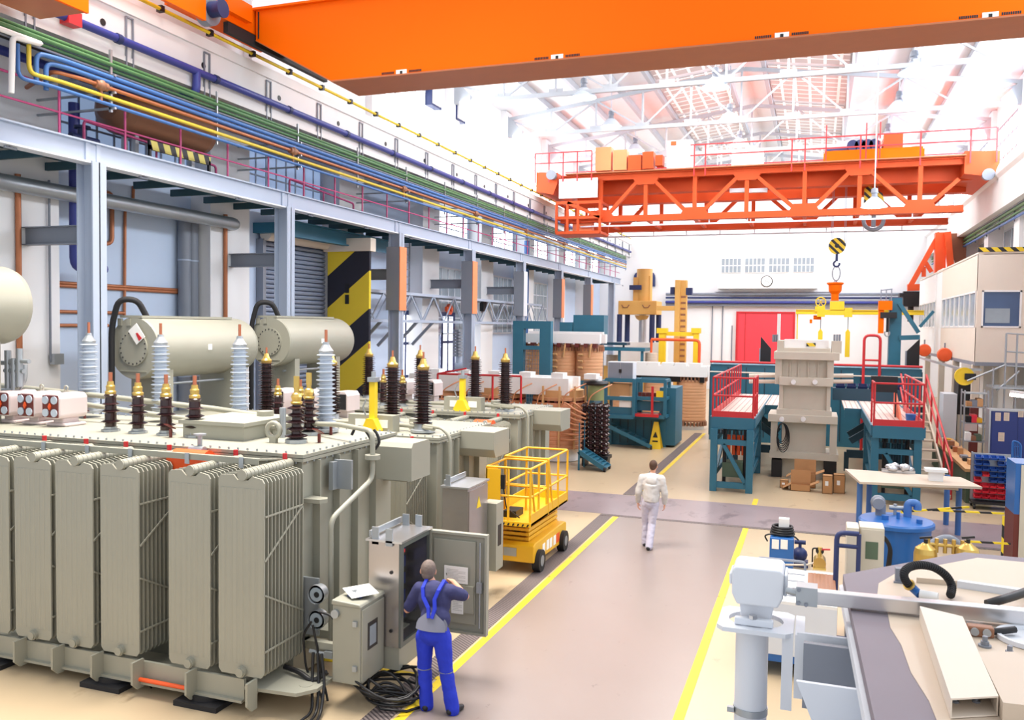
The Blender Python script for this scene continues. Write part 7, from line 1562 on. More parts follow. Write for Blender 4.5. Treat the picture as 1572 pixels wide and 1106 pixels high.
# machine tools under the cabin: dark and white units
mu = thing('machine_unit', 'white and black machine unit standing behind the stairs under the cabin', 'machine', (3.95, 33.5, 0))
a = G(); pbox(a, 1447, 625, 1462, 690, 32.5, 1.0); x0 = a.v[0][0]; G().box(x0, x0 + 0.42, 32.5, 33.5, 0, 2.3).out('white_column', 'steel_white', mu)
G().box(x0 + 0.46, x0 + 1.1, 32.6, 33.6, 1.6, 3.0).out('black_hood', 'black', mu); G().box(x0 + 0.46, x0 + 1.1, 32.6, 33.6, 0, 1.6).out('machine_base', 'press_grey', mu)
# green workbench
bx0, bx1, by0, by1 = 3.72, 4.35, 24.6, 31.5
wb = thing('workbench', 'long green workbench with a wooden top cluttered with tools, right of the stairs', 'workbench', (4.0, 28, 0))
G().box(bx0, bx1, by0, by1, 0.82, 0.90).out('bench_top', 'wood', wb); G().box(bx0 + 0.04, bx1, by0 + 0.05, by1, 0.0, 0.82).out('bench_body', 'bench_green', wb)
random.seed(9)
for i in range(9):
    y = by0 + 0.9 + 0.62 * i; m = ['wood', 'black', 'steel_mid', 'cardboard', 'copper', 'black', 'tank_brown', 'yellow_machine', 'paper'][i]; h = 0.08 + 0.14 * random.random(); w = 0.12 + 0.15 * random.random()
    lab(G().box(4.0 - w / 2, 4.0 + w / 2, y - 0.12, y + 0.12, 0.90, 0.9 + h).out('tool_box', m, bev=0.015), '%s item on the green workbench, %s from its near end' % (['wooden', 'black', 'grey', 'brown cardboard', 'copper', 'black', 'dark brown', 'yellow', 'white'][i], ['first', 'second', 'third', 'fourth', 'fifth', 'sixth', 'seventh', 'eighth', 'ninth'][i]), 'tool')
# ---- rack of small bins
YN2 = 24.0; x0, x1 = at(1495, 760, Y=YN2).x, at(1554, 760, Y=YN2).x; zt, zb = at(1525, 699, Y=YN2).z, 0.25
br = thing('bin_rack', 'steel trolley rack filled with rows of blue and red storage bins', 'rack', ((x0 + x1) / 2, YN2 + 0.2, 0))
q = G()
for x in (x0 - 0.03, x1 + 0.03): q.bar((x, YN2 + 0.25, 0.1), (x, YN2 + 0.25, zt + 0.03), 0.04, 0.04)
q.outs('rack_post', 'galvanised', br); G().box(x0 - 0.05, x1 + 0.05, YN2 + 0.2, YN2 + 0.3, 0.2, zt).out('rack_back', 'galvanised', br); G().box(x0 - 0.05, x1 + 0.05, YN2 - 0.15, YN2 + 0.4, 0.14, 0.2).out('rack_base', 'black', br)
q = G()
for x in (x0, x1):
    for y in (YN2 - 0.1, YN2 + 0.35): q.cyl((x - 0.02, y, 0.07), (x + 0.02, y, 0.07), 0.07, n=10)
q.outs('castor', 'rubber', br)
NR = 8; NC = 5; cwid = (x1 - x0) / NC; rh = (zt - zb) / NR; protos = {}
ordn = ['first', 'second', 'third', 'fourth', 'fifth', 'sixth', 'seventh', 'eighth']
skip = {(0, 4), (1, 2), (3, 2), (4, 0), (4, 1)}
for r in range(NR):
    for c in range(NC):
        if (r, c) in ((0, 4), (1, 2), (4, 1)): continue
        red = r >= 5 or (r, c) in ((3, 1), (4, 0)); 
        if (r, c) == (5, 4): red = False
        xx, zz_ = x0 + cwid * c + 0.008, zt - rh * (r + 1) + 0.01; k = 'bin_red' if red else 'bin_blue'
        lb = '%s bin, %s from the left in the %s row of the bin rack' % ('red' if red else 'blue', ordn[c], ordn[r])
        if k not in protos:
            g = G(); bin_shape(g, xx, YN2, zz_, cwid - 0.016, 0.19, rh * 0.72); protos[k] = lab(g.out('storage_bin', k), lb, 'bin', 'small bins in the trolley rack'); protos[k]['o'] = [xx, zz_]
        else:
            p0 = protos[k]; ox = p0['o']; d = dup(p0, p0.location + V((xx - ox[0], 0, zz_ - ox[1])), lb)
for p0 in protos.values(): del p0['o']
# blue mesh trolley end, pillar at the right edge
mt = thing('mesh_trolley', 'blue wire mesh trolley end at the right edge beside the bin rack', 'trolley', (at(1558, 720, Y=22.5).x, 22.5, 0))
xa, xb = at(1553, 720, Y=22.5).x, at(1566, 720, Y=22.5).x; za = at(1558, 676, Y=22.5).z
G().pipe([(xa, 22.5, 0), (xa, 22.5, za), (xb, 22.5, za - 0.08), (xb, 22.5, 0)], 0.025, 6, bend=0.08).out('trolley_frame', 'tank_blue', mt)
q = G()
for i in range(4): x = xa + (xb - xa) * (i + 1) / 5; q.tube([(x, 22.5, 0.1), (x, 22.5, za - 0.06)], 0.01, 5)
for i in range(8): z = 0.2 + (za - 0.35) * i / 7; q.tube([(xa, 22.5, z), (xb, 22.5, z)], 0.01, 5)
q.out('wire_mesh', 'tank_blue', mt)
YE = 18.2; xe = at(1557, 780, Y=YE).x
ep = thing('machine_housing', 'tall housing with blue upper and maroon lower edge at the right border', 'machine', (xe + 0.5, YE + 0.3, 0))
zm, zt = at(1560, 790, Y=YE).z, at(1560, 712, Y=YE).z
G().box(xe, xe + 1.2, YE, YE + 0.8, zm, zt).out('upper_panel', 'tank_blue', ep); G().box(xe, xe + 1.2, YE, YE + 0.8, 0, zm).out('lower_panel', 'maroon', ep); G().box(xe + 0.09, xe + 1.2, YE - 0.02, YE, 0.0, zt - 0.02).out('front_plate', 'press_grey', ep)
# fluorescent strip near the right border
a = at(1552, 606, Y=24.0); fl = thing('batten_light', 'white fluorescent batten light at the right edge above the blue cupboard', 'lamp', (a.x + 0.4, 24, a.z))
G().bar((a.x, 24.0, a.z), (a.x + 0.9, 23.2, a.z - 0.05), 0.1, 0.08).out('tube', 'lamp_glow', fl); G().bar((a.x, 24.0, a.z + 0.07), (a.x + 0.9, 23.2, a.z + 0.02), 0.12, 0.06).cyl((a.x + 0.4, 23.6, a.z + 0.08), (a.x + 0.4, 23.6, 9.3), 0.01, n=5).out('housing', 'white_part', fl)
# ---- white table with teal legs
ZT_ = 1.2
c4 = [at(1297, 720, Z=ZT_), at(1320, 740, Z=ZT_), at(1508, 748, Z=ZT_), at(1475, 733, Z=ZT_)]
wt = thing('steel_table', 'white topped table on blue steel legs behind the round blue tank', 'table', (2.0, 20.4, 0))
G().prism([(p.x, p.y) for p in c4], 'Z', ZT_ - 0.05, ZT_).box(c4[1].x + 0.25, c4[3].x - 0.2, c4[1].y + 0.45, c4[0].y - 0.45, ZT_ - 0.12, ZT_ - 0.05).out('table_top', 'cover_cream', wt)
q = G()
for u, v in ((1318, 816), (1333, 802), (1452, 806), (1470, 822)): p = at(u, v, Z=0); q.cyl((p.x, p.y, 0), (p.x, p.y, ZT_ - 0.05), 0.06, n=12)
q.outs('leg', 'pipe_sky', wt)
g = G(); random.seed(3); c = at(1375, 722, Z=ZT_ + 0.05)
for i in range(9): g.ell((c.x + random.uniform(-0.28, 0.4), c.y + random.uniform(-0.12, 0.12), ZT_ + 0.09 + 0.02 * (i % 3)), (random.uniform(0.06, 0.14), 0.08, random.uniform(0.05, 0.09)), n=8)
g.box(c.x - 0.3, c.x + 0.4, c.y - 0.1, c.y + 0.1, ZT_, ZT_ + 0.06)
lab(g.out('valve_assembly', 'aluminium'), 'shiny metal valve assembly lying on the white table', 'valve')
c = at(1436, 738, Z=ZT_); lab(G().box(c.x - 0.14, c.x + 0.14, c.y - 0.1, c.y + 0.1, ZT_, ZT_ + 0.2).box(c.x - 0.22, c.x + 0.22, c.y - 0.16, c.y + 0.16, ZT_ + 0.2, ZT_ + 0.26).out('white_box', 'white_part'), 'white box with a wider lid standing on the white table', 'box')
# ---- blue round tank and its fittings
YT2 = 16.6; c = at(1376, 796, Y=YT2); r = 0.60
tk = thing('process_tank', 'round blue process tank with a flat lid and pipe fittings', 'tank', (c.x, YT2, 0)); zt = c.z - 0.02
G().cyl((c.x, YT2, 0.12), (c.x, YT2, zt - 0.06), r * 0.96, n=40).out('tank_shell', 'tank_blue', tk)
G().lathe([(r, zt - 0.1), (r * 1.05, zt - 0.09), (r * 1.05, zt - 0.03), (r, zt), (0.01, zt + 0.04)], (c.x, YT2, 0), 40).out('tank_lid', 'tank_blue', tk)
q = G()
for i in range(3): t = 2 * math.pi * i / 3 + 0.3; q.cyl((c.x + 0.45 * math.cos(t), YT2 + 0.45 * math.sin(t), 0), (c.x + 0.45 * math.cos(t), YT2 + 0.45 * math.sin(t), 0.13), 0.06, n=8)
q.outs('foot', 'tank_blue', tk)
G().pipe([(c.x + 0.2, YT2 + 0.2, zt), (c.x + 0.2, YT2 + 0.2, zt + 0.28), (c.x + 0.36, YT2 + 0.2, zt + 0.28), (c.x + 0.36, YT2 + 0.2, zt + 0.16)], 0.07, 10, bend=0.12).out('elbow_pipe', 'pipe_sky', tk)
G().cyl((c.x - 0.25, YT2 + 0.2, zt), (c.x - 0.25, YT2 + 0.2, zt + 0.22), 0.09, n=14).ell((c.x - 0.3, YT2 + 0.15, zt + 0.26), 0.13, n=12).cyl((c.x - 0.3, YT2 - 0.05, zt + 0.26), (c.x - 0.3, YT2 + 0.1, zt + 0.26), 0.1, n=12).out('agitator_motor', 'steel_mid', tk)
G().cyl((c.x + 0.02, YT2 - 0.1, zt), (c.x + 0.02, YT2 - 0.1, zt + 0.15), 0.03).cyl((c.x - 0.2, YT2 - 0.2, zt), (c.x - 0.2, YT2 - 0.2, zt + 0.1), 0.06).cyl((c.x + 0.35, YT2 - 0.25, zt), (c.x + 0.35, YT2 - 0.25, zt + 0.08), 0.05).outs('nozzle', 'tank_blue', tk)
G().cyl((c.x - 0.1, YT2 + 0.3, zt + 0.15), (c.x + 0.15, YT2 + 0.3, zt + 0.15), 0.04).cyl((c.x, YT2 + 0.3, zt), (c.x, YT2 + 0.3, zt + 0.22), 0.03).out('ball_valve', 'galvanised', tk)
g = G()
for k in range(3): g.pipe([(c.x - 0.42 + 0.03 * k, YT2 - 0.75, 0.05), (c.x - 0.45 + 0.02 * k, YT2 - 0.8, 0.75), (c.x - 0.28, YT2 - 0.78, 0.98 - 0.03 * k), (c.x - 0.12 - 0.02 * k, YT2 - 0.8, 0.75), (c.x - 0.16 - 0.03 * k, YT2 - 0.75, 0.05)], 0.02, 6, bend=0.2)
lab(g.out('rubber_hose', 'black'), 'black hose loops hanging in front of the blue tank', 'hose')
h = G().pipe([(c.x + 0.3, YT2 - 0.9, 0.2), (c.x + 0.4, YT2 - 0.85, 0.85), (c.x + 0.75, YT2 - 0.75, 1.02), (c.x + 1.0, YT2 - 0.7, 0.8), (c.x + 1.05, YT2 - 0.7, 0.0)], 0.06, 10, bend=0.35).out('suction_hose', 'steel_mid'); lab(h, 'thick grey corrugated hose arching right of the blue tank', 'hose')
# ---- yellow and black barriers
ba = thing('barrier', 'yellow and black barrier rails right of the blue tank', 'barrier', (2.8, 18.0, 0))
def hz(p, q): 
    return (p, q)
q = G()
for a, b in (((1.62, 17.6, 1.02), (2.9, 18.6, 1.02)), ((1.62, 17.6, 0.52), (3.5, 17.9, 0.52)), ((2.2, 18.1, 1.0), (3.45, 18.3, 1.0)), ((1.62, 17.6, 0.0), (1.62, 17.6, 1.1)), ((3.35, 17.8, 0.0), (3.35, 17.8, 1.05)), ((1.62, 17.5, 1.02), (2.15, 16.4, 0.05))): q.bar(a, b, 0.035, 0.035)
q.outs('barrier_rail', 'hazard_post', ba)
# ---- brass gas bottles, grey control boxes, trolley, welder, pump
for u, lb in ((1421, 'brass-coloured pressure bottle left of the other one, beside the grey hose'), (1486, 'brass-coloured pressure bottle with a black valve handle, right one')):
    Y = 14.6; p = at(u, 840, Y=Y); t = thing('pressure_bottle', lb, 'gas bottle', (p.x, Y, 0)); zt = p.z
    G().lathe([(0.14, 0.45), (0.17, 0.47), (0.17, zt - 0.1), (0.15, zt - 0.02), (0.07, zt + 0.04), (0.05, zt + 0.06)], (p.x, Y, 0), 22).out('bottle_body', 'brass', t)
    G().cyl((p.x, Y, zt + 0.05), (p.x, Y, zt + 0.12), 0.03).bar((p.x - 0.09, Y, zt + 0.13), (p.x + 0.09, Y, zt + 0.16), 0.03, 0.03).out('valve_handle', 'black', t)
    G().box(p.x - 0.2, p.x + 0.2, Y - 0.2, Y + 0.2, 0.4, 0.45).box(p.x - 0.18, p.x - 0.13, Y - 0.18, Y - 0.13, 0, 0.4).box(p.x + 0.13, p.x + 0.18, Y - 0.18, Y - 0.13, 0, 0.4).box(p.x - 0.18, p.x - 0.13, Y + 0.13, Y + 0.18, 0, 0.4).box(p.x + 0.13, p.x + 0.18, Y + 0.13, Y + 0.18, 0, 0.4).out('bottle_stand', 'steel_mid', t)
q = thing('valve_manifold', 'brass valve manifold with red caps between the two brass bottles', 'valve', (2.0, 14.7, 0)); p = at(1452, 838, Y=14.7)
g = G(); g.tube([(p.x - 0.3, 14.7, p.z), (p.x + 0.3, 14.7, p.z)], 0.03, 6); 
for i in range(5): x = p.x - 0.25 + 0.12 * i; g.cyl((x, 14.7, p.z - 0.12), (x, 14.7, p.z + 0.1), 0.03, n=8)
g.tube([(p.x - 0.15, 14.7, 0), (p.x - 0.15, 14.7, p.z)], 0.025, 6); g.tube([(p.x + 0.15, 14.7, 0), (p.x + 0.15, 14.7, p.z)], 0.025, 6); g.out('manifold_pipe', 'brass', q)
YC2 = 12.9
for u0, v0, u1, v1, Y, lb, wn in ((1299, 810, 1318, 890, 12.9, 'narrow grey control box, left of the wider one, behind the cream cover', 0), (1319, 809, 1357, 875, 13.1, 'wider grey control box in front of the blue tank', 1)):
    x0, x1 = at(u0, 850, Y=Y).x, at(u1, 850, Y=Y).x; zt = at(u0, v0, Y=Y).z; t = thing('control_box', lb, 'control box', ((x0 + x1) / 2, Y + 0.2, 0))
    G().box(x0, x1, Y, Y + 0.4, 0.35, zt).out('box_body', 'press_grey', t, bev=0.01); G().box(x0 + 0.02, x1 - 0.02, Y - 0.015, Y, 0.4, zt - 0.03).out('box_door', 'press_grey', t)
    G().box(x0 + 0.02, x0 + 0.06, Y, Y + 0.4, 0, 0.35).box(x1 - 0.06, x1 - 0.02, Y, Y + 0.4, 0, 0.35).outs('stand_leg', 'steel_mid', t)
    if wn: G().box(x0 + 0.08, x1 - 0.08, Y - 0.02, Y - 0.012, zt - 0.45, zt - 0.2).out('box_window', 'bench_green', t)
tr2 = thing('tube_trolley', 'navy tubular trolley handle left of the grey control boxes', 'trolley', (0.4, 12.6, 0))
x0, x1 = at(1284, 850, Y=12.5).x, at(1318, 850, Y=12.5).x; z1_, z2_ = at(1290, 818, Y=12.5).z, at(1290, 838, Y=12.5).z
G().pipe([(x0, 12.5, 0.1), (x0, 12.5, z1_), (x1, 12.5, z1_)], 0.035, 8).tube([(x0, 12.5, z2_), (x1, 12.5, z2_)], 0.03, 8).tube([(x1, 12.5, 0.1), (x1, 12.5, z1_)], 0.03, 8).out('handle_tube', 'navy', tr2)
G().box(x0 - 0.05, x1 + 0.1, 12.3, 12.8, 0.06, 0.12).out('trolley_base', 'navy', tr2)
YV = 15.9; x0, x1 = at(1181, 850, Y=YV).x, at(1218, 850, Y=YV).x; zt = at(1200, 827, Y=YV).z
wl = thing('welding_machine', 'blue welding machine with a black cable coiled on top, near the grey cross aisle', 'welding machine', ((x0 + x1) / 2, YV + 0.3, 0))
G().box(x0, x1, YV, YV + 0.6, 0.08, zt).out('machine_body', 'tank_blue', wl, bev=0.02)
q = G()
for x in (x0 + 0.06, x1 - 0.06):
    for y in (YV + 0.1, YV + 0.5): q.cyl((x - 0.02, y, 0.07), (x + 0.02, y, 0.07), 0.07, n=10)
q.outs('castor', 'rubber', wl); q = G(); q.box(x0 + 0.04, x0 + 0.16, YV - 0.006, YV, zt - 0.2, zt - 0.03); q.box(x0 + 0.19, x0 + 0.31, YV - 0.006, YV, zt - 0.19, zt - 0.02); q.outs('rating_label', 'paper', wl)
g = G()
for k in range(4): g.tube([((x0 + x1) / 2 + (0.2 - 0.01 * k) * math.cos(t), YV + 0.3 + (0.2 - 0.01 * k) * math.sin(t), zt + 0.03 + 0.04 * k) for t in [2 * math.pi * i / 20 for i in range(20)]], 0.024, 6, closed=True)
g.out('cable_coil', 'black', wl); G().box(x0 + 0.14, x0 + 0.32, YV + 0.25, YV + 0.4, zt + 0.1, zt + 0.3).out('remote_control', 'white_part', wl)
G().pipe([(x0 - 0.04, YV + 0.1, zt - 0.1), (x0 - 0.1, YV + 0.1, zt), (x0, YV + 0.1, zt + 0.04), (x1, YV + 0.1, zt + 0.04), (x1 + 0.08, YV + 0.1, zt - 0.03)], 0.015, 6).out('handle', 'black', wl)
# stainless cart with pump
ct = thing('service_cart', 'stainless service cart with a slotted lid and blue wheels behind the grey foreground post', 'cart', (0.0, 12.2, 0))
cx0, cx1, cy0, cy1, cz = -0.72, 0.34, 11.3, 12.9, 0.98
G().box(cx0, cx1, cy0, cy1, 0.28, cz - 0.04).out('cart_body', 'steel_white', ct); G().box(cx0, cx1, cy0, cy1, cz - 0.04, cz).out('cart_lid', 'white_part', ct)
q = G()
for i in range(7): x = cx1 - 0.33 + 0.05 * i; q.box(x, x + 0.025, cy0 + 0.3, cy1 - 0.15, cz, cz + 0.012)
q.box(cx1 - 0.36, cx1, cy0 + 0.28, cy1 - 0.13, cz + 0.0005, cz + 0.004); q.out('rib_plate', 'tank_brown', ct); q = G()
for i in range(4): y = cy0 + 0.25 + 0.35 * i; q.box(cx0 + 0.05, cx1 - 0.4, y, y + 0.02, cz, cz + 0.01)
q.out('lid_slots', 'steel_mid', ct); q = G()
for x in (cx0 + 0.1, cx1 - 0.1):
    for y in (cy0 + 0.12, cy1 - 0.12): q.cyl((x - 0.025, y, 0.09), (x + 0.025, y, 0.09), 0.09, n=14)
q.outs('castor', 'rubber', ct); G().box(cx0 + 0.03, cx1 - 0.03, cy0 + 0.02, cy1 - 0.02, 0.18, 0.28).out('cart_chassis', 'tank_blue', ct)
G().pipe([(cx0 + 0.1, cy0 - 0.03, cz - 0.45), (cx0 + 0.1, cy0 - 0.18, cz - 0.15), (cx0 + 0.25, cy0 - 0.2, cz - 0.05)], 0.03, 8).out('push_handle', 'tank_blue', ct)
G().pipe([(cx0, cy1 - 0.02, cz), (cx0, cy1 - 0.02, cz + 0.12), (cx1 - 0.4, cy1 - 0.02, cz + 0.12), (cx1 - 0.4, cy1 - 0.02, cz)], 0.02, 6).out('guard_rail', 'steel_mid', ct)
p = at(1258, 868, Z=cz + 0.05); pm = thing('vacuum_pump', 'small brass pump with red lever standing on the cart lid', 'pump', (p.x, p.y, cz + 0.012)); x, y, z = p.x, p.y, cz + 0.012
G().cyl((x, y - 0.12, z + 0.09), (x, y + 0.12, z + 0.09), 0.085, n=16).box(x - 0.09, x + 0.09, y - 0.14, y + 0.14, z, z + 0.03).cyl((x, y, z + 0.15), (x, y, z + 0.3), 0.03).out('pump_body', 'brass', pm)
G().pipe([(x - 0.1, y, z + 0.0), (x - 0.1, y, z + 0.28), (x, y, z + 0.28)], 0.012, 6).ell((x, y + 0.03, z + 0.24), 0.06, n=10).out('pump_frame', 'black', pm); G().bar((x + 0.02, y, z + 0.27), (x + 0.14, y, z + 0.28), 0.03, 0.02).out('lever', 'red_rail', pm)
G().pipe([(x - 0.05, y - 0.1, z + 0.1), (x - 0.18, y - 0.12, z + 0.05), (x - 0.5, y - 0.1, z + 0.015), (x - 0.7, y - 0.2, z + 0.015)], 0.015, 6).out('pump_hose', 'cover_cream', pm)
p = at(1228, 845, Z=0.3); t = thing('small_pump', 'small dark blue pump on the floor right of the welding machine', 'pump', (p.x, p.y, 0)); G().ell((p.x, p.y, 0.22), 0.14, n=12).box(p.x - 0.15, p.x + 0.15, p.y - 0.12, p.y + 0.12, 0, 0.1).cyl((p.x, p.y, 0.3), (p.x, p.y, 0.48), 0.03).cyl((p.x - 0.1, p.y, 0.45), (p.x + 0.1, p.y, 0.45), 0.04).out('pump_body', 'navy', t)
# ================================================================== foreground, right: transformer cover, bus post and aluminium bar
ZF = 2.9
ft = thing('transformer_cover', 'large cream transformer cover in the right foreground with a mauve unpainted border', 'cover', (1.3, 4.6, 0.0))
out = [(0.20, 5.75), (0.27, 5.83), (1.02, 6.66), (2.9, 6.62), (2.9, 2.2), (0.30, 2.2)]
G().prism(out, 'Z', ZF - 0.06, ZF).out('cover_plate', 'cover_mauve', ft)
inn = [(0.40, 5.62), (0.52, 5.90), (1.08, 6.52), (2.85, 6.50), (2.85, 2.2), (0.49, 2.2), (0.47, 2.9), (0.505, 3.4), (0.485, 3.9), (0.445, 4.2), (0.435, 4.55), (0.405, 4.8), (0.41, 5.1), (0.375, 5.35)]
G().prism(inn, 'Z', ZF, ZF + 0.003).out('painted_field', 'cover_cream', ft)
G().prism([(0.23, 5.7), (0.3, 5.8), (1.04, 6.6), (2.85, 6.56), (2.85, 2.25), (0.34, 2.25)], 'Z', 0.4, ZF - 0.1).out('tank_wall', 'steel_blue', ft)
G().prism([(0.18, 5.76), (0.25, 5.86), (1.0, 6.7), (2.92, 6.66), (2.92, 2.2), (0.28, 2.2)], 'Z', ZF - 0.14, ZF - 0.075).out('tank_flange', 'steel_white', ft)
q = G()
for y in (5.0, 4.3): q.prism([(-0.06 + 0.02 * (5 - y), ZF - 0.15), (0.24, ZF - 0.15), (0.26, ZF - 0.75), (0.2, ZF - 0.75)], 'Y', y - 0.012, y + 0.012); 
q.prism([(0.02, ZF - 0.62), (0.28, ZF - 0.15), (0.3, ZF - 0.9), (0.04, ZF - 0.9)], 'Y', 3.9, 3.93); q.outs('gusset_plate', 'steel_white', ft)
G().box(-0.02, 0.28, 4.86, 4.9, ZF - 0.52, ZF - 0.16).out('bracket_plate', 'steel_mid', ft)
q = G(); q.box(0.3, 2.8, 2.3, 2.45, 0, 0.4); q.box(0.3, 2.8, 6.0, 6.15, 0, 0.4); q.outs('support_beam', 'steel_mid', ft)
# raised dome plate on the far part with its edge strip
G().prism([(0.62, 5.72), (0.78, 6.02), (1.3, 6.35), (2.8, 6.3), (2.8, 5.55), (1.25, 5.68), (0.88, 5.74)], 'Z', ZF + 0.003, ZF + 0.035).out('raised_plate', 'cover_cream', ft)
G().prism([(0.84, 5.70), (1.25, 5.62), (2.8, 5.45), (2.8, 5.53), (1.26, 5.67), (0.86, 5.74)], 'Z', ZF + 0.003, ZF + 0.045).out('edge_strip', 'steel_white', ft)
# rectangular hollow channel lying across the cover
a, b, c, d = at(1460, 1072, Z=ZF + 0.09), at(1533, 1068, Z=ZF + 0.09), at(1478, 946, Z=ZF + 0.09), at(1412, 930, Z=ZF + 0.09)
ch = thing('cover_channel', 'cream hollow rectangular channel with an open end lying on the transformer cover', 'channel', (a.x, a.y, ZF + 0.004))
a, b, c, d = [V((p.x, p.y, 0)) for p in (a, b, c, d)]
def slab(p, z0, z1): return ([(q.x, q.y) for q in p], 'Z', z0, z1)
G().prism(*slab([a, b, c, d], ZF + 0.08, ZF + 0.087)).prism(*slab([a, b, c, d], ZF + 0.006, ZF + 0.012)).prism(*slab([a, a.lerp(b, 0.03), d.lerp(c, 0.03), d], ZF + 0.012, ZF + 0.08)).prism(*slab([b.lerp(a, 0.03), b, c, c.lerp(d, 0.03)], ZF + 0.012, ZF + 0.08)).out('channel_profile', 'cabin_cream', ch)
q = G()
for t in (0.2, 0.65): p = a.lerp(b, t).lerp(d.lerp(c, t), 0.12); q.cyl((p.x, p.y, ZF + 0.012), (p.x, p.y, ZF + 0.02), 0.016, n=8); q.k -= 1; q.cyl((p.x, p.y, ZF + 0.02), (p.x, p.y, ZF + 0.05), 0.009, n=8)
q.outs('bolt', 'steel_mid', ch)
a2, b2, c2_, d2 = [at(u, v, Z=ZF + 0.09) for u, v in ((1540, 1078), (1640, 1090), (1560, 1000), (1502, 1000))]
lab(G().prism(*slab([V((q.x, q.y, 0)) for q in (a2, b2, c2_, d2)], ZF + 0.004, ZF + 0.087)).out('cover_channel', 'cover_cream'), 'second cream channel on the transformer cover, cut by the right border', 'channel')
# fittings on the cover
def bolt(u, v, lb):
    p = at(u, v, Z=ZF + 0.02); t = thing('stud_bolt', lb, 'bolt', (p.x, p.y, ZF + 0.003), 'bolts on the cover'); G().cyl((p.x, p.y, ZF + 0.003), (p.x, p.y, ZF + 0.012), 0.03, n=16).cyl((p.x, p.y, ZF + 0.012), (p.x, p.y, ZF + 0.03), 0.02, n=6, smooth=False).cyl((p.x, p.y, ZF + 0.03), (p.x, p.y, ZF + 0.055), 0.012, n=10).out('bolt_shank', 'steel_mid', t)
bolt(1512, 988, 'steel stud bolt with a nut beside the cream channel'); bolt(1550, 1003, 'second stud bolt further right on the cream cover')
p = at(1503, 968, Z=ZF + 0.03); t = thing('cable_terminal', 'small bronze double terminal block on the cover with a black lead', 'terminal', (p.x, p.y, ZF + 0.003))
G().box(p.x - 0.055, p.x + 0.065, p.y - 0.03, p.y + 0.03, ZF + 0.003, ZF + 0.055).out('terminal_block', 'tank_brown', t, bev=0.008)
q = G()
for d in (-0.025, 0.03): q.cyl((p.x + d, p.y - 0.04, ZF + 0.03), (p.x + d, p.y - 0.028, ZF + 0.03), 0.02, n=14)
q.outs('terminal_screw', 'galvanised', t); G().pipe([(p.x + 0.06, p.y, ZF + 0.03), (p.x + 0.1, p.y + 0.01, ZF + 0.035), (p.x + 0.17, p.y + 0.05, ZF + 0.04)], 0.018, 8).out('lead', 'black', t)
lab(G().pipe([at(1515, 928, Z=ZF + 0.06), at(1535, 922, Z=ZF + 0.08), at(1556, 916, Z=ZF + 0.08), at(1600, 900, Z=ZF + 0.08)], 0.025, 8).out('cable', 'black'), 'black cable lying on the cover at the right border behind the bar', 'cable')
p = at(1580, 985, Z=ZF); lab(G().lathe([(0.15, 0.006), (0.17, 0.006), (0.17, 0.03), (0.15, 0.03), (0.14, 0.012), (0.0, 0.012)], (p.x + 0.02, p.y, ZF), 36).out('ring_flange', 'steel_white'), 'pale ring flange on the cover at the right border', 'flange')
# hose with blue tape
hs = thing('hose_loop', 'black ribbed hose loop wrapped with blue tape at one end, on the cream cover', 'hose', (0.65, 5.4, ZF + 0.003))
pts = [at(1412, 913, Z=ZF + 0.03), at(1403, 905, Z=ZF + 0.05), at(1391, 893, Z=ZF + 0.10), at(1388, 880, Z=ZF + 0.15), at(1397, 871, Z=ZF + 0.18), at(1414, 868, Z=ZF + 0.19), at(1434, 872, Z=ZF + 0.17), at(1452, 884, Z=ZF + 0.12), at(1461, 900, Z=ZF + 0.06), at(1459, 915, Z=ZF + 0.03)]
def spl(P, k=5):
    o = []
    for i in range(len(P) - 1):
        p0, p1, p2, p3 = P[max(i - 1, 0)], P[i], P[i + 1], P[min(i + 2, len(P) - 1)]
        for j in range(k):
            t = j / k; o.append(0.5 * ((2 * p1) + (p2 - p0) * t + (2 * p0 - 5 * p1 + 4 * p2 - p3) * t * t + (3 * p1 - p0 - 3 * p2 + p3) * t ** 3))
    return o + [P[-1]]
S_ = spl(pts, 6); hg = G().tube(S_[6:], 0.021, 10)
for i in range(8, len(S_) - 1, 1): m_ = S_[i]; dd = (S_[i + 1] - S_[i]).normalized() * 0.004; hg.cyl(m_ - dd, m_ + dd, 0.0245, n=10)
hg.out('hose_body', 'rubber', hs); G().tube(S_[:10], 0.025, 10).out('blue_tape', 'tank_blue', hs)
p = pts[0]; G().cyl(S_[9], S_[10], 0.034, n=10).out('hose_clamp', 'brass', hs)
G().cyl(p, at(1440, 918, Z=ZF + 0.03), 0.028, n=10).out('white_sleeve', 'white_part', hs)
pp = at(1382, 895, Z=ZF); lab(G().box(pp.x - 0.03, pp.x + 0.04, pp.y - 0.02, pp.y + 0.03, ZF + 0.003, ZF + 0.09).box(pp.x - 0.04, pp.x + 0.06, pp.y - 0.035, pp.y - 0.02, ZF + 0.003, ZF + 0.014).out('hose_bracket', 'steel_mid'), 'small grey clip bracket beside the taped hose end', 'bracket')
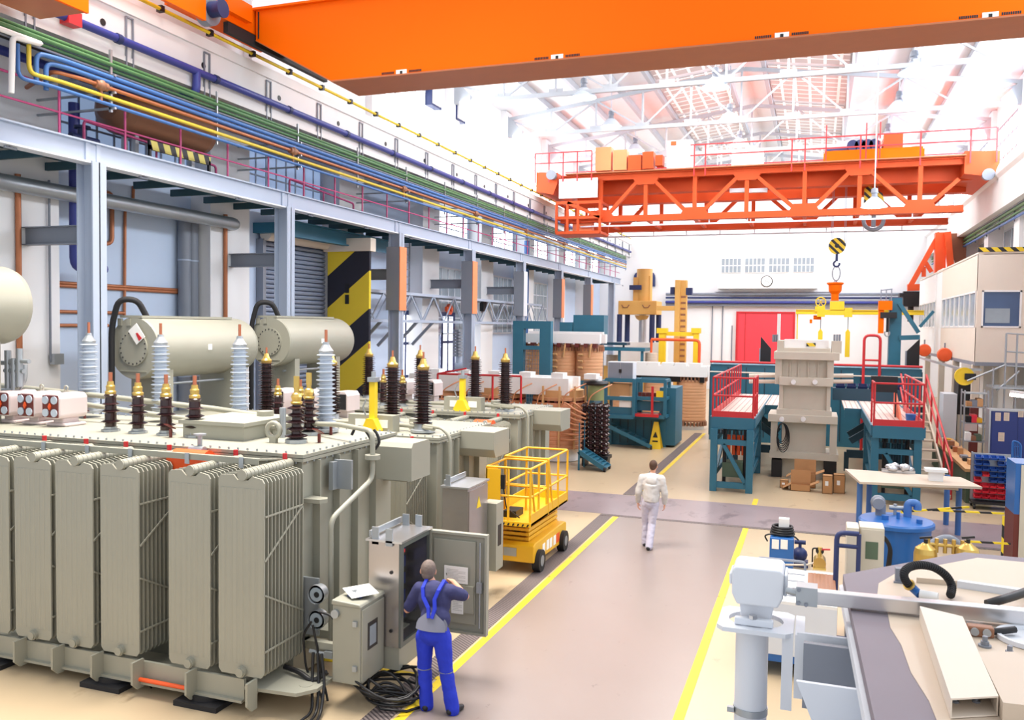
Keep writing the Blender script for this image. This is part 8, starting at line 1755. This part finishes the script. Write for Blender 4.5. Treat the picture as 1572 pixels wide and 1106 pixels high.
# grey bus post
YPo = 5.2; xp = at(1154, 1000, Y=YPo).x
bp2 = thing('bus_post', 'grey foreground post with a box-shaped head and a square flange', 'post', (xp, YPo, 0))
zf = 2.70
G().cyl((xp, YPo, 0.0), (xp, YPo, zf + 0.0), 0.094, n=32).out('post_tube', 'steel_white', bp2)
zc = at(1150, 1088, Y=YPo).z; cg = G().lathe([(0.094, zc - 0.02), (0.1, zc - 0.02), (0.1, zc + 0.02), (0.094, zc + 0.02)], (xp, YPo, 0), 30); cg.box(xp - 0.13, xp - 0.09, YPo - 0.06, YPo - 0.03, zc - 0.015, zc + 0.015); cg.out('hose_clamp', 'galvanised', bp2)
fx0, fx1 = xp - 0.19, at(1219, 960, Y=YPo).x
fg = G()
n_ = 28; cxh, cyh, rh_ = xp + 0.02, YPo + 0.0, 0.145
ring = [(cxh + rh_ * 1.08 * math.cos(2 * math.pi * i / n_), cyh + rh_ * math.sin(2 * math.pi * i / n_)) for i in range(n_)]
def sq(x, y):
    dx, dy = x - cxh, y - cyh; k = min((((fx1 if dx > 0 else fx0) - cxh) / dx) if abs(dx) > 1e-6 else 9e9, (((YPo + 0.2 if dy > 0 else YPo - 0.2) - cyh) / dy) if abs(dy) > 1e-6 else 9e9); return (cxh + dx * k, cyh + dy * k)
o_ = [sq(*p) for p in ring]
for z0, z1 in ((zf, zf + 0.025),):
    v_ = [(x, y, z1) for x, y in ring] + [(x, y, z1) for x, y in o_] + [(x, y, z0) for x, y in ring] + [(x, y, z0) for x, y in o_]; N = n_
    fs = []
    for i in range(N):
        j = (i + 1) % N; fs += [(i, N + i, N + j, j), (2 * N + j, 3 * N + j, 3 * N + i, 2 * N + i), (N + i, 3 * N + i, 3 * N + j, N + j), (j, 2 * N + j, 2 * N + i, i)]
    fg.add(v_, fs)
fg.out('square_flange', 'steel_white', bp2)
hx0, hx1 = at(1124, 900, Y=YPo - 0.1).x, at(1203, 900, Y=YPo - 0.1).x; zh0, zh1 = 2.845, at(1164, 872, Y=YPo - 0.1).z
G().prism([(hx0, zh0 + 0.06), (hx0 + 0.03, zh0), (hx1 - 0.03, zh0), (hx1, zh0 + 0.06), (hx1, zh1 - 0.02), (hx1 - 0.02, zh1), (hx0 + 0.02, zh1), (hx0, zh1 - 0.02)], 'Y', YPo - 0.13, YPo + 0.14).box(hx0 - 0.02, hx0, YPo - 0.09, YPo + 0.1, zh0 + 0.1, zh1 - 0.05).box(hx1, hx1 + 0.02, YPo - 0.09, YPo + 0.1, zh0 + 0.06, zh1 - 0.03).out('post_head', 'steel_white', bp2, bev=0.02)
G().prism([(hx0 + 0.06, zf - 0.02), (hx1 - 0.08, zf - 0.02), (hx1 - 0.05, zh0), (hx0 + 0.04, zh0)], 'Y', YPo - 0.07, YPo + 0.09).box(hx0 + 0.02, hx1 - 0.05, YPo - 0.14, YPo - 0.1, zf + 0.028, zf + 0.07).out('head_neck', 'steel_white', bp2, bev=0.006)
G().cyl((xp + 0.01, YPo - 0.125, zf + 0.07), (xp + 0.01, YPo - 0.125, zf + 0.09), 0.024, n=6, smooth=False).out('hex_bolt', 'aluminium', bp2)
G().prism([(fx1 - 0.06, zf - 0.42), (fx1 - 0.0, zf - 0.42), (fx1 - 0.0, zf + 0.02), (fx1 - 0.06, zf + 0.02)], 'Y', YPo - 0.17, YPo - 0.14).box(fx1 + 0.01, fx1 + 0.06, YPo - 0.2, YPo + 0.15, zf - 0.33, zf + 0.03).out('mounting_plate', 'steel_white', bp2)
G().cyl((fx1 + 0.055, YPo - 0.1, zf - 0.22), (fx1 + 0.085, YPo - 0.1, zf - 0.22), 0.026, n=6, smooth=False).out('hex_bolt', 'galvanised', bp2)
G().box(fx1 + 0.05, 0.25, YPo - 0.02, YPo + 0.02, zf - 0.3, zf - 0.06).out('link_plate', 'steel_white', bp2)
# aluminium square bar across the foreground
a, b = at(1249, 916, Y=YPo - 0.15), at(1572, 947, Y=YPo - 0.15)
al = thing('aluminium_bar', 'brushed aluminium square bar running from the post head to the right border', 'bar', (a.x, a.y, a.z))
d = (b - a); G().bar(a, a + d * 1.25, 0.07, 0.075).out('square_tube', 'aluminium', al, bev=0.004)
c = at(1232, 912, Y=YPo - 0.15); G().box(c.x - 0.035, a.x + 0.02, YPo - 0.2, YPo - 0.09, c.z - 0.055, c.z + 0.05).out('end_bracket', 'galvanised', al)
G().cyl((hx1 + 0.015, YPo - 0.15, c.z + 0.01), (c.x - 0.03, YPo - 0.15, c.z), 0.02, n=10).out('coupling_rod', 'galvanised', al)
q = G()
for dx, dz in ((-0.02, -0.04), (0.02, -0.045), (-0.02, 0.035)): q.cyl((c.x + dx, YPo - 0.21, c.z + dz), (c.x + dx, YPo - 0.195, c.z + dz), 0.011, n=10)
q.outs('bracket_screw', 'steel_mid', al)
# ================================================================== people
def organic(g, name, m, parent, voxel=0.01, smooth=4, fold=0.0):
    o = g.out(name, m, parent)
    r = o.modifiers.new('remesh', 'REMESH'); r.mode = 'VOXEL'; r.voxel_size = voxel; r.use_smooth_shade = True
    if smooth: s = o.modifiers.new('smooth', 'SMOOTH'); s.iterations = smooth; s.factor = 0.5
    if fold:
        tx = bpy.data.textures.new(name + '_folds', 'CLOUDS'); tx.noise_scale = 0.09
        d = o.modifiers.new('folds', 'DISPLACE'); d.texture = tx; d.strength = fold; d.mid_level = 0.5; d.texture_coords = 'LOCAL'
    return o
def hand(g, w, d, nrm, side, curl=0.4):
    "palm, four unequal bent fingers and a thumb leaving the side of the palm"
    d = V(d).normalized(); nrm = V(nrm); nrm = (nrm - d * nrm.dot(d)).normalized(); lat = d.cross(nrm) * side
    for i in range(4): g.cap(w + lat * (0.018 - 0.012 * i), w + d * 0.088 + lat * (0.031 - 0.021 * i), 0.017, 0.0125, n=8)
    for i, L in enumerate((0.072, 0.082, 0.076, 0.058)):
        p = w + d * 0.088 + lat * (0.032 - 0.0215 * i); a = 0.25 * curl
        for j, f in enumerate((0.45, 0.31, 0.24)):
            a += curl * (0.9 if j else 0.6); q = p + (d * math.cos(a) + nrm * math.sin(a) + lat * (0.10 - 0.07 * i) * (1 - j * 0.4)).normalized() * L * f
            g.cap(p, q, 0.0092 - 0.0006 * j, 0.0086 - 0.0006 * j, n=8); p = q
    p = w + d * 0.022 + lat * 0.026; dirs = ((d * 0.55 + lat * 0.75 + nrm * 0.25), (d * 0.85 + lat * 0.35 + nrm * 0.45), (d * 0.9 + lat * 0.05 + nrm * 0.5))
    for j, (v, L) in enumerate(zip(dirs, (0.042, 0.032, 0.026))): q = p + v.normalized() * L; g.cap(p, q, 0.013 - 0.0015 * j, 0.0115 - 0.0015 * j, n=8); p = q
def head(g, c, f, up, S=1.0):
    "skull with jaw, nose, ears and lips looking along f"
    f = V(f).normalized(); up = V(up).normalized(); s = f.cross(up).normalized(); f = up.cross(s); R = Matrix((s, f, up)).transposed()
    P = lambda x, y, z: c + (s * x + f * y + up * z) * S; E0 = g.ell
    E = lambda c_, r_, m=0, n=14, R_=None: E0(c_, tuple(q * S for q in r_), m, n, R_)
    E(P(0, -0.008, 0.02), (0.075, 0.096, 0.098), 0, 18, R); E(P(0, 0.022, -0.045), (0.058, 0.066, 0.070), 0, 14, R); E(P(0, 0.045, -0.082), (0.030, 0.032, 0.028), 0, 10, R)
    g.cap(P(0, 0.088, 0.012), P(0, 0.103, -0.022), 0.010, 0.014, n=8); E(P(0, 0.084, -0.052), (0.024, 0.010, 0.008), 0, 8, R)
    for x in (-1, 1): E(P(0.078 * x, -0.005, -0.005), (0.010, 0.020, 0.033), 0, 10, R); E(P(0.032 * x, 0.078, 0.028), (0.022, 0.010, 0.008), 0, 8, R)
    return R, P
def face(T, body, R, P):
    e = G(); [e.ell(P(0.031 * x, 0.080, 0.006), (0.013, 0.010, 0.008), 0, 10, R) for x in (-1, 1)]; e.outs('eye', 'paper', body)
    e = G(); [e.ell(P(0.031 * x, 0.088, 0.006), (0.006, 0.004, 0.006), 0, 8, R) for x in (-1, 1)]; e.outs('pupil', 'hair_brown', body)
def limb(g, pts, rs, n=14):
    for i in range(len(pts) - 1): g.cap(pts[i], pts[i + 1], rs[i], rs[i + 1], n=n)
def shoe(T, a, f, m='black'):
    f = V((f[0], f[1], 0)).normalized(); g = G(); s = V((-f.y, f.x, 0))
    b = V((a.x, a.y, 0))
    g.cap(b - f * 0.05 + V((0, 0, 0.045)), b + f * 0.07 + V((0, 0, 0.045)), 0.043, 0.046, n=12); g.cap(b + f * 0.07 + V((0, 0, 0.042)), b + f * 0.15 + V((0, 0, 0.036)), 0.045, 0.034, n=12); g.cap(b + V((0, 0, 0.05)), b - f * 0.01 + V((0, 0, 0.12)), 0.048, 0.045, n=12)
    organic(g, 'shoe', m, T, 0.009, 3)
# ---- man in blue overalls at the open cabinet
Yb = 8.86
J = lambda u, v, Y: at(u, v, Y=Y)
aL, aR = V((at(655, 1094, Y=8.82).x, 8.82, 0.09)), V((at(695, 1092, Y=8.82).x, 8.82, 0.09))
kL, kR = V((at(651, 1036, Y=8.86).x, 8.87, 0.48)), V((at(684, 1036, Y=8.86).x, 8.87, 0.48))
hL, hR = V((at(654, 985, Y=8.9).x, 8.88, 0.84)), V((at(680, 985, Y=8.9).x, 8.88, 0.84))
pv = (hL + hR) / 2 + V((0, 0, 0.06)); wst = V((pv.x, 8.92, 1.0)); bx = pv.x + 0.005; chs = V((at(667, 928, Y=9.0).x, 9.0, 1.22)); nk = V((at(662, 900, Y=9.06).x, 9.07, 1.40)); hd = V((at(657, 882, Y=9.1).x, 9.11, 1.525))
sL, sR = V((chs.x - 0.20, 9.02, 1.33)), V((chs.x + 0.19, 9.04, 1.335))
eL = V((at(624, 948, Y=9.0).x, 9.02, 1.06)); wL = V((-4.50, 9.27, 1.08))
eR = V((at(714, 921, Y=9.2).x, 9.22, 1.24)); wR = V((at(697, 893, Y=9.62).x, 9.60, at(697, 893, Y=9.62).z))
m1 = thing('person', 'man in navy T-shirt and blue bib overalls writing on a sheet in the open cabinet', 'person', ((aL.x + aR.x) / 2, 8.8, 0))
g = G()
limb(g, [aL, kL, hL], [0.038, 0.055, 0.08]); limb(g, [aR, kR, hR], [0.038, 0.055, 0.08])
for a in (aL, aR): g.cap(a, a + V((0, 0.1, -0.05)), 0.035, 0.03)
g.ell(pv, (0.16, 0.11, 0.13), n=16); g.ell(wst, (0.15, 0.11, 0.15), n=16); g.ell(chs, (0.17, 0.12, 0.2), n=16); limb(g, [chs + V((0, 0, 0.1)), nk, hd + V((0, -0.01, -0.05))], [0.08, 0.058, 0.055])
limb(g, [sL, eL, wL], [0.055, 0.042, 0.030]); limb(g, [sR, eR, wR], [0.055, 0.042, 0.030]); limb(g, [sL, chs + V((0, 0.02, 0.12)), sR], [0.06, 0.07, 0.06])
hand(g, wL, (-0.6, 0.8, -0.1), (0, 0.2, -1), 1, 0.5)
pw = V((at(686, 884, Y=9.78).x, 9.78, at(686, 884, Y=9.78).z)); hand(g, wR, (pw - wR).normalized() + V((-0.2, 0, 0.05)), (-0.5, 0.2, -0.7), -1, 0.75)
R, P = head(g, hd, (-0.35, 0.9, -0.12), (0.0, 0.12, 1), 1.12)
body = organic(g, 'body', 'skin', m1, 0.0062, 3)
h = G(); h.ell(P(0, -0.020, 0.024), (0.092, 0.105, 0.112), 0, 20, R); h.ell(P(0, -0.05, -0.03), (0.076, 0.061, 0.067), 0, 14, R); organic(h, 'hair', 'hair_grey', m1, 0.009, 2)
face(m1, body, R, P)
g = G(); g.ell(chs, (0.205, 0.145, 0.24), n=20); g.ell(wst + V((0, 0, 0.04)), (0.185, 0.145, 0.17), n=20); limb(g, [sL, chs + V((0, 0.0, 0.13)), sR], [0.085, 0.10, 0.085]); g.cap(nk + V((0, -0.02, -0.07)), nk + V((0, 0, -0.02)), 0.10, 0.070)
limb(g, [sL, sL.lerp(eL, 0.82)], [0.088, 0.072]); limb(g, [sR, sR.lerp(eR, 0.80)], [0.088, 0.072])
organic(g, 'tshirt', 'shirt_navy', m1, 0.012, 4, 0.014)
g = G(); limb(g, [aL + V((0, 0, -0.04)), kL, hL], [0.082, 0.082, 0.112]); limb(g, [aR + V((0, 0, -0.04)), kR, hR], [0.082, 0.082, 0.112]); g.ell(pv + V((0, 0, -0.01)), (0.190, 0.152, 0.15), n=20); g.cyl(pv, wst + V((0, 0, -0.06)), 0.16, 0.165, n=20)
organic(g, 'overalls', 'overall_blue', m1, 0.012, 4, 0.018)
back = lambda x, z: V((x, 8.92 - 0.155 * math.sqrt(max(0.05, 1 - ((x - bx) / 0.25) ** 2)) + (z - 1.0) * 0.34, z))
g = G(); vs = []; N = 15
for j, z in enumerate((0.95, 1.01, 1.06, 1.11, 1.15)):
    w = (0.185, 0.185, 0.16, 0.10, 0.05)[j]
    for i in range(N): x = bx - w + 2 * w * i / (N - 1); p = back(x, z); vs += [(p.x, p.y - 0.026, p.z)]
fs = [(j * N + i, j * N + i + 1, (j + 1) * N + i + 1, (j + 1) * N + i) for j in range(4) for i in range(N - 1)]
k_ = len(vs); vs += [(x, y + 0.05, z) for x, y, z in vs]; fs += [tuple(reversed([q + k_ for q in f])) for f in fs]
g.add(vs, fs, 0, True); g.out('back_panel', 'overall_grey', m1)
for s in (-1, 1):
    g = G(); path = [back(bx + 0.02 * s, 1.09), back(bx + 0.04 * s, 1.19), back(chs.x + 0.075 * s, 1.29), back(chs.x + 0.105 * s, 1.38)]; path += [V((chs.x + 0.11 * s, 9.05, 1.455)), V((chs.x + 0.11 * s, 9.15, 1.38))]
    for i in range(len(path) - 1):
        p, q = path[i] + V((0, -0.028, 0)), path[i + 1] + V((0, -0.028, 0)); g.bar(p, q + (q - p) * 0.08, 0.038, 0.028, up=(0, -1, 0.3))
    g.out('strap', 'overall_blue', m1)
for kk in (kL, kR): G().lathe([(0.087, 0.0), (0.09, 0.005), (0.087, 0.01)], (kk.x, kk.y, kk.z - 0.02), 18).out('knee_piping', 'overall_grey', m1)
shoe(m1, aL, (-0.15, 1)); shoe(m1, aR, (0.35, 1))
pn = thing('pen', 'black pen held in the right hand of the man in blue overalls', 'pen', pw); G().cyl(pw + V((-0.02, 0.03, 0.02)), pw + V((0.03, -0.07, 0.03)), 0.005, n=8).out('pen_barrel', 'black', pn)
# ---- man in white walking away along the aisle
Yw = 16.95
X_ = lambda u, v, Y=Yw: at(u, v, Y=Y).x
aL, aR = V((X_(988, 835), 17.12, 0.09)), V((X_(998, 842), 16.83, 0.10))
kL, kR = V((X_(989, 808), 17.1, 0.50)), V((X_(1000, 808), 17.0, 0.50)); hL, hR = V((X_(992, 775), 17.0, 0.90)), V((X_(1004, 775), 17.0, 0.90))
pv = (hL + hR) / 2 + V((0, 0, 0.06)); wst = V((X_(999, 762), 17.0, 1.08)); chs = V((X_(1000, 745), 17.0, 1.30)); nk = V((X_(1001, 728), 17.02, 1.51)); hd = V((X_(1002, 718), 17.04, 1.66))
sL, sR = V((chs.x - 0.19, 17.0, 1.42)), V((chs.x + 0.19, 17.0, 1.42)); eL, eR = V((chs.x - 0.265, 16.98, 1.13)), V((chs.x + 0.255, 17.02, 1.13)); wL, wR = V((chs.x - 0.285, 17.06, 0.89)), V((chs.x + 0.245, 17.1, 0.90))
m2 = thing('person', 'man in white hooded sweatshirt and trousers walking away down the aisle', 'person', ((aL.x + aR.x) / 2, 17.0, 0))
g = G()
limb(g, [aL, kL, hL], [0.038, 0.055, 0.075]); limb(g, [aR, kR, hR], [0.038, 0.055, 0.075])
for a in (aL, aR): g.cap(a, a + V((0, 0.1, -0.05)), 0.035, 0.03)
g.ell(pv, (0.15, 0.10, 0.13), n=16); g.ell(wst, (0.14, 0.10, 0.15), n=16); g.ell(chs, (0.16, 0.11, 0.2), n=16); limb(g, [chs + V((0, 0, 0.1)), nk, hd + V((0, -0.01, -0.05))], [0.08, 0.055, 0.05])
limb(g, [sL, eL, wL], [0.05, 0.04, 0.029]); limb(g, [sR, eR, wR], [0.05, 0.04, 0.029]); limb(g, [sL, chs + V((0, 0.0, 0.12)), sR], [0.06, 0.07, 0.06])
hand(g, wL, (0.02, 0.1, -1), (1, 0.1, 0), -1, 0.4); hand(g, wR, (-0.02, 0.15, -1), (-1, 0.1, 0), 1, 0.4)
R, P = head(g, hd, (0.05, 1, -0.05), (0, 0, 1))
body = organic(g, 'body', 'skin', m2, 0.0065, 3)
h = G(); h.ell(P(0, -0.018, 0.03), (0.082, 0.094, 0.098), 0, 20, R); h.ell(P(0, -0.055, -0.02), (0.066, 0.05, 0.055), 0, 14, R); organic(h, 'hair', 'hair_brown', m2, 0.009, 2)
face(m2, body, R, P)
g = G(); g.ell(chs, (0.195, 0.135, 0.24), n=20); g.ell(wst + V((0, 0, 0.0)), (0.18, 0.14, 0.16), n=20); g.cyl(wst + V((0, 0, -0.13)), chs, 0.158, 0.165, n=24); limb(g, [sL, chs + V((0, 0.0, 0.12)), sR], [0.08, 0.10, 0.08]); limb(g, [sL, eL, wL + V((0, 0, 0.03))], [0.082, 0.068, 0.052]); limb(g, [sR, eR, wR + V((0, 0, 0.03))], [0.082, 0.068, 0.052])
organic(g, 'hooded_sweatshirt', 'cloth_white', m2, 0.012, 4, 0.02)
g = G(); g.tube([nk + V((0.105 * math.cos(t), -0.045 + 0.085 * math.sin(t), -0.045 - 0.05 * max(0, -math.sin(t)))) for t in [2 * math.pi * i / 16 for i in range(16)]], 0.036, 10, closed=True); g.ell(nk + V((0, -0.125, -0.13)), (0.115, 0.05, 0.10), n=14); organic(g, 'hood', 'cloth_white', m2, 0.011, 3, 0.01)
g = G(); limb(g, [aL + V((0, 0, -0.03)), kL, hL], [0.075, 0.078, 0.102]); limb(g, [aR + V((0, 0, -0.03)), kR, hR], [0.075, 0.078, 0.102]); g.ell(pv + V((0, 0, -0.02)), (0.172, 0.138, 0.15), n=20)
organic(g, 'trousers', 'cloth_lilac', m2, 0.012, 4, 0.02)
shoe(m2, aL, (-0.1, 1)); shoe(m2, aR, (0.15, 1))
